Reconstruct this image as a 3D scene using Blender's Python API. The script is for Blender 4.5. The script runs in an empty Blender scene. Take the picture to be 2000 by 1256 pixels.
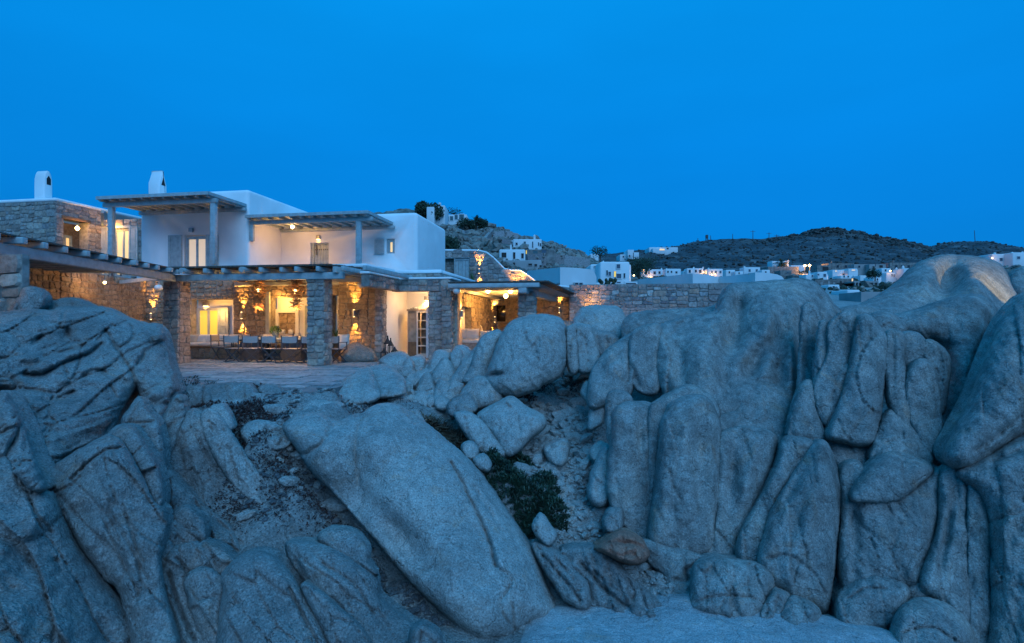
import bpy, bmesh, math, random
import numpy as np
from mathutils import Vector, Matrix, noise
from mathutils.geometry import delaunay_2d_cdt
R = math.radians
random.seed(7); np.random.seed(7); noise.seed_set(3)
sc = bpy.context.scene
col = sc.collection
F = 1040.0; EY = 3.6            # lens in photo pixels, height of the eye above the sand
# ---------------------------------------------------------------- camera
cam = bpy.data.cameras.new('camera'); co = bpy.data.objects.new('camera', cam); col.objects.link(co)
cam.sensor_width = 36; cam.lens = 36 * F / 2000; cam.clip_start = .05; cam.clip_end = 6000
co.location = (0, 0, EY); co.rotation_euler = (R(90), 0, 0); sc.camera = co
# ---------------------------------------------------------------- dusk sky
w = bpy.data.worlds.new('World'); sc.world = w; w.use_nodes = True
nt = w.node_tree; nt.nodes.clear()
out = nt.nodes.new('ShaderNodeOutputWorld'); bg = nt.nodes.new('ShaderNodeBackground')
sky = nt.nodes.new('ShaderNodeTexSky'); sky.sky_type = 'NISHITA'; sky.sun_disc = False
sky.sun_elevation = R(3); sky.sun_rotation = R(200); sky.air_density = 1.0; sky.dust_density = .3; sky.ozone_density = 6
tc = nt.nodes.new('ShaderNodeTexCoord'); sep = nt.nodes.new('ShaderNodeSeparateXYZ')
nt.links.new(tc.outputs['Generated'], sep.inputs[0])
rp = nt.nodes.new('ShaderNodeValToRGB'); e = rp.color_ramp.elements
e[0].position = 0.0; e[0].color = (.002, .125, .40, 1); e[1].position = 1.0; e[1].color = (.006, .36, .88, 1)
for p, c in ((.12, (.0015, .142, .45, 1)), (.3, (.001, .170, .515, 1)), (.5, (.001, .205, .575, 1))):
    q = e.new(p); q.color = c
nt.links.new(sep.outputs[2], rp.inputs[0])
mx = nt.nodes.new('ShaderNodeMixRGB'); mx.blend_type = 'MIX'; mx.inputs[0].default_value = .035
hs = nt.nodes.new('ShaderNodeMixRGB'); hs.blend_type = 'MULTIPLY'; hs.inputs[0].default_value = 1; hs.inputs[2].default_value = (.01, .6, 1, 1)
nt.links.new(sky.outputs[0], hs.inputs[1]); nt.links.new(rp.outputs[0], mx.inputs[1]); nt.links.new(hs.outputs[0], mx.inputs[2])
cn = nt.nodes.new('ShaderNodeTexNoise'); cn.inputs['Scale'].default_value = 1.6; cn.inputs['Detail'].default_value = 5; cmp_ = nt.nodes.new('ShaderNodeMapping'); cmp_.inputs['Scale'].default_value = (1, 1, 3.5)
nt.links.new(tc.outputs['Generated'], cmp_.inputs[0]); nt.links.new(cmp_.outputs[0], cn.inputs[0])
cr_ = nt.nodes.new('ShaderNodeMapRange'); cr_.inputs[1].default_value = .3; cr_.inputs[2].default_value = .75; cr_.inputs[3].default_value = .95; cr_.inputs[4].default_value = 1.08; nt.links.new(cn.outputs[0], cr_.inputs[0])
cm_ = nt.nodes.new('ShaderNodeMixRGB'); cm_.blend_type = 'MULTIPLY'; cm_.inputs[0].default_value = 1; nt.links.new(mx.outputs[0], cm_.inputs[1]); nt.links.new(cr_.outputs[0], cm_.inputs[2])
nt.links.new(cm_.outputs[0], bg.inputs[0]); bg.inputs[1].default_value = 1.0
nt.links.new(bg.outputs[0], out.inputs[0])
# afterglow from the western sky behind the camera
sl = bpy.data.lights.new('sun', 'SUN'); so = bpy.data.objects.new('sun', sl); col.objects.link(so)
sl.energy = 1.4; sl.angle = R(50); sl.color = (.30, .60, 1)
sd = Vector((.26, -.74, .62)); so.rotation_euler = sd.to_track_quat('Z', 'Y').to_euler()
vs = sc.view_settings; vs.view_transform = 'Standard'; vs.look = 'None'; vs.exposure = .45; vs.gamma = 1; vs.use_curve_mapping = False
sc.render.filter_size = 1.15; sc.cycles.use_denoising = True; sc.cycles.max_bounces = 6; sc.cycles.diffuse_bounces = 3; sc.cycles.glossy_bounces = 2
sc.cycles.sample_clamp_indirect = 4; sc.cycles.use_light_tree = True
# ---------------------------------------------------------------- helpers
def P(px, py, d):
    return Vector(((px - 1000) / F * d, d, EY + (628 - py) / F * d))
def link(o): col.objects.link(o); return o
def tag(o, label=None, cat=None, group=None, kind=None):
    if label: o['label'] = label
    if cat: o['category'] = cat
    if group: o['group'] = group
    if kind: o['kind'] = kind
    return o
def empty(name, loc, label=None, cat=None, group=None, rz=0):
    o = bpy.data.objects.new(name, None); o.location = loc; o.rotation_euler[2] = rz; link(o)
    return tag(o, label, cat, group)
ORG = {}                       # world origin of every root
class MB:
    def __init__(s): s.v = []; s.f = []; s.sm = False
    def add(s, vs, fs):
        n = len(s.v); s.v += [tuple(v) for v in vs]; s.f += [tuple(i + n for i in f) for f in fs]; return s
    def box(s, a, b):
        (x0, y0, z0), (x1, y1, z1) = a, b
        return s.add([(x0,y0,z0),(x1,y0,z0),(x1,y1,z0),(x0,y1,z0),(x0,y0,z1),(x1,y0,z1),(x1,y1,z1),(x0,y1,z1)],
                     [(0,3,2,1),(4,5,6,7),(0,1,5,4),(1,2,6,5),(2,3,7,6),(3,0,4,7)])
    def obox(s, c, u, v, w_):      # centre + three half vectors
        c, u, v, w_ = map(Vector, (c, u, v, w_))
        p = [c + a*u + b*v + d*w_ for d in (-1,1) for a, b in ((-1,-1),(1,-1),(1,1),(-1,1))]
        fs = [(0,3,2,1),(4,5,6,7),(0,1,5,4),(1,2,6,5),(2,3,7,6),(3,0,4,7)]
        if u.cross(v).dot(w_) < 0: fs = [f[::-1] for f in fs]
        return s.add(p, fs)
    def bar(s, a, b, w_=.1, h=.1, up=(0,0,1)):
        a, b = Vector(a), Vector(b); d = b - a
        side = d.cross(Vector(up))
        if side.length < 1e-6: side = d.cross(Vector((1, 0, 0)))
        side.normalize(); t = side.cross(d).normalized()
        return s.obox((a + b)/2, d/2, side*w_/2, t*h/2)
    def tube(s, pts, r, n=8, cap=True):
        pts = [Vector(p) for p in pts]; rr = r if isinstance(r, (list, tuple)) else [r]*len(pts)
        vs = []; ref = None
        for i, p in enumerate(pts):
            d = (pts[min(i+1, len(pts)-1)] - pts[max(i-1, 0)]).normalized()
            if ref is None: ref = d.orthogonal().normalized()
            ref = (ref - d*ref.dot(d)).normalized(); b = d.cross(ref)
            vs += [p + (ref*math.cos(2*math.pi*k/n) + b*math.sin(2*math.pi*k/n))*rr[i] for k in range(n)]
        fs = [(i*n+k, i*n+(k+1)%n, (i+1)*n+(k+1)%n, (i+1)*n+k) for i in range(len(pts)-1) for k in range(n)]
        if cap: fs += [tuple(range(n))[::-1], tuple(range((len(pts)-1)*n, len(pts)*n))]
        return s.add(vs, fs)
    def lathe(s, c, prof, n=16):
        vs = []
        for r_, z in prof:
            vs += [(c[0]+r_*math.cos(2*math.pi*k/n), c[1]+r_*math.sin(2*math.pi*k/n), c[2]+z) for k in range(n)]
        fs = [(i*n+k, i*n+(k+1)%n, (i+1)*n+(k+1)%n, (i+1)*n+k) for i in range(len(prof)-1) for k in range(n)]
        fs += [tuple(range(n))[::-1], tuple(range((len(prof)-1)*n, len(prof)*n))]
        return s.add(vs, fs)
    def build(s, name, m, parent=None, smooth=False, bevel=0, seg=2, split=None):
        o0 = Vector((0,0,0))
        if parent is not None:
            q = parent
            while q.parent: q = q.parent
            o0 = Vector(q.location)
        else:
            a = np.array(s.v); o0 = Vector(((a[:,0].min()+a[:,0].max())/2, (a[:,1].min()+a[:,1].max())/2, a[:,2].min()))
        me = bpy.data.meshes.new(name); me.from_pydata([(x-o0.x, y-o0.y, z-o0.z) for x, y, z in s.v], [], s.f)
        if bevel:
            bm = bmesh.new(); bm.from_mesh(me)
            bmesh.ops.bevel(bm, geom=[e for e in bm.edges if len(e.link_faces)==2 and e.calc_face_angle(0) > .5], offset=bevel, segments=seg, affect='EDGES', profile=.5)
            bm.to_mesh(me); bm.free()
        me.update()
        if smooth or bevel: me.polygons.foreach_set('use_smooth', [True]*len(me.polygons))
        me.materials.append(m); o = bpy.data.objects.new(name, me)
        if parent is not None: o.parent = parent
        else: o.location = o0
        return link(o)
def copy_tree(o, loc, rz=None, label=None, group=None):
    r = o.copy(); link(r); r.location = loc
    if rz is not None: r.rotation_euler[2] = rz
    if label: r['label'] = label
    if group: r['group'] = group
    def rec(src, dst):
        for ch in src.children:
            c = ch.copy(); link(c); c.parent = dst; rec(ch, c)
    rec(o, r)
    return r
# ---------------------------------------------------------------- materials
def mat(name, color, rough=.8, var=.0, scale=3, bump=0, bscale=30, col2=None, emit=None, es=1, metal=0, detail=4, rnd=0, coords='Object'):
    m = bpy.data.materials.new(name); m.use_nodes = True; n = m.node_tree; b = n.nodes['Principled BSDF']
    b.inputs['Roughness'].default_value = rough; b.inputs['Metallic'].default_value = metal
    c = (*color, 1); b.inputs['Base Color'].default_value = c
    if emit:
        b.inputs['Emission Color'].default_value = (*emit, 1); b.inputs['Emission Strength'].default_value = es
    t = n.nodes.new('ShaderNodeTexCoord')
    if var or col2 or rnd:
        nz = n.nodes.new('ShaderNodeTexNoise'); nz.inputs['Scale'].default_value = scale; nz.inputs['Detail'].default_value = detail
        n.links.new(t.outputs[coords], nz.inputs[0])
        r = n.nodes.new('ShaderNodeValToRGB')
        c2 = col2 or tuple(min(1, x*(1+var)) for x in color); c1 = color if col2 else tuple(x*(1-var) for x in color)
        r.color_ramp.elements[0].position = .35; r.color_ramp.elements[0].color = (*c1, 1)
        r.color_ramp.elements[1].position = .65; r.color_ramp.elements[1].color = (*c2, 1)
        n.links.new(nz.outputs[0], r.inputs[0]); last = r.outputs[0]
        if rnd:
            oi = n.nodes.new('ShaderNodeObjectInfo'); hv = n.nodes.new('ShaderNodeHueSaturation')
            mr = n.nodes.new('ShaderNodeMapRange'); mr.inputs[3].default_value = 1-rnd; mr.inputs[4].default_value = 1+rnd
            n.links.new(oi.outputs['Random'], mr.inputs[0]); n.links.new(mr.outputs[0], hv.inputs['Value']); n.links.new(last, hv.inputs['Color']); last = hv.outputs[0]
        n.links.new(last, b.inputs['Base Color'])
    if bump:
        n2 = n.nodes.new('ShaderNodeTexNoise'); n2.inputs['Scale'].default_value = bscale; n2.inputs['Detail'].default_value = 5; n2.inputs['Roughness'].default_value = .6
        n.links.new(t.outputs[coords], n2.inputs[0]); bp = n.nodes.new('ShaderNodeBump'); bp.inputs['Strength'].default_value = 1; bp.inputs['Distance'].default_value = bump
        n.links.new(n2.outputs[0], bp.inputs['Height']); n.links.new(bp.outputs[0], b.inputs['Normal'])
    return m
def granite(name, base, tint, streak=0.0, bump=.012, lichen=0, grain=1.0):
    m = bpy.data.materials.new(name); m.use_nodes = True; n = m.node_tree; L = n.links; b = n.nodes['Principled BSDF']
    b.inputs['Roughness'].default_value = .9; b.inputs['Specular IOR Level'].default_value = .25
    g = n.nodes.new('ShaderNodeNewGeometry')
    def nz(scale, det=4, ro=.55, dist=0, vec=None):
        t = n.nodes.new('ShaderNodeTexNoise'); t.inputs['Scale'].default_value = scale; t.inputs['Detail'].default_value = det
        t.inputs['Roughness'].default_value = ro; t.inputs['Distortion'].default_value = dist; L.new(vec or g.outputs['Position'], t.inputs[0]); return t.outputs[0]
    def ramp(src, stops):
        r = n.nodes.new('ShaderNodeValToRGB'); e = r.color_ramp.elements
        e[0].position, e[0].color = stops[0][0], (*stops[0][1], 1); e[1].position, e[1].color = stops[-1][0], (*stops[-1][1], 1)
        for p, c in stops[1:-1]: q = e.new(p); q.color = (*c, 1)
        L.new(src, r.inputs[0]); return r.outputs[0]
    def mix(a, b_, fac, mode='MIX'):
        q = n.nodes.new('ShaderNodeMixRGB'); q.blend_type = mode
        if isinstance(fac, float): q.inputs[0].default_value = fac
        else: L.new(fac, q.inputs[0])
        L.new(a, q.inputs[1]); L.new(b_, q.inputs[2]); return q.outputs[0]
    B = np.array(base)
    c1 = ramp(nz(.9, 5, .6, .6), [(.3, tuple(B*.72)), (.5, tuple(B)), (.7, tuple(np.array(tint)))])
    sp = ramp(nz(46*grain, 3, .7), [(.30, (.36,)*3), (.45, (.92,)*3), (.56, (1.12,)*3), (.72, (1.8,)*3)])
    c = mix(c1, sp, .85, 'MULTIPLY')
    sp2 = ramp(nz(9, 5, .7), [(.3, (.72,)*3), (.7, (1.25,)*3)]); c = mix(c, sp2, .8, 'MULTIPLY')
    if streak:
        mp = n.nodes.new('ShaderNodeMapping'); mp.inputs['Scale'].default_value = (3.2, 3.2, .35); L.new(g.outputs['Position'], mp.inputs[0])
        st = ramp(nz(1.6, 4, .6, .3, mp.outputs[0]), [(.35, (1-streak,)*3), (.62, (1.1,)*3)]); c = mix(c, st, 1.0, 'MULTIPLY')
    ri = ramp(nz(1.7, 6, .7, 1.5), [(.56, (1, 1, 1)), (.72, (1.25, .88, .70))]); c = mix(c, ri, .8, 'MULTIPLY')
    L.new(c, b.inputs['Base Color'])
    def bmp(src, dist, prev=None, st=1):
        p = n.nodes.new('ShaderNodeBump'); p.inputs['Strength'].default_value = st; p.inputs['Distance'].default_value = dist
        L.new(src, p.inputs['Height'])
        if prev: L.new(prev, p.inputs['Normal'])
        return p.outputs[0]
    q = bmp(nz(5.5, 8, .66, .4), bump*7)
    q = bmp(nz(36*grain, 4, .75), bump*1.5, q)
    v = n.nodes.new('ShaderNodeTexVoronoi'); v.feature = 'DISTANCE_TO_EDGE'; v.inputs['Scale'].default_value = 1.1
    w_ = n.nodes.new('ShaderNodeTexNoise'); w_.inputs['Scale'].default_value = 2.2; w_.inputs['Detail'].default_value = 5; L.new(g.outputs['Position'], w_.inputs[0])
    am = n.nodes.new('ShaderNodeVectorMath'); am.operation = 'MULTIPLY_ADD'; am.inputs[1].default_value = (.9,)*3; L.new(w_.outputs['Color'], am.inputs[0]); L.new(g.outputs['Position'], am.inputs[2])
    L.new(am.outputs[0], v.inputs[0])
    cr = ramp(v.outputs['Distance'], [(0, (0, 0, 0)), (.018, (1, 1, 1))])
    q = bmp(cr, bump*1.6, q, .7)
    L.new(q, b.inputs['Normal'])
    return m
G_R = granite('granite_smooth', (.29, .28, .26), (.37, .34, .30), streak=.25)
G_L = granite('granite_rough', (.34, .32, .30), (.43, .39, .35), bump=.02)
G_M = granite('granite_pale', (.35, .335, .31), (.43, .395, .355), bump=.011)
G_O = granite('rock_orange', (.50, .25, .18), (.60, .44, .34), bump=.02)
G_S = granite('rock_shale', (.17, .165, .17), (.23, .22, .21), bump=.022)
# ---------------------------------------------------------------- rock builder
def smooth_outline(pts, step, jit):
    n = len(pts); o = []
    for i in range(n):
        p0, p1, p2, p3 = (np.array(pts[(i+k-1) % n], float) for k in range(4))
        m = max(1, int(np.linalg.norm(p2-p1)/step))
        for k in range(m):
            t = k/m
            o.append(.5*((2*p1)+(-p0+p2)*t+(2*p0-5*p1+4*p2-p3)*t*t+(-p0+3*p1-3*p2+p3)*t**3)*1.0)
    o = np.array(o)
    for i, (x, y) in enumerate(o):
        v = noise.noise_vector((x*.045, y*.045, 3.1)) + noise.noise_vector((x*.14, y*.14, 7.7))*.45
        o[i] += (v.x*jit, v.y*jit)
    return o
def inside(q, poly):
    x, y = q[:, 0], q[:, 1]; r = np.zeros(len(q), bool)
    x0, y0 = poly[:, 0], poly[:, 1]; x1, y1 = np.roll(x0, -1), np.roll(y0, -1)
    for a, b, c, d in zip(x0, y0, x1, y1):
        if b == d: continue
        r ^= ((b > y) != (d > y)) & (x < (c-a)*(y-b)/(d-b)+a)
    return r
def polydist(q, line):
    best = np.full(len(q), 1e9)
    for (a, b) in zip(line[:-1], line[1:]):
        a = np.array(a, float); b = np.array(b, float); ab = b-a; t = np.clip(((q-a)@ab)/(ab@ab+1e-9), 0, 1)
        best = np.minimum(best, np.hypot(*(q-(a+t[:, None]*ab)).T))
    return best
def fbm(arr, scale, octv=4, off=0.0):
    return np.array([noise.fractal((x*scale+off, y*scale+off, z*scale-off), .9, 2.1, octv) for x, y, z in arr])
NR = [0]
def rock(name, pts, dt, db, m, T=.4, W=40, g=3.7, dx=0, cr=(), dents=(), rough=.05, flute=0, strata=None, parent=None, label=None, cat='rock', group=None, jit=1.6, pw=2.0, grow=0, facet=None):
    NR[0] += 1; seed = NR[0]*3.71
    ol = smooth_outline(pts, g*.8, jit)
    if grow:
        tn = np.roll(ol, -1, 0)-np.roll(ol, 1, 0); tn /= np.hypot(*tn.T)[:, None]+1e-6; ar = np.sum(ol[:, 0]*np.roll(ol[:, 1], -1)-np.roll(ol[:, 0], -1)*ol[:, 1])
        ol = ol+np.stack([tn[:, 1], -tn[:, 0]], 1)*grow*(1 if ar > 0 else -1)
    x0, y0 = ol.min(0); x1, y1 = ol.max(0)
    xs = np.arange(x0, x1, g); ys = np.arange(y0, y1, g*.87)
    gx, gy = np.meshgrid(xs, ys); gx = gx + (np.arange(len(ys)) % 2)[:, None]*g*.5
    q = np.stack([gx.ravel(), gy.ravel()], 1) + np.random.uniform(-.25, .25, (gx.size, 2))*g
    q = q[inside(q, ol)]
    d2 = np.min(((q[:, None, :]-ol[None, :, :])**2).sum(2), 1) if len(q) else np.zeros(0)
    q = q[d2 > (g*.55)**2]
    # an inner ring close to the rim keeps the roll-over round
    allp = np.vstack([ol, q]) if len(q) else ol
    n = len(ol)
    vv, ee, ff, ov, oe, of = delaunay_2d_cdt([Vector(p) for p in allp], [], [list(range(n))], 1, .01)
    V = np.array([(v.x, v.y) for v in vv])
    isb = np.zeros(len(V), bool)
    for i, src in enumerate(ov):
        if any(s < n for s in src): isb[i] = True
    seg = np.hypot(*(np.roll(ol, -1, 0)-ol).T); mid = (np.roll(ol, -1, 0)+ol)/2
    D = np.sqrt(((V[:, None, :]-mid[None, :, :])**2).sum(2))+.3
    te = ((seg[None, :]/D**3).sum(1)/2)**-.5; te[isb] = 0
    u = np.clip(te/W, 0, 1); h = T*(1-(1-u)**pw)**(1/pw)
    h += T*.25*np.clip((te-W)/W, 0, 1.5)
    base = dt+(db-dt)*np.clip((V[:, 1]-min(p[1] for p in pts))/(max(p[1] for p in pts)-min(p[1] for p in pts)), 0, 1)+dx*(V[:, 0]-(x0+x1)/2)/100
    pos = np.stack([(V[:, 0]-1000)/F*base, base, EY+(628-V[:, 1])/F*base], 1)
    fade = np.clip(te/10, 0, 1)
    dep = base-h
    if rough: dep -= rough*1.6*fade*fbm(pos, .9, 5, seed) + rough*.45*fade*fbm(pos, 4.2, 4, seed+9)
    if flute:      # water-worn vertical furrows
        f = np.array([noise.fractal((x*1.5+seed, y*.8, z*.22), 1, 2, 3) for x, y, z in pos]); dep -= flute*fade*f*1.6
    if strata:
        ang, Ls, amp = strata; ca, sa = math.cos(R(ang)), math.sin(R(ang))
        qd = (-sa*V[:, 0]+ca*V[:, 1])/Ls + 1.5*fbm(pos, .5, 3, seed+4) + .22*fbm(pos, 3., 3, seed+14); s = qd-np.floor(qd)
        prof = np.where(s < .16, (1-s/.16), (s-.16)/.84)
        mask = np.clip(.55+1.2*fbm(pos, .8, 2, seed+20), 0, 1)
        dep += amp*prof*fade*mask
    if facet:
        fS, fang, fa, ft = facet; fc, fsn = math.cos(R(fang)), math.sin(R(fang))
        for i in np.where(te > 1.5)[0]:
            x, y, z = pos[i]; wv = noise.noise_vector((x*1.3, y*1.3, z*1.3+seed))*.22; X_, Y_ = V[i]
            p_ = Vector(((fc*X_+fsn*Y_)/(3.0*fS)+wv.x, (-fsn*X_+fc*Y_)/fS+wv.y+.5*wv.z, pos[i, 1]*.25)); ds, pts_ = noise.voronoi(p_+Vector((seed, 0, 0)), distance_metric='DISTANCE', exponent=2.5)
            c0 = pts_[0]; hx = math.sin(c0.x*12.9898+c0.y*78.233+c0.z*37.719)*43758.5453; hx -= math.floor(hx); hy = math.sin(c0.x*39.346+c0.y*11.135+c0.z*83.155)*24634.6345; hy -= math.floor(hy); hz = math.sin(c0.x*73.1+c0.y*52.2+c0.z*9.15)*13758.5; hz -= math.floor(hz)
            dv = p_+Vector((seed, 0, 0))-c0
            e_ = min(1, (ds[1]-ds[0])/.07)
            dep[i] -= fade[i]*(fa*(hx-.5)+ft*((hy-.5)*dv.x+(hz-.5)*dv.y*1.6)-(1-e_)*fa*.55)
    for line, wd, a in cr:
        ln = smooth_open(line); dd = polydist(V, ln); dep += a*np.exp(-(dd/(wd*.8))**1.4)*np.clip(te/3, 0, 1)
    for cx, cy, rx, ry, an, a in dents:
        c_, s_ = math.cos(R(an)), math.sin(R(an)); ux = ((V[:, 0]-cx)*c_+(V[:, 1]-cy)*s_)/rx; uy = (-(V[:, 0]-cx)*s_+(V[:, 1]-cy)*c_)/ry
        dep += a*np.exp(-(ux*ux+uy*uy))*fade
    fr = np.stack([(V[:, 0]-1000)/F*dep, dep, EY+(628-V[:, 1])/F*dep], 1)
    N = len(V); backd = base+T*.6*(1-(1-u)**2)**.5+.02
    bk = np.stack([pos[:, 0]*1.0, backd, EY+(628-V[:, 1])/F*base], 1)
    bi = np.full(N, -1); ni = np.where(~isb)[0]; bi[ni] = N+np.arange(len(ni)); bi[isb] = np.where(isb)[0]
    vs_ = np.vstack([fr, bk[ni]])
    fs_ = []
    for f in ff:
        a = V[f[0]]; b = V[f[1]]; c = V[f[2]]
        if (b[0]-a[0])*(c[1]-a[1])-(b[1]-a[1])*(c[0]-a[0]) > 0: f = f[::-1]
        fs_.append(tuple(f))
        if not (isb[f[0]] and isb[f[1]] and isb[f[2]]): fs_.append(tuple(int(bi[k]) for k in f)[::-1])
    mb = MB(); mb.v = [tuple(map(float, v)) for v in vs_]; mb.f = [tuple(int(i) for i in f) for f in fs_]
    o = mb.build(name, m, parent, smooth=True)
    if parent is None: tag(o, label, cat, group)
    elif label: o['label'] = label
    return o
def smooth_open(l):
    l = [np.array(p, float) for p in l]; o = []
    l = [2*l[0]-l[1]]+l+[2*l[-1]-l[-2]]
    for i in range(len(l)-3):
        p0, p1, p2, p3 = l[i:i+4]
        for k in range(4):
            t = k/4; o.append(.5*((2*p1)+(-p0+p2)*t+(2*p0-5*p1+4*p2-p3)*t*t+(-p0+3*p1-3*p2+p3)*t**3))
    o.append(l[-2]); o = np.array(o)
    for i, (x, y) in enumerate(o[1:-1], 1):
        v = noise.noise_vector((x*.08, y*.08, 5)); o[i] += (v.x*2.5, v.y*2.5)
    return o
# ---------------------------------------------------------------- ground
# control points measured from the place: (px, py, distance)
GP = [(1200,1200,6.55),(1000,1256,5.96),(1400,1240,6.1),(1100,1190,6.66),(1500,1250,6.0),(700,1400,4.9),(1000,1600,3.85),(1600,1300,5.57),(1300,1700,3.5),
 (330,745,11.2),(400,757,10.3),(470,759,10.25),(560,774,9.2),(650,768,9.6),(720,742,11.8),(750,728,13.6),(420,790,8.6),(500,790,8.8),(640,792,9.0),(560,820,8.2),(600,800,8.8),(520,850,7.8),(560,900,7.4),(600,930,7.5),(500,1000,6.9),(600,960,7.6),(650,1010,7.5),(430,1090,6.4),(700,1060,7.3),(780,1140,6.8),(860,1210,6.4),(600,1150,6.4),(400,1200,6.1),(550,1260,5.8),(720,1260,5.8),
 (350,800,9.6),(300,950,7.9),(420,950,7.6),(200,1100,7.0),(0,1200,6.6),(100,950,7.8),(100,700,11.5),(0,700,10.5),(-400,700,10),(-300,1200,5.6),(-200,900,8),
 (1000,770,13.0),(1100,800,11.8),(1100,900,9.8),(1150,1000,8.6),(1130,1090,7.6),(1020,960,8.6),(965,905,8.7),(1000,945,8.4),(940,850,10.3),(1000,850,10.9),(1020,1050,7.9),
 (700,880,9.6),(800,900,9.6),(900,960,9.2),(850,1050,8.4),(950,1150,7.5),(1000,1200,7.0),(760,830,10.4),
 (700,794,10.3),(790,790,10.8),(850,772,12.3),(800,720,16.0),(950,690,15.0),(1040,690,15.0),(1150,690,14.6),(1300,660,14.0),(1400,640,14.4),
 (1250,1090,8.1),(1350,1110,8.0),(1500,1150,7.9),(1650,1180,7.6),(1900,1280,7.4),(2200,1350,7.4),
 (1250,800,11.2),(1400,800,11.2),(1550,800,11.0),(1700,820,10.8),(1850,850,10.6),(2100,900,10.6),
 (1250,700,13),(1400,680,13.0),(1600,640,13.2),(1800,650,15.6),(2000,640,14.5),(2200,620,13.5),
 (1600,618,18),(1750,612,20),(1900,600,20),(2200,560,24),(1300,618,22),(1100,625,25),(1500,590,60),(1700,585,70),(2000,570,60),(1200,590,60),(900,640,26),(500,690,24),(0,690,22),(-300,690,20)]
gpw = np.array([tuple(P(*g_)) for g_ in GP])
def ground_z(x, y):
    x = np.atleast_1d(x).astype(float); y = np.atleast_1d(y).astype(float)
    d2 = (x[:, None]-gpw[None, :, 0])**2+(y[:, None]-gpw[None, :, 1])**2+.02
    w_ = d2**-1.7; z = (w_*gpw[None, :, 2]).sum(1)/w_.sum(1)
    # the paved terrace lies above a low made-up bank
    t = np.clip((y-10.9)/1.0, 0, 1)*np.clip((-3.4-x)/1.0, 0, 1)
    return z*(1-t)+(EY-1.3-.14)*t
ax = np.concatenate([-np.geomspace(3000, 18, 34), np.arange(-17.8, 17.8, .13), np.geomspace(18, 3000, 34)])
ay = np.concatenate([np.arange(-6, 1.5, .5), np.arange(1.5, 21, .13), np.geomspace(21.2, 3000, 60)])
GX, GY = np.meshgrid(ax, ay); gf = np.stack([GX.ravel(), GY.ravel()], 1)
gz = np.concatenate([ground_z(c[:, 0], c[:, 1]) for c in np.array_split(gf, 60)])
zf = EY+np.interp(gf[:, 1], [0, 30, 60, 110, 150, 185, 250, 500, 3000], [.3, .4, 3.0, 8.0, 12.4, 17.5, 18, 8, 0])
bl = np.clip((np.maximum(gf[:, 1], np.abs(gf[:, 0])*1.2)-24)/16, 0, 1); gz = gz*(1-bl)+zf*bl
nearm = (np.abs(gf[:, 0]) < 18) & (gf[:, 1] < 21) & (gf[:, 1] > 0)
rel = np.zeros(len(gf)); sand = np.clip((7.6-gf[:, 1]+ .12*gf[:, 0])/.8, 0, 1)*np.clip((gf[:, 0]+1.2)/.8, 0, 1)
for i in np.where(nearm)[0]:
    x, y = gf[i]; a = noise.fractal((x*.8, y*.8, 1), .9, 2, 4)*.13+abs(noise.fractal((x*2.4+y, y*2.4, 4), .8, 2.2, 4))*.10
    rel[i] = a*(1-.95*sand[i])
ter = np.clip((gf[:, 1]-10.6)/.8, 0, 1)*np.clip((-3-gf[:, 0])/.8, 0, 1); rel *= 1-ter
gv = np.column_stack([gf, gz+rel]); nx, ny = len(ax), len(ay)
gm = MB(); gm.v = [tuple(map(float, v)) for v in gv]
gm.f = [(j*nx+i, j*nx+i+1, (j+1)*nx+i+1, (j+1)*nx+i) for j in range(ny-1) for i in range(nx-1)]
G_G = granite('gravel_ground', (.33, .32, .30), (.40, .37, .34), bump=.02, grain=.8)
tag(gm.build('ground', G_G, smooth=True), kind='structure')
G_SD = granite('pale_sand', (.42, .43, .43), (.48, .48, .47), bump=.012, grain=1.3)
sx_ = np.arange(-.9, 5.6, .055); sy_ = np.arange(4.4, 8.0, .055); SXg, SYg = np.meshgrid(sx_, sy_); sf = np.stack([SXg.ravel(), SYg.ravel()], 1); sz_ = ground_z(sf[:, 0], sf[:, 1])
ed = np.minimum.reduce([sf[:, 0]+.9, 5.55-sf[:, 0], sf[:, 1]-4.4, 7.95-sf[:, 1]]); ed2 = np.clip((7.0-sf[:, 1]+.10*sf[:, 0])/.5, 0, 1)*np.clip((sf[:, 0]+.25+(6.2-sf[:, 1])*.2)/.5, 0, 1)*np.clip(ed/.3, 0, 1)
nzs = np.array([noise.fractal((x*1.1, y*1.1, 5), .9, 2, 5)*.05 for x, y in sf]); sm = MB(); sm.v = [tuple(map(float, v)) for v in np.column_stack([sf, sz_+.15*ed2-.10+nzs*ed2])]
sm.f = [(j*len(sx_)+i, j*len(sx_)+i+1, (j+1)*len(sx_)+i+1, (j+1)*len(sx_)+i) for j in range(len(sy_)-1) for i in range(len(sx_)-1)]
tag(sm.build('sand', G_SD, smooth=True), kind='structure')

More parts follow.
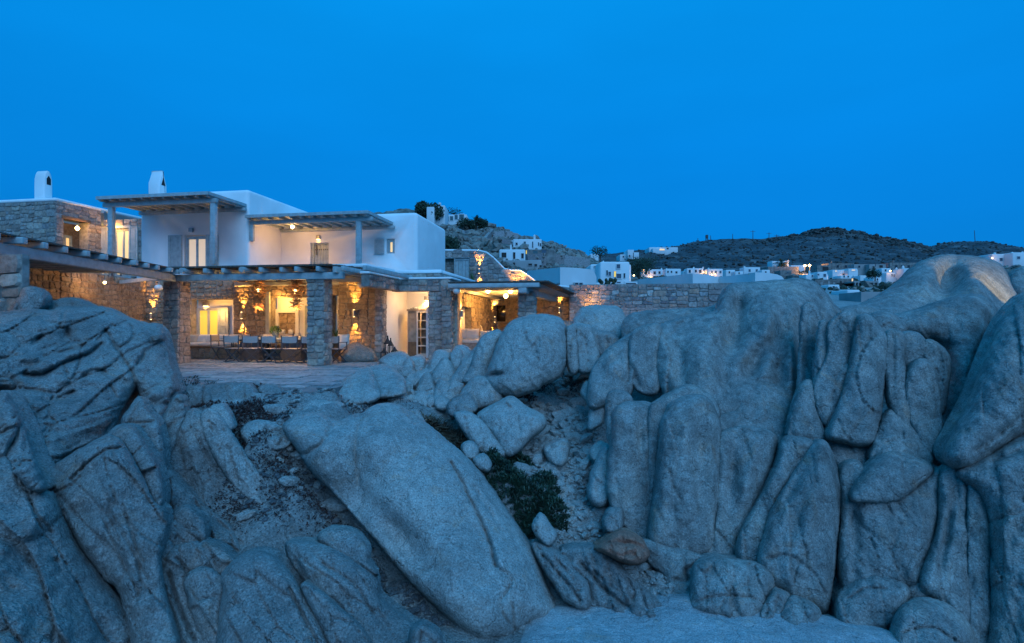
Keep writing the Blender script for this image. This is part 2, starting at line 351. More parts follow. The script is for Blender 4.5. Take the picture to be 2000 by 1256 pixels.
# ================================================================ right-hand cliff, one body of bedrock with its columns as parts
cliff = empty('rock_cliff', P(1600, 1150, 7.2), 'tall pale granite cliff of smooth upright columns and dark clefts filling the right foreground', 'cliff')
def C(pts, dt, db, T=.35, W=36, **k):
    k.setdefault('flute', .05); k.setdefault('grow', 5.5); k.setdefault('facet', (70, 80, .035, .08)); k.setdefault('rough', .06)
    if 'name' not in k: W *= .62; T *= .66
    else: W *= .8
    return rock(k.pop('name', 'rock_column'), pts, dt, db, k.pop('m', G_R), T, W, parent=cliff, **k)
C([(1225,625),(1260,612),(1370,606),(1420,598),(1440,640),(1420,700),(1300,690),(1240,685),(1218,655)], 12.8, 12, .5, 50, name='rock_shoulder')
C([(1280,650),(1320,628),(1395,612),(1412,578),(1430,560),(1475,555),(1530,551),(1565,548),(1597,560),(1622,592),(1640,620),(1600,650),(1570,640),(1568,700),(1562,770),(1545,830),(1500,850),(1400,850),(1340,820),(1300,770),(1280,710)], 12.2, 9.6, .95, 110,
  name='rock_head', dents=[(1432,655,24,38,20,.6),(1500,640,20,60,12,-.38),(1375,700,26,60,0,-.22),(1478,700,18,50,30,.45),(1548,690,13,90,0,-.32),(1340,640,40,20,0,.18),(1443,600,16,24,0,.5),(1415,740,18,40,0,.2),(1330,720,14,50,-10,.18),(1520,740,12,40,0,.2)],
  cr=[([(1420,650),(1385,690),(1380,740),(1395,770)],5,.05),([(1569,605),(1566,680),(1562,745)],5,.25)])
C([(1236,655),(1262,640),(1287,642),(1284,700),(1287,760),(1262,768),(1240,752),(1232,705)], 10.9, 10.3, .35, 30)
C([(1190,720),(1200,712),(1213,716),(1214,770),(1192,772)], 10.5, 10.3, .2, 14, m=G_M)
C([(1150,775),(1160,725),(1185,690),(1212,668),(1242,655),(1247,700),(1237,745),(1225,772),(1190,785),(1160,795)], 11.1, 10.2, .45, 45, dents=[(1188,705,8,30,0,-.1)], cr=[([(1232,670),(1226,745)],4,.15)])
C([(1435,812),(1442,785),(1470,757),(1500,752),(1540,772),(1548,815),(1530,850),(1485,835),(1440,835)], 9.7, 9.1, .4, 50)
C([(1570,605),(1590,600),(1605,640),(1600,690),(1594,750),(1580,765),(1562,770),(1565,690)], 9.9, 9.3, .2, 22, dents=[(1575,690,5,60,0,.1)])
C([(1602,640),(1613,630),(1624,648),(1619,690),(1606,725),(1594,745),(1592,715),(1598,680)], 9.3, 9.0, .16, 14)
C([(1622,640),(1648,612),(1670,625),(1667,680),(1657,740),(1641,790),(1620,828),(1605,822),(1595,792),(1592,755),(1605,725),(1620,690)], 9.2, 8.6, .36, 34, dents=[(1648,640,8,20,0,-.06)])
C([(1667,626),(1679,622),(1676,650),(1668,700),(1661,706),(1667,660)], 9.2, 9.0, .15, 9)
C([(1678,628),(1697,620),(1722,648),(1732,668),(1728,710),(1723,760),(1713,830),(1706,862),(1680,868),(1650,862),(1617,852),(1628,820),(1646,775),(1664,705)], 9.0, 8.3, .42, 44, cr=[([(1637,820),(1650,848),(1662,860)],3,.05)])
C([(1700,620),(1722,612),(1745,618),(1768,640),(1750,655),(1732,660),(1715,640)], 10, 9.6, .3, 22)
C([(1734,656),(1750,650),(1764,662),(1762,700),(1768,740),(1776,790),(1788,842),(1770,836),(1746,803),(1735,762),(1730,712)], 8.9, 8.4, .26, 20, dents=[(1745,700,5,50,0,.08)])
C([(1764,656),(1785,652),(1804,666),(1810,695),(1800,722),(1776,730),(1764,700)], 9.2, 9, .3, 22)
C([(1808,668),(1835,678),(1853,705),(1850,745),(1840,805),(1829,780),(1819,728),(1806,700)], 9.1, 8.8, .3, 26)
C([(1776,728),(1800,704),(1821,725),(1833,780),(1836,820),(1849,898),(1830,905),(1805,882),(1786,842),(1771,782)], 8.7, 8.2, .34, 34)
C([(1702,890),(1722,832),(1745,800),(1778,832),(1806,870),(1815,905),(1760,902),(1720,900)], 8.5, 8.0, .35, 40)
C([(1612,860),(1650,856),(1704,862),(1712,900),(1690,915),(1640,912),(1618,890)], 8.7, 8.3, .25, 26, cr=[([(1655,858),(1668,885)],3,.05)])
C([(1738,625),(1800,606),(1850,588),(1892,580),(1926,588),(1948,615),(1954,660),(1940,720),(1915,790),(1882,850),(1850,880),(1838,820),(1852,740),(1840,680),(1800,660),(1765,650)], 10.6, 8.9, .8, 80, name='rock_shoulder', dents=[(1840,690,30,60,20,.15)], cr=[([(1935,600),(1925,650),(1905,690),(1890,760)],4,.12)])
C([(2020,572),(1985,592),(1960,625),(1943,660),(1927,700),(1905,760),(1880,812),(1860,850),(1846,880),(1850,905),(1868,914),(1905,908),(1945,882),(2040,815),(2200,720),(2200,520)], 9.0, 7.7, .8, 90, name='rock_shoulder', cr=[([(1905,880),(1950,850),(2010,800)],6,.1)])
C([(1870,925),(1905,905),(1945,885),(2010,848),(2200,780),(2260,1300),(2100,1500),(1925,1400),(1927,1200),(1930,1100),(1923,1010),(1900,960)], 7.9, 6.2, .7, 80, name='rock_shoulder', cr=[([(1940,900),(1990,880),(2060,840)],7,.12),([(1935,1020),(2000,1000),(2060,1010)],4,.05)])
# lower rank
C([(1192,770),(1225,772),(1232,800),(1231,860),(1215,873),(1194,867),(1188,820)], 9.3, 8.9, .3, 24)
C([(1200,840),(1204,800),(1240,788),(1276,798),(1272,860),(1268,960),(1270,1052),(1240,1045),(1210,1010),(1190,960),(1192,900)], 9.0, 8.0, .34, 34, dents=[(1252,860,6,50,0,.07)])
C([(1272,800),(1300,808),(1290,870),(1274,1000),(1268,960)], 8.7, 8.3, .15, 14)
C([(1293,830),(1306,800),(1330,782),(1370,775),(1396,806),(1404,850),(1404,930),(1397,1010),(1387,1085),(1340,1093),(1282,1068),(1268,1052),(1279,980),(1288,900)], 8.7, 7.7, .6, 60, dents=[(1338,850,16,60,10,-.12),(1370,900,18,80,0,.1)], cr=[([(1308,920),(1316,950),(1330,975)],3,.05)])
C([(1270,800),(1300,775),(1345,755),(1390,780),(1400,815),(1350,800),(1300,815)], 9.4, 9.0, .3, 26)
C([(1398,820),(1440,808),(1500,818),(1540,842),(1525,880),(1470,862),(1402,858)], 9.2, 8.7, .3, 30)
C([(1404,855),(1440,838),(1490,842),(1514,866),(1492,940),(1446,1050),(1432,1096),(1388,1085),(1397,980),(1405,905)], 8.5, 7.6, .42, 48, dents=[(1430,930,12,70,5,.14),(1470,900,12,60,15,-.1)])
C([(1545,818),(1560,768),(1576,746),(1592,760),(1596,808),(1610,852),(1600,875),(1576,858),(1543,860)], 9.0, 8.4, .34, 30)
C([(1520,905),(1532,862),(1556,856),(1590,866),(1592,885),(1545,935),(1514,990),(1494,1050),(1484,1106),(1444,1094),(1447,1045),(1480,985)], 8.2, 7.4, .36, 30)
C([(1548,932),(1588,872),(1612,868),(1627,906),(1640,950),(1638,1005),(1628,1105),(1614,1190),(1592,1188),(1545,1172),(1484,1108),(1500,1025),(1513,988)], 8.0, 7.0, .62, 62, dents=[(1585,1000,20,90,15,-.1),(1545,960,10,40,30,.12)], cr=[([(1500,1090),(1540,1085),(1590,1120),(1612,1160)],3.5,.06)])
C([(1642,925),(1670,903),(1705,940),(1755,968),(1800,940),(1836,920),(1838,985),(1818,1075),(1797,1145),(1712,1150),(1662,1165),(1641,1110),(1644,1000)], 7.9, 7.0, .55, 60, dents=[(1668,1020,12,90,0,.12)], cr=[([(1720,960),(1740,1000),(1765,1030)],2.5,.04),([(1700,1050),(1716,1090)],2.5,.04)])
C([(1664,968),(1696,913),(1738,886),(1779,891),(1820,916),(1790,945),(1754,974),(1695,978)], 7.9, 7.3, .5, 55)
C([(1838,930),(1870,912),(1892,938),(1896,1005),(1896,1140),(1893,1225),(1845,1185),(1794,1150),(1807,1095),(1832,1030)], 7.7, 6.7, .5, 46, dents=[(1850,1040,8,70,10,.12)])
C([(1893,930),(1910,946),(1928,1005),(1932,1140),(1934,1330),(1895,1330),(1893,1140)], 7.4, 6.3, .25, 20)
C([(1770,1148),(1845,1128),(1893,1185),(1896,1225),(1840,1200),(1775,1190)], 7.0, 6.8, .3, 26)
C([(1638,1165),(1676,1130),(1728,1124),(1776,1146),(1773,1180),(1750,1230),(1685,1248),(1640,1232)], 7.1, 6.7, .45, 44, name='rock_dome', cr=[([(1655,1170),(1690,1150),(1730,1150)],2.5,.05)])
C([(1742,1220),(1778,1176),(1827,1172),(1877,1200),(1903,1256),(1910,1400),(1720,1400)], 6.7, 6.0, .5, 50, name='rock_dome', cr=[([(1765,1235),(1820,1225),(1880,1260)],3,.05)])
C([(1255,1060),(1300,1068),(1357,1082),(1374,1098),(1360,1155),(1348,1194),(1292,1170),(1298,1135),(1296,1118),(1270,1098)], 7.6, 7.1, .25, 30, name='rock_ramp', cr=[([(1368,1096),(1340,1112),(1342,1135),(1320,1130)],4,.12)])
def B(name, label, pts, dt, db, T=.3, W=30, m=None, **k):
    k.setdefault('grow', 2.0)
    if name != 'granite_hump' and name != 'giant_slab': k.setdefault('facet', (22, 75, .05, .10)); k.setdefault('pw', 2.4); W *= .75
    return rock(name, pts, dt, db, m or G_R, T, W, label=label, **k)
B('boulder', 'wide blunt granite boulder at the foot of the cliff beside the sandy floor', [(1346,1180),(1354,1110),(1370,1092),(1410,1088),(1484,1100),(1513,1128),(1508,1158),(1478,1212),(1442,1222),(1395,1210),(1352,1196)], 7.3, 6.7, .5, 46, cr=[([(1360,1175),(1410,1163),(1470,1168),(1490,1180)],3,.06)])
B('boulder', 'narrow granite boulder wedged between the wide blunt one and a rounded block', [(1474,1212),(1505,1152),(1522,1150),(1542,1160),(1540,1180),(1515,1222),(1487,1228)], 6.9, 6.6, .28, 22)
B('boulder', 'rounded block of granite on the sand, third along the cliff foot', [(1514,1220),(1540,1168),(1565,1166),(1601,1192),(1600,1230),(1582,1246),(1540,1235)], 6.8, 6.5, .35, 30)
B('boulder', 'small dark boulder at the bottom of the deep cleft in the cliff', [(1592,1240),(1606,1214),(1628,1206),(1641,1224),(1622,1258),(1600,1262)], 6.7, 6.5, .22, 18)
# hump with the lamplit side, saddle and rock behind
HUMP = B('granite_hump', 'great smooth humped granite outcrop with one flank lit yellow by a lamp', [(1660,612),(1690,592),(1725,573),(1760,549),(1787,522),(1815,505),(1850,499),(1900,501),(1942,511),(1963,528),(1975,558),(1988,590),(1970,640),(1900,680),(1780,680),(1690,650)], 15.2, 12.2, 1.5, 120, dents=[(1850,548,24,38,20,.95),(1805,600,40,30,30,.45),(1910,560,24,60,-10,-.35)], cr=[([(1935,505),(1950,525),(1968,545)],2.5,.08)], pw=1.7)
B('boulder', 'rock behind the lamplit hump at the right edge of the picture', [(1972,548),(1985,528),(2020,520),(2080,535),(2080,620),(2000,640),(1990,600)], 16.5, 15, .6, 40)
B('boulder', 'low rock in the notch between the smooth headland and the great hump', [(1625,612),(1660,598),(1705,600),(1740,622),(1720,640),(1660,640),(1632,630)], 12.6, 12, .4, 30)

# ================================================================ middle boulders
B('boulder', 'largest rounded boulder in the middle, in front of the right pergola', [(948,745),(960,705),(973,670),(986,643),(1006,626),(1040,616),(1074,616),(1097,626),(1105,647),(1106,690),(1101,722),(1087,740),(1062,750),(1047,762),(1010,774),(977,772),(958,762)], 12.6, 11.4, .9, 70, m=G_M, dents=[(968,732,14,4,-8,.28)], cr=[([(1068,660),(1082,690),(1080,706)],3,.06),([(950,737),(965,728),(980,728)],3,.15)])
B('boulder', 'folded slab leaning on the left side of the largest rounded boulder', [(905,745),(915,725),(927,690),(941,660),(970,644),(982,655),(975,668),(961,707),(950,745),(930,752)], 12.9, 12.3, .45, 30, m=G_M)
B('boulder', 'slanting ridge of rock leftmost beside the largest rounded boulder', [(868,760),(880,742),(897,718),(913,698),(933,675),(950,662),(940,690),(920,730),(903,753)], 13.2, 12.6, .4, 24, m=G_M)
B('boulder', 'half-dome boulder at the left foot of the largest rounded boulder', [(898,772),(914,748),(933,735),(957,742),(976,764),(978,784),(940,798),(908,790)], 11.5, 11.1, .45, 34, m=G_M)
B('boulder', 'flat-topped boulder at the edge of the terrace in front of the cabinet', [(742,706),(752,696),(770,689),(788,689),(799,702),(780,732),(756,724)], 15.2, 14.6, .5, 24, m=G_M)
B('boulder', 'cone-shaped boulder just right of the flat-topped one at the terrace edge', [(779,736),(791,707),(803,701),(809,732),(803,750),(788,747)], 14.4, 14, .35, 18, m=G_M)
B('boulder', 'cracked blocky boulder directly under the tall cabinet', [(796,701),(824,697),(831,710),(826,732),(812,742),(805,722)], 15, 14.6, .4, 18, m=G_M)
B('boulder', 'upright boulder before the stone pillar beside the cabinet doorway', [(832,738),(840,708),(850,688),(867,686),(879,698),(862,722),(846,742)], 14.4, 13.8, .45, 22, m=G_M)
B('boulder', 'pointed boulder in front of the pillar, below the upright one', [(843,738),(857,710),(870,700),(884,718),(889,740),(876,762),(856,758)], 13.8, 13.2, .45, 22, m=G_M)
B('boulder', 'small boulder in front of the white cushions', [(878,702),(890,680),(901,686),(902,716),(888,728)], 14.4, 14, .3, 16, m=G_M)
B('boulder', 'smooth boulder right below the white cushions of the right terrace', [(886,686),(898,675),(914,680),(922,696),(905,712)], 15, 14.6, .35, 18, m=G_M)
B('boulder', 'long low rock bridging to the ridge right of the white cushions', [(902,702),(922,690),(945,680),(955,668),(940,700),(925,722),(908,722)], 14.0, 13.4, .3, 18, m=G_M)
B('boulder', 'fluted boulder left half of the split mound beside the terrace paving', [(655,782),(663,752),(678,738),(701,725),(722,719),(734,745),(742,776),(702,792),(676,790)], 12.2, 10.5, .5, 36, m=G_M, cr=[([(698,728),(706,760),(712,788)],3,.1),([(680,745),(690,785)],2.5,.06)], flute=.05)
B('boulder', 'taller right half of the split mound beside the terrace paving', [(720,720),(738,714),(753,715),(785,735),(790,768),(760,776),(742,776),(734,748)], 12.6, 11.0, .5, 34, m=G_M, cr=[([(755,720),(760,770)],2.5,.05)], flute=.05)
B('boulder', 'low knobbly rock at the left foot of the split mound', [(625,786),(640,770),(662,768),(680,790),(664,800),(640,798)], 10.4, 10.1, .3, 20, m=G_M)
B('boulder', 'leftmost of three small boulders behind the giant slab', [(798,790),(817,766),(834,768),(840,788),(820,802)], 11.7, 11.3, .3, 18, m=G_M)
B('boulder', 'middle of three small boulders behind the giant slab', [(833,778),(842,772),(850,784),(843,796),(833,794)], 11.5, 11.3, .2, 12, m=G_M)
B('boulder', 'rightmost of three small boulders behind the giant slab', [(846,778),(862,774),(878,784),(880,800),(855,800)], 11.5, 11.2, .25, 16, m=G_M)
B('boulder', 'twin-peaked boulder left cone in the middle of the outcrop', [(812,768),(822,742),(836,730),(848,748),(852,775),(838,786)], 12.8, 12.3, .35, 20, m=G_M)
B('boulder', 'twin-peaked boulder right cone in the middle of the outcrop', [(838,786),(850,760),(862,742),(880,752),(893,772),(880,792),(855,792)], 12.3, 11.8, .4, 24, m=G_M)
B('boulder', 'squat rock filling the gap between the cone-shaped boulder and the twin peaks', [(785,775),(792,752),(806,742),(820,748),(818,768),(806,782)], 13, 12.6, .3, 16, m=G_M)
B('boulder', 'cracked pale rock behind the dry grass tuft', [(874,790),(892,775),(912,768),(928,782),(930,800),(905,818),(880,812)], 10.9, 10.5, .35, 26, m=G_L)
B('boulder', 'left upright slab right of the largest rounded boulder', [(1106,645),(1115,637),(1125,638),(1129,690),(1131,724),(1116,730),(1107,702)], 12.2, 11.8, .3, 14, m=G_M)
B('boulder', 'right upright slab right of the largest rounded boulder', [(1124,640),(1150,636),(1162,665),(1170,698),(1163,724),(1145,730),(1130,724),(1127,690)], 12.3, 11.8, .35, 18, m=G_M, cr=[([(1142,660),(1148,690),(1147,722)],2.5,.08),([(1130,688),(1145,690),(1160,695)],2,.05)])
B('boulder', 'broken block behind the upright slabs near the dry brush', [(1150,640),(1170,646),(1200,652),(1212,668),(1196,690),(1172,694),(1160,668)], 12.8, 12.4, .3, 20, m=G_L)
B('boulder', 'dome-shaped boulder leaning against the long stone wall', [(1119,636),(1130,610),(1146,599),(1188,598),(1213,607),(1230,643),(1236,664),(1194,670),(1150,655)], 14, 13, .6, 45, m=G_M, strata=(35,40,.06))
B('boulder', 'large cracked boulder at the head of the gully', [(932,812),(950,797),(970,786),(1000,775),(1027,794),(1062,814),(1062,836),(1036,858),(1009,886),(987,890),(965,861),(945,830)], 10.7, 9.6, .6, 45, m=G_M, cr=[([(937,820),(960,850),(983,884)],3.5,.1),([(1005,790),(1015,830),(1008,870)],3,.05)])
B('boulder', 'sloping slab left of the large cracked boulder at the head of the gully', [(888,812),(913,805),(942,821),(966,850),(988,884),(974,894),(940,884),(916,858)], 10.2, 9.4, .35, 30, m=G_M)
B('boulder', 'left one of two round stones beside the green succulent', [(901,873),(917,862),(934,876),(929,897),(910,894)], 8.8, 8.6, .25, 16, m=G_M)
B('boulder', 'right one of two round stones beside the green succulent', [(925,896),(944,887),(959,904),(952,921),(932,914)], 8.5, 8.3, .25, 16, m=G_M)
B('boulder', 'pale cracked block standing in the gravel of the gully', [(1062,874),(1090,859),(1109,863),(1109,896),(1094,912),(1073,901)], 10.0, 9.5, .3, 20, m=G_M)
B('boulder', 'smaller block in the gully gravel close to the cliff', [(1152,882),(1171,862),(1184,870),(1180,894),(1161,898)], 9.8, 9.4, .25, 16, m=G_M)
B('boulder', 'finger of rock standing at the top of the gravel gully', [(1135,768),(1143,747),(1155,749),(1159,776),(1147,784)], 11.2, 10.9, .25, 12, m=G_M)
B('boulder', 'upright rock against the left end of the cliff in the gully', [(1149,836),(1153,797),(1166,779),(1179,792),(1177,822),(1162,838)], 10.6, 10.1, .3, 16, m=G_M)
B('boulder', 'tall narrow rock leaning on the cliff above the gully floor', [(1148,960),(1160,910),(1180,870),(1196,880),(1196,960),(1180,990),(1158,985)], 9.4, 8.6, .35, 26, m=G_M)
B('boulder', 'angular orange-red rock lying at the foot of the gully', [(1160,1072),(1182,1054),(1208,1036),(1244,1045),(1263,1067),(1266,1086),(1249,1101),(1215,1099),(1185,1084)], 7.6, 7.2, .4, 24, m=G_O, cr=[([(1180,1060),(1210,1058),(1240,1062),(1258,1072)],3,.08),([(1190,1075),(1215,1085),(1235,1076)],3,.07)], dents=[(1232,1085,12,6,-20,.1)], rough=.14)
B('boulder', 'blue-grey block sitting above the orange rock', [(1178,1014),(1191,994),(1212,994),(1217,1013),(1211,1038),(1184,1038)], 8.1, 7.8, .25, 16, m=G_L)
B('boulder', 'pointed slab of pale rock standing below the green succulent', [(1040,1030),(1057,1004),(1075,1025),(1087,1047),(1068,1066)], 7.6, 7.3, .2, 14, m=G_M)
B('rock_ledge', 'broad stepped ledge of layered rock running down to the sand', [(1094,1075),(1125,1066),(1170,1068),(1205,1098),(1237,1130),(1280,1164),(1303,1188),(1297,1206),(1272,1220),(1227,1208),(1150,1182),(1138,1140),(1104,1104)], 7.5, 6.65, .38, 36, m=G_L, cr=[([(1135,1100),(1180,1150),(1230,1190)],3.5,.12),([(1226,1132),(1240,1160),(1225,1180)],3,.08),([(1160,1090),(1165,1125)],2.5,.06)], strata=(42,36,.08))
B('rock_ledge', 'narrow splintered ledge between the giant slab and the broad stepped ledge', [(1038,1064),(1060,1062),(1102,1084),(1130,1118),(1150,1140),(1154,1180),(1139,1192),(1102,1172),(1080,1140),(1057,1106)], 7.4, 6.7, .3, 24, m=G_L, cr=[([(1060,1085),(1100,1130),(1135,1175)],3,.12),([(1085,1090),(1120,1130)],2.5,.08)], strata=(50,18,.06))
# giant slab
B('giant_slab', 'giant smooth tilted granite slab in the centre foreground', [(554,838),(566,820),(588,811),(620,808),(648,822),(664,822),(690,810),(708,808),(722,797),(745,790),(775,791),(800,806),(815,815),(850,842),(900,885),(930,912),(958,950),(985,990),(1012,1030),(1040,1070),(1056,1110),(1070,1145),(1086,1178),(1093,1196),(1076,1212),(1040,1224),(1000,1246),(962,1254),(928,1248),(870,1202),(800,1135),(740,1064),(690,1005),(650,960),(612,925),(578,875)], 8.8, 6.05, .78, 115, m=G_M, g=3.8,
  cr=[([(881,903),(907,953),(930,999),(954,1055),(968,1105)],4,.16),([(647,824),(632,860),(600,885),(575,893)],5,.13),([(707,815),(696,850),(694,894),(700,950)],5,.09),([(790,800),(812,822),(800,815)],4,.1),([(968,1105),(1000,1135),(975,1180),(1000,1225)],3,.06),([(925,950),(965,1010),(990,1050)],3,.07),([(1000,1180),(1005,1240)],3,.06),([(884,985),(878,1040),(880,1110),(884,1150)],2.5,-.022),([(790,860),(798,930),(804,1000)],2.5,-.02),([(835,870),(842,930),(840,990)],2.2,-.018)],
  dents=[(705,915,30,60,-30,.22),(640,860,26,20,-30,-.1),(745,860,40,30,-30,-.08),(1010,1110,40,70,-25,-.12),(690,970,30,50,-40,.3),(780,1050,30,80,-42,.35),(940,1060,14,80,-22,.1)], pw=2.3, rough=.035, dx=.22)
B('boulder', 'small reddish knob on the upper right shoulder of the giant slab', [(798,818),(800,803),(812,802),(826,818),(832,835),(815,832)], 8.9, 8.7, .16, 12, m=G_M)

# ================================================================ left outcrop
left = empty('rock_outcrop', P(200, 1000, 6), 'massive cracked blue-grey granite outcrop filling the left foreground', 'outcrop')
def A(pts, dt, db, T=.35, W=40, **k):
    k.setdefault('grow', 2.5); k.setdefault('facet', (56, -30, .12, .13)); k.setdefault('pw', 2.6); W *= .65
    return rock(k.pop('name', 'rock_slab'), pts, dt, db, k.pop('m', G_L), T, W, parent=left, **k)
A([(-420,700),(-200,625),(0,611),(55,603),(100,607),(115,601),(160,600),(205,602),(245,620),(280,632),(306,634),(318,645),(326,670),(334,712),(347,748),(350,768),(334,790),(310,842),(285,800),(268,760),(253,778),(239,800),(214,850),(190,872),(140,890),(85,930),(48,842),(24,789),(7,763),(-60,790),(-420,860)], 8.8, 5.9, .8, 90, dx=.45, g=3.2, rough=.09,
  cr=[([(205,644),(215,658),(227,679),(241,701),(258,727),(268,758)],3.2,.13),([(198,672),(177,689),(143,703),(124,710),(96,725),(79,732),(48,731)],4.5,.2),([(189,665),(205,648),(220,634)],3,.1),([(232,679),(253,667),(260,655),(256,632)],3,.1),([(265,713),(277,696),(284,682)],4,.09),([(124,708),(131,732),(139,741),(153,727)],2.6,.07),([(112,777),(134,768),(145,765)],3,.1),([(48,825),(84,799),(119,782),(143,765)],3,.08),([(215,753),(227,775)],2.5,.05),([(20,640),(60,650),(110,640)],3,.06),([(160,735),(185,722),(205,725)],3.5,.09),([(80,622),(110,632),(140,628)],3,.06),([(0,700),(60,690),(110,672)],3,.06)],
  dents=[(134,651,13,9,-10,.14),(74,663,15,5,-40,.15),(300,720,26,50,0,.10),(70,690,60,10,-15,-.06),(150,690,40,8,-30,-.07)], strata=(-24,34,.085))
A([(7,765),(26,790),(40,818),(50,842),(62,880),(90,950),(60,960),(20,930),(-60,920),(-300,930),(-300,810),(-40,785)], 6.6, 5.6, .5, 50, rough=.09, strata=(-24,30,.07), cr=[([(0,845),(20,838),(48,826)],3,.08)])
A([(40,832),(60,880),(80,925),(84,952),(106,962),(126,1010),(160,1072),(205,1130),(240,1175),(285,1256),(330,1420),(-400,1420),(-400,900),(-60,905),(20,870)], 6.0, 4.3, .6, 90, rough=.10, dx=.25, facet=(75, 60, .09, .11),
  cr=[([(55,855),(66,905),(100,960)],3,.1),([(30,900),(36,945),(60,965),(66,935)],3,.07),([(56,975),(76,1010),(100,1040)],3,.06)], dents=[(110,1094,7,6,0,.09),(60,1098,4,3,0,.05),(70,1020,40,20,-50,-.08)])
A([(84,930),(105,915),(149,885),(199,858),(214,852),(240,870),(268,915),(298,978),(322,1000),(322,1050),(312,1100),(325,1170),(350,1256),(365,1420),(280,1420),(240,1175),(205,1130),(160,1072),(126,1010),(100,965)], 6.3, 4.9, .38, 60, rough=.08, grow=5, facet=(55, 60, .06, .10),
  cr=[([(215,1000),(245,1050),(270,1100),(290,1130)],3,.05),([(200,1010),(236,1090),(270,1160)],3,.05),([(240,985),(262,1060),(282,1095)],2.5,.05),([(140,935),(165,910),(205,880),(236,874)],3,.12),([(105,962),(150,940),(165,905)],3,.07)], dents=[(150,1000,20,20,0,.1),(230,930,40,30,-40,-.1)])
A([(212,850),(236,830),(262,836),(290,875),(310,912),(320,970),(310,1000),(296,978),(265,915),(240,872)], 6.7, 6.1, .3, 26, rough=.06)
A([(238,826),(252,800),(272,776),(290,800),(312,830),(322,880),(316,930),(300,900),(270,850)], 7.4, 6.8, .3, 28, rough=.06)
A([(310,842),(334,790),(352,772),(362,800),(350,850),(330,900),(318,900)], 8.0, 7.6, .3, 24)
B('boulder', 'squarish pale boulder perched on the left outcrop below the pergola beam', [(20,606),(35,580),(46,562),(70,562),(88,578),(86,596),(64,612),(30,616)], 9.6, 9.4, .4, 26, m=G_L)
B('boulder', 'long flat boulder lying on the left outcrop right of the squarish one', [(66,612),(84,588),(108,588),(120,584),(150,584),(178,594),(186,602),(170,612),(100,616)], 10.2, 9.9, .35, 20, m=G_L)
A([(190,900),(290,880),(360,950),(430,1010),(560,1090),(700,1150),(860,1290),(760,1500),(180,1500),(220,1200)], 7.3, 5.9, .4, 90, rough=.12, name='rock_base', facet=(40, 55, .12, .15))
# path side ridges, left of the track
B('rock_ridge', 'long thin slab ridge descending beside the path, left of the plant litter', [(392,815),(412,800),(440,828),(472,878),(508,928),(545,965),(530,990),(482,972),(438,925),(404,862)], 7.7, 7.15, .10, 14, m=G_M, rough=.08)
B('boulder', 'upright rounded stone beside the dark plants at the top of the path', [(410,800),(425,790),(440,792),(455,825),(458,835),(438,842),(424,828)], 8.1, 7.8, .22, 16, m=G_M)
B('rock_ridge', 'broad smooth slope of rock between the left outcrop and the path', [(318,905),(340,850),(362,806),(396,806),(420,880),(450,935),(500,970),(480,1000),(430,1010),(380,1004),(340,1000),(320,975)], 7.9, 7.1, .16, 40, rough=.10, m=G_L, cr=[([(390,860),(420,920),(460,960)],4,.08)])
B('boulder', 'pale sloping boulder at the edge of the terrace paving behind the dry plants', [(396,760),(425,750),(470,748),(492,752),(512,785),(498,790),(440,798),(400,790)], 9.9, 9.2, .25, 22, m=G_L, cr=[([(440,752),(460,775),(470,794)],2.5,.06)])
B('boulder', 'small block beside the bare twiggy bush on the terrace edge', [(350,765),(372,752),(395,756),(398,785),(380,800),(356,795)], 9.8, 9.4, .25, 18, m=G_L)
B('boulder', 'flat tapering rock right of the pale sloping boulder at the terrace edge', [(505,758),(535,752),(560,768),(575,780),(545,782),(520,775)], 9.9, 9.6, .15, 12, m=G_L)
B('rock_ledge', 'thin pale ledge of bedrock crossing the path below the terrace edge', [(520,792),(560,780),(620,782),(672,790),(640,806),(570,812),(530,806)], 9.3, 8.8, .10, 10, m=G_M, rough=.08)
B('rock_ledge', 'low pale ledge of bedrock beside the narrow end of the giant slab', [(470,842),(500,822),(545,828),(572,850),(560,872),(520,880),(484,868)], 8.2, 7.7, .10, 10, m=G_M, rough=.08)
# lower-left block field
low = empty('rock_field', P(500, 1200, 5), 'low jumble of rounded rock blocks and folds along the bottom edge left of the giant slab', 'rocks')
def D(pts, dt, db, T=.3, W=34, **k):
    k.setdefault('grow', 3.5); k.setdefault('facet', (44, 58, .05, .09)); k.setdefault('pw', 2.5); W *= .6; T *= .8
    return rock('rock_block', pts, dt, db, k.pop('m', G_L), T, W, parent=low, **k)
D([(336,1008),(352,992),(372,992),(396,1015),(404,1040),(396,1058),(372,1045),(345,1030)], 6.3, 6.1, .25, 22)
D([(312,1030),(335,1012),(362,1030),(385,1055),(362,1078),(325,1068)], 6.2, 6.0, .25, 22)
D([(295,1060),(305,1028),(330,1050),(345,1085),(328,1125),(305,1115),(290,1090)], 6.1, 5.8, .25, 24)
D([(325,1078),(360,1062),(395,1060),(420,1090),(405,1110),(365,1130),(380,1170),(400,1230),(410,1300),(345,1300),(325,1200),(310,1130)], 6.0, 5.3, .35, 36, cr=[([(345,1090),(375,1130),(380,1180)],3.5,.09),([(330,1120),(352,1190),(380,1250)],4,.12)])
D([(392,1060),(420,1062),(448,1080),(460,1100),(440,1120),(410,1110)], 6.0, 5.8, .25, 22)
D([(362,1130),(395,1108),(425,1120),(440,1150),(432,1200),(440,1256),(450,1400),(400,1400),(385,1250),(368,1180)], 5.7, 5.2, .35, 32)
D([(428,1130),(450,1100),(480,1082),(510,1078),(540,1092),(566,1120),(600,1172),(635,1240),(680,1400),(430,1400),(424,1220),(432,1160)], 5.9, 5.0, .65, 70, rough=.04, cr=[([(565,1150),(600,1215),(640,1300)],4,.1)])
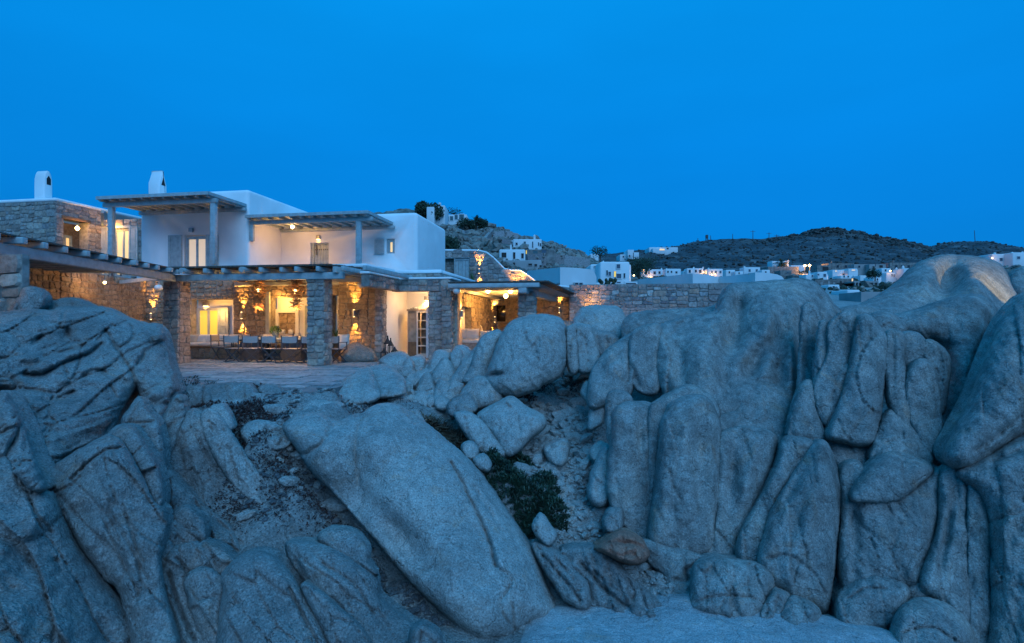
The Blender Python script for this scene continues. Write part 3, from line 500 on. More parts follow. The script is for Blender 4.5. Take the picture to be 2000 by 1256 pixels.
D([(560,1062),(600,1058),(640,1066),(690,1092),(732,1125),(744,1168),(784,1202),(822,1228),(870,1262),(950,1400),(690,1400),(640,1240),(610,1160),(572,1105)], 6.3, 5.2, .55, 56, rough=.04, cr=[([(615,1155),(660,1180),(700,1240)],3,.07),([(630,1100),(690,1140),(730,1200)],3,.05)], dents=[(620,1110,60,20,40,-.08)])
D([(622,1050),(645,1032),(685,1036),(712,1058),(722,1080),(718,1094),(736,1122),(700,1106),(650,1074)], 6.4, 6.0, .3, 26, rough=.04)
D([(590,1150),(618,1150),(660,1185),(705,1225),(740,1290),(740,1400),(680,1400),(640,1260)], 5.5, 5.0, .3, 26, rough=.04)
D([(800,1250),(815,1222),(835,1225),(862,1256),(870,1400),(800,1400)], 5.2, 5.0, .25, 26)
# ================================================================ villa frame: a runs along the front to the right, b runs back, z up
UX, UY = .986, -.168; SX, SY = .168, .986; AX, AY = -10.33, 16.4
RZ = math.atan2(UY, UX)
U3 = Vector((UX, UY, 0)); S3 = Vector((SX, SY, 0)); Z3 = Vector((0, 0, 1))
def H(a, b, z): return Vector((AX+a*UX+b*SX, AY+a*UY+b*SY, EY+z))     # z measured from eye level
def aat(px, b):
    k = (px-1000)/F; return (k*(AY+SY*b)-AX-SX*b)/(UX-UY*k)
def bat(px, a):
    k = (px-1000)/F; return (k*(AY+UY*a)-AX-UX*a)/(SX-SY*k)
def dep(a, b): return AY+a*UY+b*SY
def zat(py, a, b): return (628-py)/F*dep(a, b)
FL = -1.3; UF = 1.98
class Fr:      # a wall plane: origin, direction u, outward normal n
    def __init__(s, O, u, n): s.O, s.u, s.n = Vector(O), Vector(u).normalized(), Vector(n).normalized()
    def p(s, u, z, o=0): q = s.O+s.u*u+s.n*o; return Vector((q.x, q.y, EY+z))
def FB(b): return Fr(H(0, b, 0), U3, -S3)      # faces the camera, u == a
def FA(a, side=1): return Fr(H(a, 0, 0), S3, U3*side)   # faces sideways, u == b
# materials ------------------------------------------------------
def masonry(name, stops, bump=.012, dark=1.0):
    m = bpy.data.materials.new(name); m.use_nodes = True; n = m.node_tree; L = n.links; b = n.nodes['Principled BSDF']
    b.inputs['Roughness'].default_value = .85; b.inputs['Specular IOR Level'].default_value = .3
    g = n.nodes.new('ShaderNodeNewGeometry'); oi = n.nodes.new('ShaderNodeObjectInfo')
    ad = n.nodes.new('ShaderNodeMath'); ad.operation = 'ADD'; L.new(g.outputs['Random Per Island'], ad.inputs[0]); L.new(oi.outputs['Random'], ad.inputs[1])
    fr = n.nodes.new('ShaderNodeMath'); fr.operation = 'FRACT'; L.new(ad.outputs[0], fr.inputs[0])
    r = n.nodes.new('ShaderNodeValToRGB'); e = r.color_ramp.elements; k = len(stops)
    e[0].position = 0; e[0].color = (*[x*dark for x in stops[0]], 1); e[1].position = 1; e[1].color = (*[x*dark for x in stops[-1]], 1)
    for i, c in enumerate(stops[1:-1], 1): q = e.new(i/(k-1)); q.color = (*[x*dark for x in c], 1)
    L.new(fr.outputs[0], r.inputs[0])
    t = n.nodes.new('ShaderNodeTexNoise'); t.inputs['Scale'].default_value = 9; t.inputs['Detail'].default_value = 6; t.inputs['Roughness'].default_value = .65; L.new(g.outputs['Position'], t.inputs[0])
    r2 = n.nodes.new('ShaderNodeValToRGB'); r2.color_ramp.elements[0].position = .3; r2.color_ramp.elements[0].color = (.55, .52, .5, 1); r2.color_ramp.elements[1].position = .7; r2.color_ramp.elements[1].color = (1.35, 1.3, 1.25, 1); L.new(t.outputs[0], r2.inputs[0])
    mx = n.nodes.new('ShaderNodeMixRGB'); mx.blend_type = 'MULTIPLY'; mx.inputs[0].default_value = 1; L.new(r.outputs[0], mx.inputs[1]); L.new(r2.outputs[0], mx.inputs[2]); L.new(mx.outputs[0], b.inputs['Base Color'])
    t2 = n.nodes.new('ShaderNodeTexNoise'); t2.inputs['Scale'].default_value = 14; t2.inputs['Detail'].default_value = 7; t2.inputs['Roughness'].default_value = .7; L.new(g.outputs['Position'], t2.inputs[0])
    bp = n.nodes.new('ShaderNodeBump'); bp.inputs['Distance'].default_value = bump*2.2; L.new(t2.outputs[0], bp.inputs['Height']); L.new(bp.outputs[0], b.inputs['Normal'])
    return m
ST = [(.20,.19,.19),(.33,.29,.26),(.26,.25,.25),(.42,.36,.30),(.23,.19,.17),(.36,.35,.33),(.30,.23,.19),(.45,.41,.36),(.25,.26,.28)]
M_ST = masonry('field_stone', ST)
M_ST2 = masonry('long_wall_stone', [(.22,.21,.22),(.36,.30,.27),(.20,.20,.22),(.44,.30,.24),(.34,.34,.35),(.26,.22,.21),(.48,.46,.44),(.30,.20,.17)])
M_STB = masonry('brown_stone', [(.30,.24,.18),(.36,.29,.21),(.25,.19,.14),(.42,.34,.25),(.32,.25,.19)])
M_MO = mat('mortar', (.24, .22, .20), .95, var=.3, scale=8, bump=.01, bscale=40)
M_MOB = mat('pale_mortar', (.26, .24, .22), .95, var=.25, scale=8, bump=.01, bscale=40)
M_WH = mat('white_plaster', (.80, .79, .77), .85, var=.07, scale=.9, bump=.006, bscale=9, coords='Object')
M_WC = mat('white_coping', (.80, .80, .79), .8, var=.05, scale=3, bump=.006, bscale=12)
M_WD = mat('grey_painted_wood', (.34, .39, .39), .6, var=.14, scale=7, bump=.003, bscale=30)
M_WDL = mat('pale_grey_wood', (.42, .43, .40), .6, var=.1, scale=7, bump=.003, bscale=30)
M_MAT = mat('reed_roof', (.10, .085, .07), .95, var=.4, scale=25, bump=.02, bscale=40)
M_FR = mat('dark_frame', (.07, .075, .085), .5, var=.1)
M_CV = mat('canvas', (.42, .38, .36), .95, var=.06, scale=20, bump=.002, bscale=200)
M_CU = mat('cream_cushion', (.66, .61, .54), .95, var=.06, scale=6, bump=.006, bscale=14)
M_CUB = mat('tan_cushion', (.46, .38, .29), .95, var=.06, scale=6, bump=.006, bscale=14)
M_MET = mat('dull_metal', (.35, .34, .33), .45, metal=.6)
M_DK = mat('black_opening', (.015, .015, .015), .7)
M_TV = mat('black_screen', (.012, .010, .010), .12)
M_WIN = mat('warm_lit_pane', (.6, .5, .3), .5, emit=(1, .62, .22), es=.62)
M_WINY = mat('yellow_lit_pane', (.6, .5, .1), .5, emit=(1, .60, .06), es=.52)
M_WIN2 = mat('pale_lit_pane', (.6, .5, .4), .5, emit=(1, .70, .42), es=.42)
M_BULB = mat('glowing_bulb', (1, .8, .4), .4, emit=(1, .72, .30), es=14)
M_BULBS = mat('small_glowing_bulb', (1, .8, .4), .4, emit=(1, .62, .25), es=5)
M_GLB = mat('white_globe', (.75, .74, .70), .35)
M_DRIFT = mat('driftwood', (.58, .30, .11), .9, var=.35, scale=6, bump=.01, bscale=20)
M_FLAG = masonry('paving_stone', [(.24,.25,.26),(.34,.34,.34),(.20,.21,.22),(.40,.39,.38),(.28,.28,.28)], bump=.006)
M_FLOOR = mat('paving_bed', (.17, .165, .16), .95, var=.2)
M_POT = mat('blue_grey_pot', (.12, .16, .20), .6, var=.15)
M_LEAF = mat('green_leaf', (.05, .11, .03), .7, var=.4, scale=9)
M_CAB = mat('weathered_cabinet_wood', (.34, .28, .21), .8, var=.22, scale=5, bump=.004, bscale=20)
M_CABD = mat('brown_wood', (.17, .10, .05), .7, var=.2, scale=6)
LAMPC = (1, .47, .10); LP = 6.5; LS = 4.0
def point(loc, e, r=.06, c=LAMPC):
    l = bpy.data.lights.new('lamp_or_fill_light', 'POINT'); l.energy = e*LP; l.color = c; l.shadow_soft_size = r; o = bpy.data.objects.new('lamp_or_fill_light', l); o.location = loc; link(o)
def spot(loc, d, e, ang=60, r=.03, c=(1, .45, .075), bl=.7):
    l = bpy.data.lights.new('spot_light', 'SPOT'); l.energy = e*LS; l.color = c; l.shadow_soft_size = r; l.spot_size = R(ang); l.spot_blend = bl
    o = bpy.data.objects.new('spot_light', l); o.location = loc; o.rotation_euler = Vector(d).to_track_quat('-Z', 'Y').to_euler(); link(o)
# masonry builder -------------------------------------------------
RS = random.Random(11)
def split(u0, u1, z0, z1, sx, sz, out):
    w_, h = u1-u0, z1-z0
    bx = w_/sx; bz = h/sz; lim = RS.uniform(1.15, 2.05)
    if bx <= lim and bz <= lim: out.append((u0, u1, z0, z1)); return
    if bx > bz*RS.uniform(.85, 1.15): t = u0+w_*RS.uniform(.36, .64); split(u0, t, z0, z1, sx, sz, out); split(t, u1, z0, z1, sx, sz, out)
    else: t = z0+h*RS.uniform(.36, .64); split(u0, u1, z0, t, sx, sz, out); split(u0, u1, t, z1, sx, sz, out)
def cells(u0, u1, z0, z1, holes):
    us = sorted({u0, u1, *[min(max(h[k], u0), u1) for h in holes for k in (0, 1)]}); zs = sorted({z0, z1, *[min(max(h[k], z0), z1) for h in holes for k in (2, 3)]})
    o = []
    for a, b in zip(us[:-1], us[1:]):
        for c, d in zip(zs[:-1], zs[1:]):
            m, n = (a+b)/2, (c+d)/2
            if b-a > 1e-4 and d-c > 1e-4 and not any(h[0] < m < h[1] and h[2] < n < h[3] for h in holes): o.append((a, b, c, d))
    return o
def stones(parent, fr, u0, u1, z0, z1, sx=.24, sz=.15, holes=(), keep=None, proud=.030, m=None, jn=.008, wrap=0, core=True, th=.3, mm=None, name='stone', one=False, rough=1.0):
    m = m or M_ST
    if core:
        cb = MB()
        for a, b, c, d in cells(u0, u1, z0, z1, holes):
            if keep and not keep((a+b)/2, (c+d)/2): continue
            q = [fr.p(a, c, 0), fr.p(b, c, 0), fr.p(b, d, 0), fr.p(a, d, 0), fr.p(a, c, -th), fr.p(b, c, -th), fr.p(b, d, -th), fr.p(a, d, -th)]
            cb.add(q, [(0,1,2,3),(7,6,5,4),(0,4,5,1),(1,5,6,2),(2,6,7,3),(3,7,4,0)])
        if cb.v: cb.build('mortar', mm or M_MO, parent)
    rc = []
    for a, b, c, d in cells(u0-wrap, u1+wrap, z0, z1, holes): split(a, b, c, d, sx, sz, rc)
    if keep: rc = [r for r in rc if keep((r[0]+r[1])/2, (r[2]+r[3])/2)]
    rc.sort(key=lambda r: -(r[1]-r[0])*(r[3]-r[2]))
    sd = RS.uniform(0, 50); over = MB()
    def warp(u, z, edge):
        v = noise.noise_vector((u/sx*.8+sd, z/sz*.8, 2)); k = 0 if edge else 1
        return u+v.x*sx*.30*k*rough, z+v.y*sz*.34*k*rough
    for i, (a, b, c, d) in enumerate(rc):
        def onedge(u, z): return abs(u-u0+wrap) < 1e-3 or abs(u-u1-wrap) < 1e-3 or abs(z-z0) < 1e-3 or abs(z-z1) < 1e-3 or any((abs(u-h[0]) < 1e-3 or abs(u-h[1]) < 1e-3 or abs(z-h[2]) < 1e-3 or abs(z-h[3]) < 1e-3) for h in holes)
        w_, h_ = b-a, d-c; cu = min(w_, h_)
        k = [RS.uniform(.10, .34)*cu for _ in range(8)]
        cor = [warp(a, c, onedge(a, c)), warp(b, c, onedge(b, c)), warp(b, d, onedge(b, d)), warp(a, d, onedge(a, d))]
        ring = []
        for j in range(4):
            p = Vector(cor[j]); pn = Vector(cor[(j+1) % 4]); pp = Vector(cor[j-1])
            ring += [p+(pp-p).normalized()*k[2*j], p+(pn-p).normalized()*k[2*j+1]]
        ct = sum(ring, Vector((0, 0)))/8
        pr = proud*RS.uniform(.55, 1.5); tl = (RS.uniform(-.2, .2)*proud, RS.uniform(-.2, .2)*proud)
        def ins(q, t): dlt = ct-q; return q+dlt.normalized()*min(t, dlt.length*.6)
        o1 = [ins(q, jn) for q in ring]; o2 = [ins(q, jn+proud*.55*RS.uniform(.6, 1.6)) for q in ring]
        vs_ = [fr.p(q.x, q.y, -.01) for q in o1]+[fr.p(q.x, q.y, pr+tl[0]*(q.x-ct.x)/w_*2+tl[1]*(q.y-ct.y)/h_*2+RS.uniform(-.1, .1)*proud) for q in o2]+[fr.p(ct.x, ct.y, pr*1.12)]
        fs_ = [(j, (j+1) % 8, 8+(j+1) % 8, 8+j) for j in range(8)]+[(8+j, 8+(j+1) % 8, 16) for j in range(8)]
        if (fr.u.cross(Z3)).dot(fr.n) < 0: fs_ = [f[::-1] for f in fs_]
        if i < 300 and not one: MB().add(vs_, fs_).build(name, m, parent)
        else: over.add(vs_, fs_)
    if over.v:
        o = over.build(name, m, parent); o['kind'] = 'stuff'
def fbox(mb, fr, u0, u1, z0, z1, o0, o1):
    q = [fr.p(u0, z0, o0), fr.p(u1, z0, o0), fr.p(u1, z1, o0), fr.p(u0, z1, o0), fr.p(u0, z0, o1), fr.p(u1, z0, o1), fr.p(u1, z1, o1), fr.p(u0, z1, o1)]
    f = [(0,3,2,1),(4,5,6,7),(0,1,5,4),(1,2,6,5),(2,3,7,6),(3,0,4,7)]
    if (fr.u.cross(Z3)).dot(fr.n) < 0: f = [x[::-1] for x in f]
    return mb.add(q, f)
def part(name, m, parent, fr, u0, u1, z0, z1, o0, o1, bevel=0):
    return fbox(MB(), fr, u0, u1, z0, z1, o0, o1).build(name, m, parent, bevel=bevel)
def cut(o, cutters):
    """subtract bevel-free boxes from a mesh object"""
    mb = MB()
    for fr, u0, u1, z0, z1, o0, o1 in cutters: fbox(mb, fr, u0, u1, z0, z1, min(o0, o1), max(o0, o1))
    q = o
    while q.parent: q = q.parent
    c = mb.build('cutter', M_WH, q if o.parent else None)
    if not o.parent: pass
    md = o.modifiers.new('b', 'BOOLEAN'); md.object = c; md.operation = 'DIFFERENCE'; md.solver = 'EXACT'
    bpy.context.view_layer.update(); dg = bpy.context.evaluated_depsgraph_get()
    me = bpy.data.meshes.new_from_object(o.evaluated_get(dg)); o.modifiers.clear(); o.data = me
    bpy.data.objects.remove(c)
def pillar(a0, a1, b0, b1, z0, z1, label, sx=.25, sz=.16, m=None, group=None, name='stone_pillar'):
    r = empty(name, H((a0+a1)/2, (b0+b1)/2, z0), label, 'pillar', group)
    stones(r, FB(b0), a0, a1, z0, z1, sx, sz, wrap=.03, th=b1-b0, m=m)
    stones(r, FA(a0, -1), b0, b1, z0, z1, sx, sz, core=False, m=m)
    stones(r, FA(a1, 1), b0, b1, z0, z1, sx, sz, core=False, m=m)
    return r
def shutter(parent, fr, u0, u1, z0, z1, o=.02, panels=2, m=None, nm='shutter'):
    m = m or M_WD
    s = part(nm, m, parent, fr, u0, u1, z0, z1, o, o+.035)
    fw = (u1-u0)*.17; hh = (z1-z0)
    for k in range(panels):
        a = z0+hh*(k+.08)/panels; b = z0+hh*(k+.94)/panels
        mb = MB(); fbox(mb, fr, u0+fw*1.6, u1-fw*1.6, a+fw, b-fw, o+.03, o+.047); mb.build('panel', m, s)
    mb = MB()
    fbox(mb, fr, u0, u0+fw, z0, z1, o+.034, o+.055); fbox(mb, fr, u1-fw, u1, z0, z1, o+.034, o+.055)
    for k in range(panels+1):
        zc = z0+hh*k/panels; fbox(mb, fr, u0+fw, u1-fw, max(z0, zc-fw*.6), min(z1, zc+fw*.6), o+.034, o+.054)
    mb.build('shutter_frame', m, s); return s
def glazed(parent, fr, u0, u1, z0, z1, o=-.12, m=None, leaves=2, fm=None, door=True, open_=None):
    fm = fm or M_WD; t = .055; fb = MB()
    fbox(fb, fr, u0, u0+t, z0, z1, o, o+.06); fbox(fb, fr, u1-t, u1, z0, z1, o, o+.06); fbox(fb, fr, u0+t, u1-t, z1-t, z1, o, o+.06)
    if not door: fbox(fb, fr, u0+t, u1-t, z0, z0+t, o, o+.06)
    f = fb.build('door_frame' if door else 'window_frame', fm, parent)
    w_ = (u1-u0-2*t)/leaves
    for k in range(leaves):
        a = u0+t+k*w_; lf = MB()
        fbox(lf, fr, a, a+t*.8, z0+.01, z1-t, o-.01, o+.045); fbox(lf, fr, a+w_-t*.8, a+w_, z0+.01, z1-t, o-.01, o+.045)
        fbox(lf, fr, a+t*.8, a+w_-t*.8, z1-2*t, z1-t, o-.01, o+.045); fbox(lf, fr, a+t*.8, a+w_-t*.8, z0+.01, z0+.01+t*(2 if door else 1), o-.01, o+.045)
        l = lf.build('leaf', fm, f)
        if leaves: part('pane', m or M_WIN, f, fr, a+t*.8, a+w_-t*.8, z0+.01+t*(2 if door else 1), z1-2*t, o, o+.01)
    return f
def sconce(fr, u, z, label, e=9, up=1, dn=1, h=.22):
    loc = fr.p(u, z, .15)
    r = empty('wall_light', loc, label, 'wall light', 'up-and-down cylinder lights on the stone walls')
    mb = MB(); mb.lathe((loc.x, loc.y, loc.z-h/2), [(.045, 0), (.05, .01), (.05, h-.01), (.045, h)], 12); mb.build('cylinder_shade', M_MET, r, smooth=False)
    part('wall_bracket', M_MET, r, fr, u-.03, u+.03, z-.04, z+.04, 0.03, .075)
    b = MB(); b.lathe((loc.x, loc.y, loc.z+h/2), [(.035, .002), (.02, .015)], 8); b.lathe((loc.x, loc.y, loc.z-h/2-.017), [(.02, 0), (.035, .015)], 8); b.build('bulb', M_BULBS, r)
    if up: spot(loc+Vector((0, 0, h/2+.03)), (-fr.n.x*.10, -fr.n.y*.10, 1), e*1.9, 50)
    if dn: spot(loc-Vector((0, 0, h/2+.03)), (-fr.n.x*.10, -fr.n.y*.10, -1), e*1.9, 50)
def box_lamp(fr, u, z, label, e=6, dn=True, w_=.16):
    r = empty('wall_lamp', fr.p(u, z, .06), label, 'wall lamp')
    part('lamp_housing', M_MET, r, fr, u-w_/2, u+w_/2, z-.03, z+.12, .0, .10, bevel=.01)
    part('lamp_glass', M_BULBS if e else M_GLB, r, fr, u-w_*.36, u+w_*.36, z-.055, z-.03, .02, .09)
    if e: spot(fr.p(u, z-.07, .07), (-fr.n.x*.25, -fr.n.y*.25, -1), e, 130, r=.05)
def pendant(p, label, e=12, cord=.12, r_=.065, kind='pendant bulb', m=None):
    r = empty('pendant_lamp', p, label, 'pendant lamp')
    mb = MB(); k = 8
    prof = [(r_*math.sin(math.pi*i/k)+.002, -r_*math.cos(math.pi*i/k)) for i in range(k+1)]
    mb.lathe(p, prof, 14); mb.build('bulb', m or M_BULB, r, smooth=True)
    c = MB(); c.tube([p+Vector((0, 0, r_*.9)), p+Vector((0, 0, r_+cord))], .012, 6); c.lathe((p.x, p.y, p.z+r_*.85), [(.03, 0), (.03, .05), (.012, .07)], 8); c.build('socket', M_MET, r)
    if e: point(p-Vector((0, 0, r_+.05)), e, r_)
# ================================================================ terrace floor and paving
def pf(px, py): d = 1.3*F/(py-628); q = P(px, py, d); return (q.x, q.y)
edge = [pf(318, 738), pf(360, 746), pf(400, 749), pf(450, 751), pf(500, 757), pf(560, 768), pf(610, 764), pf(650, 758), pf(690, 745), pf(720, 734), pf(745, 722), pf(790, 712), pf(860, 706)]
poly = np.array(edge+[(2.6, 17.0), (3.6, 27), (-14, 28.5), (-15, 21), (-13.6, 12.5)])
fl = MB(); n_ = len(poly)
fl.v = [(x, y, EY+FL-.02) for x, y in poly]+[(x, y, EY+FL-.9) for x, y in poly]
fl.f = [tuple(range(n_)), tuple(range(n_, 2*n_))[::-1]]+[((i+1) % n_, i, n_+i, n_+(i+1) % n_) for i in range(n_)]
if np.cross(poly[1]-poly[0], poly[2]-poly[1]) < 0 or True: pass
ter_o = tag(fl.build('terrace_floor', M_FLOOR), kind='structure')
rc = []; split(-4, 12.5, -8, 6, .62, .34, rc); fg = MB(); fsd = random.Random(4)
for a, b, c, d in rc:
    p = H((a+b)/2, (c+d)/2, 0)
    cs = np.array([tuple(H(x, y, 0))[:2] for x, y in ((a, c), (b, c), (b, d), (a, d))])
    if p.y > 18.5 or not inside(cs, poly).all(): continue
    k = min(b-a, d-c)*.16; zz = FL+fsd.uniform(-.008, .012); t_ = fsd.uniform(-.008, .008); g_ = .012
    rg = [(a+k, c+g_), (b-k, c+g_), (b-g_, c+k), (b-g_, d-k), (b-k, d-g_), (a+k, d-g_), (a+g_, d-k), (a+g_, c+k)]
    rg = [(x+fsd.uniform(-.03, .03), y+fsd.uniform(-.02, .02)) for x, y in rg]
    top = [H(x, y, zz+t_*(x-a)/(b-a)) for x, y in rg]; bot = [H(x, y, FL-.03) for x, y in rg]
    fg.add(top+bot, [tuple(range(8))]+[(i, 8+i, 8+(i+1) % 8, (i+1) % 8) for i in range(8)])
tag(fg.build('paving', M_FLAG, ter_o), kind='stuff')
# ================================================================ upper white blocks
def block(name, label, a0, a1, b0, b1, z0, z1, openings, bevel=.10):
    r = empty(name, H((a0+a1)/2, (b0+b1)/2, z0), label, 'house')
    o = MB(); f = FB(b0); q = [H(a0,b0,z0),H(a1,b0,z0),H(a1,b1,z0),H(a0,b1,z0),H(a0,b0,z1),H(a1,b0,z1),H(a1,b1,z1),H(a0,b1,z1)]
    o.add(q, [(0,3,2,1),(4,5,6,7),(0,1,5,4),(1,2,6,5),(2,3,7,6),(3,0,4,7)])
    w_ = o.build('wall', M_WH, r, bevel=bevel, seg=5)
    if openings: cut(w_, [(f, u0, u1, c, d, -.9, .3) for u0, u1, c, d in openings])
    return r, f
# facade 1
f1b = 3.62; a_ = lambda px: aat(px, f1b); z_ = lambda py, px: zat(py, aat(px, f1b), f1b)
door1 = (a_(359), a_(404), UF-.02, z_(459, 380))
W1, F1 = block('white_house', 'tall white plastered upper storey under the left small pergola', a_(273), a_(485), f1b, 8.6, UF-.25, 4.97, [door1], .13)
glazed(W1, F1, a_(361), a_(403), UF, z_(461, 380), m=M_WIN2)
shutter(W1, F1, a_(331), a_(357), UF, z_(460, 340)); shutter(W1, F1, a_(405), a_(427), UF, z_(459, 415))
box_lamp(F1, a_(375), z_(452, 375), 'unlit box lamp above the glazed upper door under the left small pergola', 0)
c = MB(); fbox(c, F1, a_(373), a_(380), UF, UF+.62, -.5, -.45); c.build('chair_back', M_WDL, W1)
# facade 2
f2b = 5.68; a_ = lambda px: aat(px, f2b); z_ = lambda py, px: zat(py, aat(px, f2b), f2b)
door2 = (a_(606), a_(642), UF-.02, z_(474, 624)); win2 = (a_(755), a_(771), z_(495, 763), z_(466, 763))
W2, F2 = block('white_house', 'lower white plastered upper storey with a plank door and a small lit window', a_(540), 5.71, f2b, 9.6, UF-.3, 4.33, [door2, win2], .16)
d = part('door', M_WD, W2, F2, a_(611), a_(640), UF, z_(477, 624), -.20, -.14)
mb = MB(); w_ = a_(640)-a_(611)
for k in range(5): fbox(mb, F2, a_(611)+w_*(k+.06)/5, a_(611)+w_*(k+.94)/5, UF+.02, z_(478, 624), -.14, -.125)
mb.build('plank', M_WD, d)
for k in range(7): mb = MB(); mb.lathe(tuple(F2.p(a_(613)+w_*.92*k/6.6, z_(487, 624), -.115)), [(.022, -.02), (.022, .02)], 6); mb.build('stud', M_FR, d)
part('handle', M_FR, d, F2, a_(615), a_(616.5), UF+.75, UF+1.25, -.125, -.08)
mb = MB(); fbox(mb, F2, a_(607), a_(611), UF, z_(474.5, 624), -.2, -.08); fbox(mb, F2, a_(640), a_(642), UF, z_(474.5, 624), -.2, -.08); fbox(mb, F2, a_(611), a_(640), z_(477, 624), z_(474.5, 624), -.2, -.08); mb.build('door_frame', M_WD, W2)
glazed(W2, F2, a_(756), a_(770), z_(495, 763), z_(467, 763), leaves=1, door=False)
shutter(W2, F2, a_(733), a_(751), z_(496, 742), z_(468, 742), panels=3)
box_lamp(F2, a_(623), z_(466, 623), 'lit box lamp above the studded plank door of the white upper storey', 2.0)
# small white volume and stone dome peeping over the roof
o = MB(); o.add([H(x, y, z) for z in (3.9, 5.15) for x, y in ((1.6, 12), (4.2, 12), (4.2, 14), (1.6, 14))], [(0,3,2,1),(4,5,6,7),(0,1,5,4),(1,2,6,5),(2,3,7,6),(3,0,4,7)])
tag(o.build('roof_hut', M_WH, bevel=.1), 'small white roof volume peeping above the second pergola', 'roof room')
# chimneys
def chimney(px0, pxm, px1, ytop, ybase, d, label, gable):
    b = 4.9 if gable else 4.8
    a0 = aat(px0, b); a1 = aat(pxm, b); z0 = zat(ybase, a0, b)-.5; z1 = zat(ytop, a0, b); w_ = a1-a0; dp = max(.3, bat(px1, a1)-b); s = .36*dp
    r = empty('chimney', H((a0+a1)/2, b+dp/2, z0), label, 'chimney')
    if gable: prof = [(b, z0), (b+dp, z0), (b+dp-.02, z1-.62), (b+dp*.52, z1), (b+dp*.44, z1), (b, z1-.55)]
    else: prof = [(b, z0), (b+dp, z0)]+[(b+dp/2+dp/2*math.cos(math.pi*k/10), z1-.55+.55*math.sin(math.pi*k/10)) for k in range(11)]
    n = len(prof); m = MB(); m.v = [H(a0, y, z) for y, z in prof]+[H(a1, y, z) for y, z in prof]
    m.f = [tuple(range(n)), tuple(range(n, 2*n))[::-1]]+[((i+1) % n, i, n+i, n+(i+1) % n) for i in range(n)]
    w = m.build('stack', M_WH, r, bevel=.05, seg=3)
    # vent opening in the gable side
    pr = [(b+dp*.25, z1-.62), (b+dp*.75, z1-.62), (b+dp*.5, z1-.28)] if gable else [(b+dp*.3, z1-.62), (b+dp*.78, z1-.62), (b+dp*.78, z1-.36), (b+dp*.54, z1-.22), (b+dp*.3, z1-.36)]
    n = len(pr); m = MB(); m.v = [H(a1+.006, y, z) for y, z in pr]+[H(a1-.12, y, z) for y, z in pr]
    m.f = [tuple(range(n)), tuple(range(n, 2*n))[::-1]]+[((i+1) % n, i, n+i, n+(i+1) % n) for i in range(n)]; m.build('vent', M_DK, r)
chimney(66, 86, 103, 332, 392, 22, 'white chimney with a rounded top on the stone wing at far left', False)
chimney(289, 311, 327, 332, 380, 21, 'white chimney with a pointed top and triangular vent on the white storey', True)
# ================================================================ stone wing, upper left
SW = empty('stone_wing', H(-12, 6, UF), 'upper storey stone wing with white coping at the far left', 'house')
wa = -9.15; wz = 4.93; b0 = bat(108, wa)
ho = (bat(124, wa), bat(172, wa), UF-.1, 628/1e9+ (628-430)/F*dep(wa, bat(140, wa)))
FW = FA(wa, 1)
stones(SW, FW, b0, 6.0, UF-.4, wz, .25, .15, holes=[ho], wrap=0, m=M_ST, mm=M_MO, th=.45)
stones(SW, FB(b0), -16, wa, UF-.4, wz, .28, .16, m=M_ST, mm=M_MO, proud=.03, wrap=0, th=.3)
mb = MB(); mb.add([H(x, y, z) for z in (wz, wz+.14) for x, y in ((-16.1, b0-.05), (wa+.05, b0-.05), (wa+.05, 9), (-16.1, 9))], [(0,3,2,1),(4,5,6,7),(0,1,5,4),(1,2,6,5),(2,3,7,6),(3,0,4,7)])
mb.build('coping', M_WC, SW, bevel=.05)
# recess niche with lit window
mb = MB(); fbox(mb, FW, ho[0]-.05, ho[1]+.4, ho[2], ho[3], -.96, -.9); mb.build('recess_wall', M_STB, SW)
glazed(SW, Fr(FW.p(0, 0, -.85)-Vector((0, 0, EY)), FW.u, FW.n), bat(133, wa)+.25, bat(158, wa)+.3, UF, (628-455)/F*dep(wa, 4.6), o=0, m=M_WIN)
part('lintel', M_CABD, SW, FW, ho[0]-.1, ho[1]+.1, ho[3], ho[3]+.12, -.3, .05)
# back recess wall with shuttered door between wing and white storey
rb = 6.0; a_ = lambda px: aat(px, rb); z_ = lambda py, px: zat(py, aat(px, rb), rb)
RW = empty('stone_wing', H(-8, rb, UF), 'set-back stone wall with a glazed door between open shutters', 'house')
FR_ = FB(rb); hd = (a_(222), a_(256), UF-.1, z_(443, 236))
stones(RW, FR_, a_(196), a_(290), UF-.3, 4.55, .3, .19, holes=[hd], wrap=0)
glazed(RW, FR_, a_(222), a_(256), UF, z_(446, 236), o=-.1, m=M_WIN)
shutter(RW, FR_, a_(190), a_(214), UF, z_(444, 200), o=.05, m=M_WDL); shutter(RW, FR_, a_(255), a_(272), UF, z_(443, 262), o=.05, m=M_WDL)
part('lintel', M_WD, RW, FR_, a_(214), a_(257), z_(446, 236), z_(441, 236), -.1, .06)
pendant(FR_.p(a_(229), z_(439, 229), .25), 'lamp over the glazed door in the set-back stone wall', 3, .1)
for k in range(2): c = MB(); x = a_(228)+k*.45; fbox(c, FR_, x, x+.25, UF+.75, UF+.8, .3, .4); fbox(c, FR_, x+.1, x+.15, UF, UF+.8, .33, .37); tag(c.build('stool', M_FR), ['dark stool left of two silhouetted against the lit upper door', 'dark stool right of two silhouetted against the lit upper door'][k], 'stool')
lp = FW.p(bat(151, wa), (628-446)/F*dep(wa, bat(151, wa)), .0)
r = empty('lantern', lp, 'glowing star-shaped lantern hanging in the recess of the stone wing', 'lantern')
mb = MB(); mb.lathe(lp, [(.01, -.1), (.075, -.03), (.075, .03), (.01, .1)], 8); mb.build('lantern_glass', M_BULB, r); mb = MB(); mb.tube([lp+Vector((0,0,.1)), lp+Vector((0,0,.22))], .01); mb.build('hanger', M_MET, r); point(lp+FW.n*.15, 3, .07)
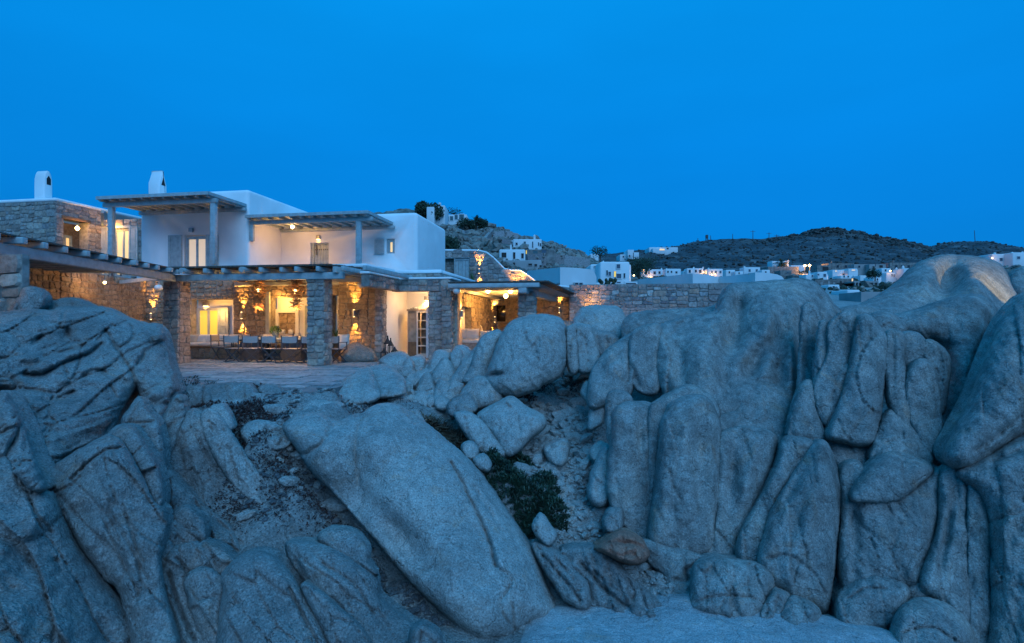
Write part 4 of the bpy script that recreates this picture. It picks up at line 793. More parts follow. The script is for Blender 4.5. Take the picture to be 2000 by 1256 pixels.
# ================================================================ pergolas
def pergola(name, label, fa, fb, a0, a1, z, beams, rafters, fascia=True, posts=(), mm=M_WD, mat_t=.03, rh=.09, rw=.07, over=.0, wob=0):
    """roof over fa..fb in depth; rafters run back, beams run along"""
    r = empty(name, H((a0+a1)/2, (fa+fb)/2, z-.3), label, 'pergola')
    rr = random.Random(int(a0*100))
    for bb, zb, x0, x1, h in beams:
        m = MB(); m.bar(H(x0, bb, zb-h/2), H(x1, bb, zb-h/2), .13, h); m.build('beam', mm, r, bevel=.012)
    for k in range(rafters):
        x = a0+.06+(a1-a0-.12)*k/(rafters-1)+(rr.uniform(-wob, wob) if 0 < k < rafters-1 else 0)
        m = MB(); m.bar(H(x, fa+(.0 if not wob else rr.uniform(-.06, .03)), z-rh/2), H(x+rr.uniform(-wob, wob)*.5, fb, z-rh/2), rw, rh); m.build('rafter', mm, r, bevel=.01)
    if fascia:
        t = .11
        m = MB(); m.bar(H(a0-.03, fa-.03, z+.02), H(a1+.03, fa-.03, z+.02), .05, t); m.bar(H(a1+.01, fa, z+.02), H(a1+.01, fb, z+.02), .05, t); m.bar(H(a0-.01, fa, z+.02), H(a0-.01, fb, z+.02), .05, t); m.build('fascia', mm, r)
    m = MB(); ss = 26
    for k in range(ss):
        y0 = fa+(fb-fa)*k/ss; y1 = fa+(fb-fa)*(k+.92)/ss
        m.add([H(x, y, zz) for zz in (z+.003, z+.003+mat_t) for x, y in ((a0-over, y0), (a1+over, y0), (a1+over, y1), (a0-over, y1))], [(0,3,2,1),(4,5,6,7),(0,1,5,4),(1,2,6,5),(2,3,7,6),(3,0,4,7)])
    m.build('roof_slats', M_WD if fascia else M_MAT, r)
    for pa, pb, z0, z1 in posts:
        m = MB(); m.add([H(pa+dx, pb+dy, zz) for zz in (z0, z1) for dx, dy in ((-.09,-.08),(.09,-.08),(.09,.08),(-.09,.08))], [(0,3,2,1),(4,5,6,7),(0,1,5,4),(1,2,6,5),(2,3,7,6),(3,0,4,7)]); m.build('post', mm, r, bevel=.012)
    return r
p1 = pergola('pergola', 'small grey timber pergola on two posts in front of the tall white storey', 1.67, 3.60, aat(191, 1.67), -.28, 4.34, [(1.97, 4.25, aat(203, 1.97), aat(424, 1.97), .15), (3.5, 4.25, aat(273, 3.5), -.2, .12)], 11, posts=[(aat(218, 2.0), 2.0, UF, 4.10), (aat(417.5, 2.0), 2.0, UF, 4.10)])
m = MB(); m.bar(H(aat(200, 3.4), 3.4, 4.3), H(aat(200, 5.9), 5.9, 4.3), .1, .1); m.build('beam', M_WD, p1)
p2 = pergola('pergola', 'small grey timber pergola with one post over the studded plank door', 3.42, 5.66, -.12, 4.68, 3.88, [(3.7, 3.79, aat(489, 3.7), aat(728, 3.7), .14), (5.55, 3.79, -.1, aat(771, 5.55), .12)], 12, posts=[(aat(701, 3.72), 3.72, UF, 3.65)])
m = MB(); m.add([H(x, y, z) for z in (3.02, 3.65) for x, y in ((-.16, 3.62), (.0, 3.62), (.0, 3.76), (-.16, 3.76))], [(0,3,2,1),(4,5,6,7),(0,1,5,4),(1,2,6,5),(2,3,7,6),(3,0,4,7)]); m.build('bracket', M_WD, p2, bevel=.03)
pendant(H(aat(571, 4.4), 4.4, zat(443, aat(571, 4.4), 4.4)), 'bulb hanging under the small pergola over the plank door', 5, .05)
# main terrace pergola
ra = [aat(px, -.35) for px in (357, 398, 432, 474, 507, 546, 578, 619)]
PG = empty('terrace_pergola', H(3, 1.5, 1.2), 'wide pergola of round and squared grey beams over the dining terrace', 'pergola')
m = MB(); m.bar(H(-.12, 0, 1.335), H(aat(672, 0), 0, 1.335), .16, .20); m.build('beam', M_WD, PG, bevel=.02)
for k, x in enumerate([ra[0]]+ra[1:]+[ra[-1]+.75, ra[-1]+1.45]):
    m = MB()
    if k in (0, 3): m.tube([H(x, -.42, 1.52), H(x+.1, 3.2, 1.52)], .085, 12)
    else: m.bar(H(x, -.38+.04*(k % 3), 1.515), H(x+.06, 3.2, 1.515), .10, .14)
    m.build('rafter', M_WD, PG, bevel=0 if k in (0, 3) else .015, smooth=False)
m = MB(); m.bar(H(-.3, 3.05, 1.36), H(6.0, 3.05, 1.36), .14, .15); m.build('beam', M_WDL, PG, bevel=.02)
m = MB(); m.bar(H(aat(660, 0), -.2, 1.5), H(5.95, 2.6, 1.43), .13, .17); m.bar(H(aat(600, 1.6), 1.6, 1.38), H(5.95, 1.6, 1.32), .12, .13); m.build('beam', M_WDL, PG)
m = MB()
for k in range(44):
    y0 = -.28+3.5*k/44; zz = 1.615+RS.uniform(-.01, .01); x1 = 5.9-.8*max(0, (1.2-y0)/1.5)
    m.add([H(x, y, z) for z in (zz, zz+.045) for x, y in ((-.3+RS.uniform(-.1,.05), y0), (x1, y0), (x1, y0+.074), (-.3, y0+.074))], [(0,3,2,1),(4,5,6,7),(0,1,5,4),(1,2,6,5),(2,3,7,6),(3,0,4,7)])
m.build('reed_mat', M_MAT, PG)
# left wing pergola, turned outwards
W0 = H(-.05, 0, 0); wd = Vector((.148, -.989, 0)).normalized(); wi = Vector((-.989, -.148, 0)).normalized()
def Q(t, s, z): p = W0+wd*t+wi*s; return Vector((p.x, p.y, EY+z))     # t towards the camera, s inwards (left)
LG = empty('terrace_pergola', Q(4, 1.5, 1.2), 'long grey pergola running towards the camera along the left wing', 'pergola')
m = MB(); m.bar(Q(.12, 0, 1.33), Q(9.6, 0, 1.33), .16, .22); m.build('beam', M_WD, LG, bevel=.02)
m = MB(); m.bar(Q(-3.0, 3.3, 1.38), Q(9, 2.9, 1.38), .14, .16); m.build('beam', M_WDL, LG, bevel=.02)
m = MB(); m.bar(Q(-3.0, 3.3, 1.37), Q(.1, .1, 1.37), .10, .12); m.build('beam', M_WDL, LG)
for k in range(15):
    t = .35+k*.62; m = MB(); m.bar(Q(t+RS.uniform(-.05, .05), -.30+RS.uniform(-.06, .06), 1.505), Q(t-.1, 4.3, 1.505), .13, .125); m.build('rafter', M_WD, LG, bevel=.015)
m = MB()
for k in range(44):
    s0 = -.22+4.6*k/44; zz = 1.575+RS.uniform(-.008, .008)
    m.add([Q(t, s, z) for z in (zz, zz+.03) for t, s in ((.1, s0), (9.4, s0), (9.4, s0+.099), (.1, s0+.099))], [(0,1,2,3),(4,7,6,5),(0,4,5,1),(1,5,6,2),(2,6,7,3),(3,7,4,0)])
m.build('reed_mat', M_MAT, LG)
m = MB(); m.add([Q(t, s, z) for z in (.7, 1.27) for t, s in ((7.9, .35), (8.05, .35), (8.05, .75), (7.9, .75))], [(0,1,2,3),(4,7,6,5),(0,4,5,1),(1,5,6,2),(2,6,7,3),(3,7,4,0)]); 
tag(m.build('wall_end', M_WH, bevel=.02), 'short white plastered wall end under the left pergola beam', 'wall end')
# walls of the left wing
lw = empty('stone_wall', Q(3, 3.4, FL), 'long dim brown stone wall under the left pergola', 'wall')
p0 = H(aat(285, 3.2), 3.2, 0); p1_ = Q(9.5, 3.2, 0); uu = (p1_-p0); uu.z = 0; LWF = Fr((p0.x, p0.y, 0), uu, Vector((-uu.y, uu.x, 0)) if Vector((-uu.y, uu.x, 0)).x > 0 else Vector((uu.y, -uu.x, 0)))
stones(lw, LWF, 0, uu.length, FL, 1.56, .25, .16, m=M_STB, mm=M_MO, jn=.01, wrap=0)
nw = empty('stone_wall', Q(7.6, -.3, FL), 'rough blue-grey stone wall end carrying the left pergola beam at the picture edge', 'wall')
nf = Fr(P(44, 628, 9.4)-Vector((0, 0, EY)), (1, -.12, 0), (-.12, -1, 0))
stones(nw, nf, -3.2, 0, -.6, 1.19, .42, .26, m=M_ST, wrap=0, proud=.05, th=.12)
# ================================================================ pillars
pillar(aat(320, 0), aat(348, 0), 0, .48, FL, 1.24, 'brownish stone pillar at the left corner of the dining terrace', .27, .15, m=masonry('warm_stone', [(.40,.32,.27),(.30,.26,.24),(.46,.38,.32),(.26,.22,.20),(.38,.34,.31),(.34,.26,.21)]))
pillar(aat(601, 0), aat(631, 0), 0, .5, FL, 1.30, 'blue-grey stone pillar in front of the dining table', .26, .16)
# ================================================================ back wall of the dining terrace
bb = 3.2; a_ = lambda px, b=3.2: aat(px, b); z_ = lambda py, px, b=3.2: zat(py, aat(px, b), b)
BW = empty('stone_wall', H(1, bb, FL), 'warmly lit stone back wall of the dining terrace with two plastered niches', 'wall')
n1 = (a_(373), a_(456), FL, z_(585, 415)); n2 = (a_(530), a_(606), FL, z_(581, 570)); n3 = (a_(648), a_(662), FL, z_(577, 655))
stones(BW, FB(bb), a_(284), a_(664), FL, 1.55, .25, .15, holes=[n1, n2, n3], m=M_STB, mm=M_MO, wrap=0, proud=.04)
def niche(h, label, dp=.5):
    r = empty('plaster_niche', H((h[0]+h[1])/2, bb+dp, h[2]), label, 'niche')
    f = FB(bb+dp); part('back_panel', M_WH, r, f, h[0], h[1], h[2], h[3], 0, -.1)
    m = MB(); m.add([H(x, y, z) for z in (h[3], h[3]+.05) for x, y in ((h[0], bb+.25), (h[1], bb+.25), (h[1], bb+dp), (h[0], bb+dp))], [(0,3,2,1),(4,5,6,7),(0,1,5,4),(1,2,6,5),(2,3,7,6),(3,0,4,7)]); m.build('soffit', M_WH, r)
    return r, f
N1, NF = niche(n1, 'cream plastered niche with a lit glazed door and shutters behind the bench', .35)
ab = lambda px: aat(px, bb+.35); zb = lambda py, px: zat(py, aat(px, bb+.35), bb+.35)
glazed(N1, NF, ab(388), ab(432), FL+.5, zb(601, 410), o=.03, m=M_WINY, fm=M_WDL)
shutter(N1, NF, ab(431), ab(450), FL+.5, zb(601, 440), o=.08, m=M_WD); shutter(N1, NF, ab(373), ab(387), FL+.5, zb(602, 380), o=.03, m=M_WDL)
box_lamp(NF, ab(404), zb(596, 404), 'lit box lamp above the glazed door behind the bench', 16, w_=.22)
N2, NF2 = niche(n2, 'cream plastered niche with a square framed stone opening behind the dining table', .35)
m = MB(); u0, u1, c, d = ab(540), ab(586), zb(652, 563), zb(604, 563); t = .13
fbox(m, NF2, u0, u0+t, c, d, 0, .1); fbox(m, NF2, u1-t, u1, c, d, 0, .1); fbox(m, NF2, u0+t, u1-t, d-t, d, 0, .1); fbox(m, NF2, u0-.05, u1+.05, c-.12, c, 0, .2); m.build('opening_frame', M_WH, N2)
point(NF.p(ab(440), .3, .45), 3, .08); point(NF.p(ab(380), .3, .45), 2, .08); point(NF2.p(ab(563), .75, .5), 3.5, .08)  # added fill lights that brighten the niches, no lamp fixture hangs here
part('dark_recess', M_STB, N2, NF2, u0+t, u1-t, c, d-t, .004, .02)
part('shutter', M_WD, N2, NF2, ab(597), ab(604), FL+.5, zb(597, 600), .01, .06)
stones(N2, Fr(NF2.p(0, 0, .02)-Vector((0, 0, EY)), NF2.u, NF2.n), u0+t, u1-t, c, d-t, .22, .16, m=M_STB, core=False, proud=.02)
N3, NF3 = niche(n3, 'narrow plastered doorway behind the pillar of the dining terrace', .35)
box_lamp(NF3, ab(652), zb(590, 652), 'lit box lamp in the narrow doorway behind the pillar', 12)
part('post', M_WDL, BW, FB(bb), a_(522.5), a_(529.5), FL, z_(570, 526), .03, .12)
# stone wall with light right of the pillar, its pier and the deep fascia
wb = 3.0; SWR = empty('stone_wall', H(5, wb, FL), 'stone wall with an up-and-down light between the pillar and the cabinet doorway', 'wall')
stones(SWR, FB(wb), aat(662, wb), aat(735, wb), FL, 1.45, .24, .15, m=M_STB, wrap=0)
SPR = pillar(aat(733, 2.5), aat(744, 2.5), 2.5, 2.95, FL, 1.10, 'slim stone pier at the left side of the cabinet doorway', .22, .15)
FA6 = 6.05; fb_ = 2.9
FC = empty('stone_fascia', H(7, fb_, 1.1), 'stone lintel wall with white coping over the cabinet doorway', 'wall')
stones(FC, FB(fb_), FA6-.25, aat(880, fb_), 1.03, 1.43, .26, .17, wrap=0, th=.4)
stones(FC, FA(FA6, 1), .55, fb_, 1.05, 1.43, .26, .17, wrap=0, th=.25)
m = MB(); m.add([H(x, y, z) for z in (1.432, 1.50) for x, y in ((FA6-.28, .5), (FA6+.05, .5), (FA6+.05, fb_-.05), (FA6-.28, fb_-.05))], [(0,3,2,1),(4,5,6,7),(0,1,5,4),(1,2,6,5),(2,3,7,6),(3,0,4,7)])
m.add([H(x, y, z) for z in (1.43, 1.503) for x, y in ((FA6-.28, fb_-.05), (aat(880, fb_)+.05, fb_-.05), (aat(880, fb_)+.05, 4.1), (FA6-.28, 4.1))], [(0,3,2,1),(4,5,6,7),(0,1,5,4),(1,2,6,5),(2,3,7,6),(3,0,4,7)])
m.build('coping', M_WC, FC, bevel=.02)
UPP = empty('stone_parapet', H(6, 4, 1.5), 'upper terrace parapet of stone with a thick white coping', 'parapet')
stones(UPP, FB(1.65), aat(650, 1.65), 5.45, 1.50, 1.74, .22, .13, wrap=0, th=.25)
stones(UPP, FA(5.45, 1), 1.65, 4.0, 1.50, 1.74, .22, .13, wrap=0, th=.25)
stones(UPP, FB(4.0), 5.45, aat(860, 4.0), 1.50, 1.74, .24, .14, wrap=0, th=.25)
stones(UPP, FA(aat(860, 4.0), 1), 4.0, 10, 1.30, 1.74, .26, .15, wrap=0, th=.25)
ap = aat(860, 4.0)
for x0, x1, y0, y1, zo in ((aat(645, 1.65), 5.48, 1.60, 1.92, 0), (5.19, 5.485, 1.92, 4.0, .003), (5.19, ap+.04, 3.95, 4.26, .006), (ap-.27, ap+.045, 4.26, 10.0, .002)):
    m = MB(); m.add([H(x, y, z) for z in (1.742, 1.86+zo) for x, y in ((x0, y0), (x1, y0), (x1, y1), (x0, y1))], [(0,3,2,1),(4,5,6,7),(0,1,5,4),(1,2,6,5),(2,3,7,6),(3,0,4,7)]); m.build('coping', M_WC, UPP, bevel=.03)
# upper terrace slab
m = MB(); m.add([H(x, y, z) for z in (1.66, UF-.012) for x, y in ((-4.95, 3.55), (5.1, 3.55), (5.1, 9), (-4.95, 9))], [(0,3,2,1),(4,5,6,7),(0,1,5,4),(1,2,6,5),(2,3,7,6),(3,0,4,7)])
tag(m.build('upper_terrace', M_WC), kind='structure')
# cabinet doorway room
RM = empty('entrance_room', H(7, 4, FL), 'white plastered entrance room lit inside, holding a tall cabinet', 'room')
ra0, ra1 = aat(755, 3.2), aat(842, 3.2)
for nm, q in (('side_wall', (ra0-.2, ra0, 3.22, 6.2)), ('side_wall', (ra1+.45, ra1+.6, 3.3, 6.2)), ('back_wall', (ra0, ra1+.45, 5.2, 5.35))):
    m = MB(); m.add([H(x, y, z) for z in (FL, 1.42) for x, y in ((q[0], q[2]), (q[1], q[2]), (q[1], q[3]), (q[0], q[3]))], [(0,3,2,1),(4,5,6,7),(0,1,5,4),(1,2,6,5),(2,3,7,6),(3,0,4,7)]); m.build(nm, M_WH, RM)
m = MB(); m.add([H(x, y, z) for z in (1.30, 1.42) for x, y in ((ra0, 3.32), (ra1+.45, 3.32), (ra1+.45, 5.2), (ra0, 5.2))], [(0,3,2,1),(4,5,6,7),(0,1,5,4),(1,2,6,5),(2,3,7,6),(3,0,4,7)]); m.build('ceiling', M_WH, RM)
box_lamp(FB(5.2), aat(834, 5.2), zat(585, aat(834, 5.2), 5.2), 'lit wall lamp high in the entrance room', 22)
point(H(ra0+1.3, 4.0, .9), 9, .1, (1, .62, .33))
cb = 4.2; ca = lambda px: aat(px, cb); CBN = empty('cabinet', H(ca(815), cb, FL), 'tall weathered cabinet with shelves in the doorway', 'cabinet')
cz = zat(604, ca(815), cb); FCb = FB(cb); x0, x1 = ca(797), ca(840); xm = ca(814)
part('side_panel', M_CAB, CBN, FCb, x0, xm, FL+.55, cz-.06, 0, -.4); part('base_panel', M_CABD, CBN, FCb, x0, xm, FL, FL+.55, .01, -.4)
part('cornice', M_CAB, CBN, FCb, x0-.04, x1+.04, cz-.06, cz, .04, -.44)
m = MB(); t = .05; fbox(m, FCb, xm, xm+t, FL+.06, cz-.06, 0, .03); fbox(m, FCb, xm+.42, xm+.42+t, FL+.06, cz-.06, 0, .03); fbox(m, FCb, xm+t, xm+.42, cz-.12, cz-.06, 0, .03); m.build('door_frame', M_CU, CBN)
for k in range(5): z0 = FL+.08+k*(cz-FL-.2)/5; part('shelf', M_CU, CBN, FCb, xm+t, xm+.42, z0, z0+.035, .02, -.35)
part('back_panel', M_CAB, CBN, FCb, xm+t, xm+.42, FL+.06, cz-.12, -.36, -.38); part('side_panel', M_CAB, CBN, FCb, xm+.47, x1, FL+.55, cz-.06, .0, -.4); part('base_panel', M_CABD, CBN, FCb, xm+.47, x1, FL, FL+.55, .01, -.4)
part('plinth', M_CU, CBN, FCb, xm-.04, xm+.55, FL, FL+.07, -.1, .08)
for k, (px, s) in enumerate(((807, .12), (801, .08))):
    m = MB(); q = H(ca(px), cb+.2, cz); m.lathe(q, [(s*.5, 0), (s, s*.4), (s*.8, s*.6), (s*.3, s*.7)], 12); tag(m.build('bowl', M_WDL, smooth=True), ['larger shallow bowl on top of the tall cabinet', 'smaller shallow bowl on top of the tall cabinet'][k], 'bowl')
# right doorway pillars
pillar(aat(838, 2.95), aat(863, 2.95), 2.95, 3.6, FL, 1.03, 'stone pillar right of the cabinet doorway', .26, .15)
pillar(aat(863, 2.75)+.01, aat(880, 2.75), 2.75, 3.6, FL, 1.22, 'stone pillar carrying the left corner of the right pergola', .22, .15)
# ================================================================ right terrace
ra_ = aat(880, 2.75); rbk = 10.5
LW2 = empty('stone_wall', H(ra_, 6, FL), 'left side wall of the right terrace with a plastered doorway', 'wall')
F7 = FA(ra_+.02, 1); h7 = (bat(895, ra_), bat(919, ra_), FL, 1.25*.42)
stones(LW2, F7, 3.0, rbk, FL, 1.22, .32, .2, holes=[h7], m=M_STB, wrap=0)
m = MB(); fbox(m, F7, h7[0], h7[1]+1.2, h7[2], h7[3], -1.2, -1.1); fbox(m, F7, h7[1]+.01, h7[1]+.11, h7[2], h7[3], -1.1, -.3); m.build('recess_wall', M_WH, LW2)
d = part('door', M_CUB, LW2, F7, h7[0]+.6, h7[1]+.9, FL, .38, -1.09, -1.05); 
point(F7.p((h7[0]+h7[1])/2, .2, -.5), 6, .08)
part('pilaster', M_ST, LW2, F7, 3.1, 3.7, FL, 1.2, .02, .12)
BK2 = empty('stone_wall', H(9.5, rbk, FL), 'back wall of the right terrace with a dark screen', 'wall')
FK = FB(rbk); stones(BK2, FK, ra_+.05, aat(1112, rbk), FL, 1.2, .36, .24, m=M_STB, wrap=0, th=.4)
t0, t1 = aat(960, rbk), aat(988, rbk)
tvo = part('television', M_TV, None, FK, t0, t1, zat(628, t0, rbk), zat(597, t0, rbk), .06, .12, bevel=.01); tag(tvo, 'black flat screen hung on the back wall of the right terrace', 'television')
part('sill', M_ST, BK2, FK, t0-.05, t1+.05, zat(630, t0, rbk), zat(628.3, t0, rbk), .03, .16)
RP = pillar(aat(1013, 3.0), aat(1043, 3.0), 3.0, 3.6, FL, 1.0, 'stone pillar under the square beam end of the right pergola', .24, .16)
R3 = empty('terrace_pergola', H(9.5, 6, 1.2), 'deep grey pergola over the right terrace with hanging bulbs', 'pergola')
al, ar = aat(876, 2.5), aat(1054, 2.5)
m = MB(); m.bar(H(al, 2.5, 1.17), H(ar, 2.5, 1.17), .14, .15); m.build('beam', M_WD, R3, bevel=.02)
m = MB(); m.bar(H(aat(1022, 2.7), 2.45, 1.02), H(aat(1075, 8), 10.3, 1.02), .28, .22); m.build('beam', M_WD, R3, bevel=.03)
m = MB(); m.bar(H(ra_+.1, 2.55, 1.08), H(ra_+.35, rbk, 1.05), .16, .12); m.build('beam', M_WDL, R3, bevel=.02)
for k in range(19):
    y = 2.75+k*.42; m = MB(); m.bar(H(al+.02, y, 1.18), H(ar+(y-2.5)*.06, y, 1.18), .07, .09); m.build('rafter', M_WDL, R3)
m = MB()
for k in range(40):
    x0 = al+(ar+.3-al)*k/40; x1 = x0+(ar+.3-al)/42; m.add([H(x, y, z) for z in (1.262+.004*(k % 3), 1.30+.004*(k % 3)) for x, y in ((x0, 2.42), (x1, 2.42), (x1+.5*k/40, rbk+.2), (x0+.5*k/40, rbk+.2))], [(0,3,2,1),(4,5,6,7),(0,1,5,4),(1,2,6,5),(2,3,7,6),(3,0,4,7)])
m.build('reed_mat', M_MAT, R3)
for k, (px, py, b) in enumerate(((953, 568, 5.2), (997, 568, 5.0), (988, 578, 6.5))):
    a = aat(px, b); pendant(H(a, b, zat(py, a, b)), ['left hanging bulb of three under the right pergola', 'right hanging bulb of three under the right pergola', 'lowest hanging bulb of three under the right pergola'][k], 11, .12, .085)
for k, (px, py, b, rr_) in enumerate(((892, 567, 2.6, .13), (966, 588, 9.6, .22))):
    a = aat(px, b); p = H(a, b, zat(py, a, b)); m = MB(); m.lathe(p, [(rr_*math.sin(math.pi*i/8)+.002, -rr_*math.cos(math.pi*i/8)) for i in range(9)], 16)
    r = empty('globe_speaker', p, ['white globe speaker on the front corner of the right pergola', 'white globe speaker at the back of the right terrace beside the screen'][k], 'speaker'); m.build('globe', M_GLB, r, smooth=True)
    m = MB(); m.tube([p+Vector((0, 0, rr_*.8)), p+Vector((0, 0, rr_*1.5))], .02); m.build('bracket', M_MET, r)
p = Q(-1.6, 1.7, 0); 
for k, (px, py, b, rr_) in enumerate(((310, 562, 2.3, .14), (706, 556, 2.3, .14))):
    a = aat(px, b); p = H(a, b, zat(py, a, b)); m = MB(); m.lathe(p, [(rr_*math.sin(math.pi*i/8)+.002, -rr_*math.cos(math.pi*i/8)*.8) for i in range(9)], 16)
    r = empty('globe_speaker', p, ['white globe speaker under the left pergola behind the brownish pillar', 'white globe speaker under the pergola in front of the lit stone wall'][k], 'speaker'); m.build('globe', M_GLB, r, smooth=True)
    m = MB(); m.tube([p+Vector((0, 0, rr_*.7)), p+Vector((0, 0, rr_*1.6))], .02); m.build('bracket', M_MET, r)
# bench with cushions on the right terrace
sb = 4.3; BN = empty('built_bench', H(9, sb, FL), 'low built stone bench on the right terrace with a white seat', 'bench')
fs = FB(sb); u0, u1 = aat(893, sb), aat(960, sb)
part('bench_base', M_ST, BN, fs, u0, u1, FL, -.78, 0, -.8); part('seat_cushion', M_CU, BN, fs, u0, u1, -.78, -.66, .05, -.75, bevel=.03)
part('back_wall', M_ST, BN, Fr(fs.p(0, 0, -.9)-Vector((0,0,EY)), fs.u, fs.n), u0, u1+.3, FL, zat(656, u0, sb+.9), 0, -.15)
# ================================================================ lights on the stone
sconce(FB(bb), aat(301, bb), zat(618, aat(301, bb), bb), 'wall light on the left wing corner behind the brownish pillar', 26)
sconce(FB(bb), aat(477, bb), zat(616, aat(477, bb), bb), 'wall light between the two plastered niches of the dining terrace', 30)
sconce(FB(wb), aat(695, wb), zat(612, aat(695, wb), wb), 'wall light on the stone wall right of the blue-grey pillar', 30)
sconce(F7, 3.55, zat(613, ra_, 3.4), 'wall light near the front of the right terrace side wall', 22)
sconce(F7, 9.3, zat(624, ra_, 9.4), 'wall light at the far end of the right terrace side wall', 26)
sconce(FK, aat(1093, rbk), zat(606, aat(1093, rbk), rbk), 'wall light on the right end of the right terrace back wall', 34, dn=0)
pendant(Q(7.0, 1.4, 1.24), 'bright bulb under the left pergola near the picture edge', 5, .05, .09)
pendant(Q(-.6, 2.3, 1.22), 'small bulb under the left pergola above the wing corner', 3, .05, .04)
# chandeliers of driftwood sticks
def stick_light(px, py0, py1, b, label, sd):
    a = aat(px, b); zt, zb_ = zat(py0, a, b), zat(py1, a, b); r = empty('driftwood_lamp', H(a, b, zt), label, 'chandelier'); rg = random.Random(sd)
    for lay in range(3):
        m = MB()
        for k in range(40):
            t = rg.random(); z = zt+(zb_-zt)*t; w_ = (.36*(1-t)**.6+.12)*rg.uniform(.5, 1.15); an = rg.uniform(0, 2*math.pi); tilt = rg.uniform(-.10, .10)-.16*t*(sd % 2)
            c = H(a, b, z); d = Vector((math.cos(an), math.sin(an), 0)); o = Vector((-d.y, d.x, 0))*rg.uniform(.03, .10)
            m.tube([c+o+d*w_*rg.uniform(-1, .1)+Vector((0, 0, -tilt)), c+o+Vector((0, 0, rg.uniform(-.02, .02))), c+o+d*w_*rg.uniform(.5, 1)+Vector((0, 0, tilt))], [.010, .017, .008], 5)
        o_ = m.build('stick', M_DRIFT, r); o_['kind'] = 'stuff'
    m = MB(); q = H(a, b, zt+(zb_-zt)*.42); m.lathe(q, [(.01, -.07), (.05, -.03), (.05, .03), (.01, .07)], 10); m.build('bulb', M_BULB, r, smooth=True)
    m = MB(); m.tube([H(a, b, zt+.15), H(a, b, zb_+.1)], .008, 5); m.build('cord', M_MET, r)
    point(H(a, b+.1, zb_-.12), 8, .12, (1, .53, .15)); point(q, 10, .06, (1, .42, .10))
stick_light(505, 546, 598, 1.0, 'driftwood stick chandelier left of two over the dining terrace', 3)
stick_light(577, 546, 602, 1.0, 'driftwood stick chandelier right of two next to the blue-grey pillar', 4)
# ================================================================ dining furniture
def chair_proto(loc, label):
    r = empty('folding_chair', (0, 0, 0), label, 'chair', 'folding canvas chairs around the dining table')
    t = .022
    m = MB(); V3 = [(-.25, -.22, .84), (-.12, -.235, .835), (0, -.24, .83), (.12, -.235, .835), (.25, -.22, .84)]
    vs_ = []; 
    for dy in (0, -.012):
        for (x, y, z) in V3: vs_ += [(x, y+dy, z), (x, y+dy, z-.21)]
    n = 10; fs_ = []
    for i in range(4): fs_ += [(2*i, 2*i+1, 2*i+3, 2*i+2), (n+2*i, n+2*i+2, n+2*i+3, n+2*i+1), (2*i, 2*i+2, n+2*i+2, n+2*i), (2*i+1, n+2*i+1, n+2*i+3, 2*i+3)]
    m.add(vs_, fs_); m.build('backrest', M_CV, r, smooth=False)
    m = MB(); m.box((-.24, -.20, .43), (.24, .22, .45)); m.build('seat', M_CV, r, bevel=.008)
    for s in (-1, 1):
        m = MB(); m.bar((s*.255, -.22, .43), (s*.265, -.235, .86), .03, .03); m.bar((s*.255, .22, .43), (s*.255, .2, .64), .028, .028); m.build('back_post' , M_FR, r)
        m = MB(); m.bar((s*.262, -.26, .645), (s*.262, .23, .645), .045, .02); m.build('armrest', M_FR, r)
    for y in (-.2, .2):
        m = MB(); m.bar((-.25, y, .01), (.25, y, .44), .03, .02, up=(0, 1, 0)); m.build('leg', M_FR, r)
        m = MB(); m.bar((.25, y+.022, .01), (-.25, y+.022, .44), .03, .02, up=(0, 1, 0)); m.build('leg', M_FR, r)
    for s in (-1, 1):
        m = MB(); m.bar((s*.25, -.24, .015), (s*.25, .24, .015), .03, .025); m.build('foot_rail', M_FR, r)
        m = MB(); m.bar((s*.25, -.22, .43), (s*.25, .23, .43), .028, .03); m.build('seat_rail', M_FR, r)
    return r
ch = None; tb = 1.95
spots_ = [(461, 1.05, 0, 'second folding chair from the left on the near side of the dining table'), (497, 1.05, 4, 'third folding chair from the left, near side of the dining table'), (534, 1.0, -3, 'folding chair on the near side, in front of the potted plant'), (573, 1.05, 2, 'folding chair just left of the blue-grey pillar, near side of the table'), (611, 1.05, 0, 'folding chair mostly behind the blue-grey pillar'), (656, 1.2, -6, 'folding chair right of the blue-grey pillar beside the white pillow'),
          (433, 1.75, -78, 'folding chair at the left head of the dining table, seen side-on'), (468, 2.75, 180, 'leftmost folding chair on the far side of the dining table'), (512, 2.75, 176, 'middle folding chair on the far side of the dining table'), (552, 2.75, 183, 'rightmost folding chair on the far side of the dining table')]
for px, b, an, lab in spots_:
    p = H(aat(px, b), b, FL)
    if ch is None: ch = chair_proto(p, lab); tgt = ch
    else: tgt = copy_tree(ch, p, label=lab)
    tgt.location = p; tgt.rotation_euler[2] = RZ+R(an)
bpy.context.view_layer.update()
TB = empty('dining_table', H(2.5, tb, FL), 'long grey dining table with block legs under the chandeliers', 'table')
ft = FB(tb-.4); u0, u1 = aat(446, tb), aat(640, tb)
part('tabletop', M_WDL, TB, ft, u0, u1, FL+.70, FL+.75, 0, -.85, bevel=.01)
for px in (497, 576): u = aat(px, tb); part('leg', M_FR, TB, ft, u-.36, u+.36, FL, FL+.70, -.15, -.7)
part('stretcher', M_FR, TB, ft, u0+1.2, u1-1.2, FL+.12, FL+.2, -.38, -.46)
pp = H(aat(538, tb), tb, FL+.751)
PL = empty('potted_plant', pp, 'bushy green herb in a blue-grey pot on the dining table', 'potted plant')
m = MB(); m.lathe(pp, [(.085, 0), (.12, .19), (.135, .20), (.13, .22), (.11, .215)], 14); m.build('pot', M_POT, PL)
m = MB(); rg = random.Random(5)
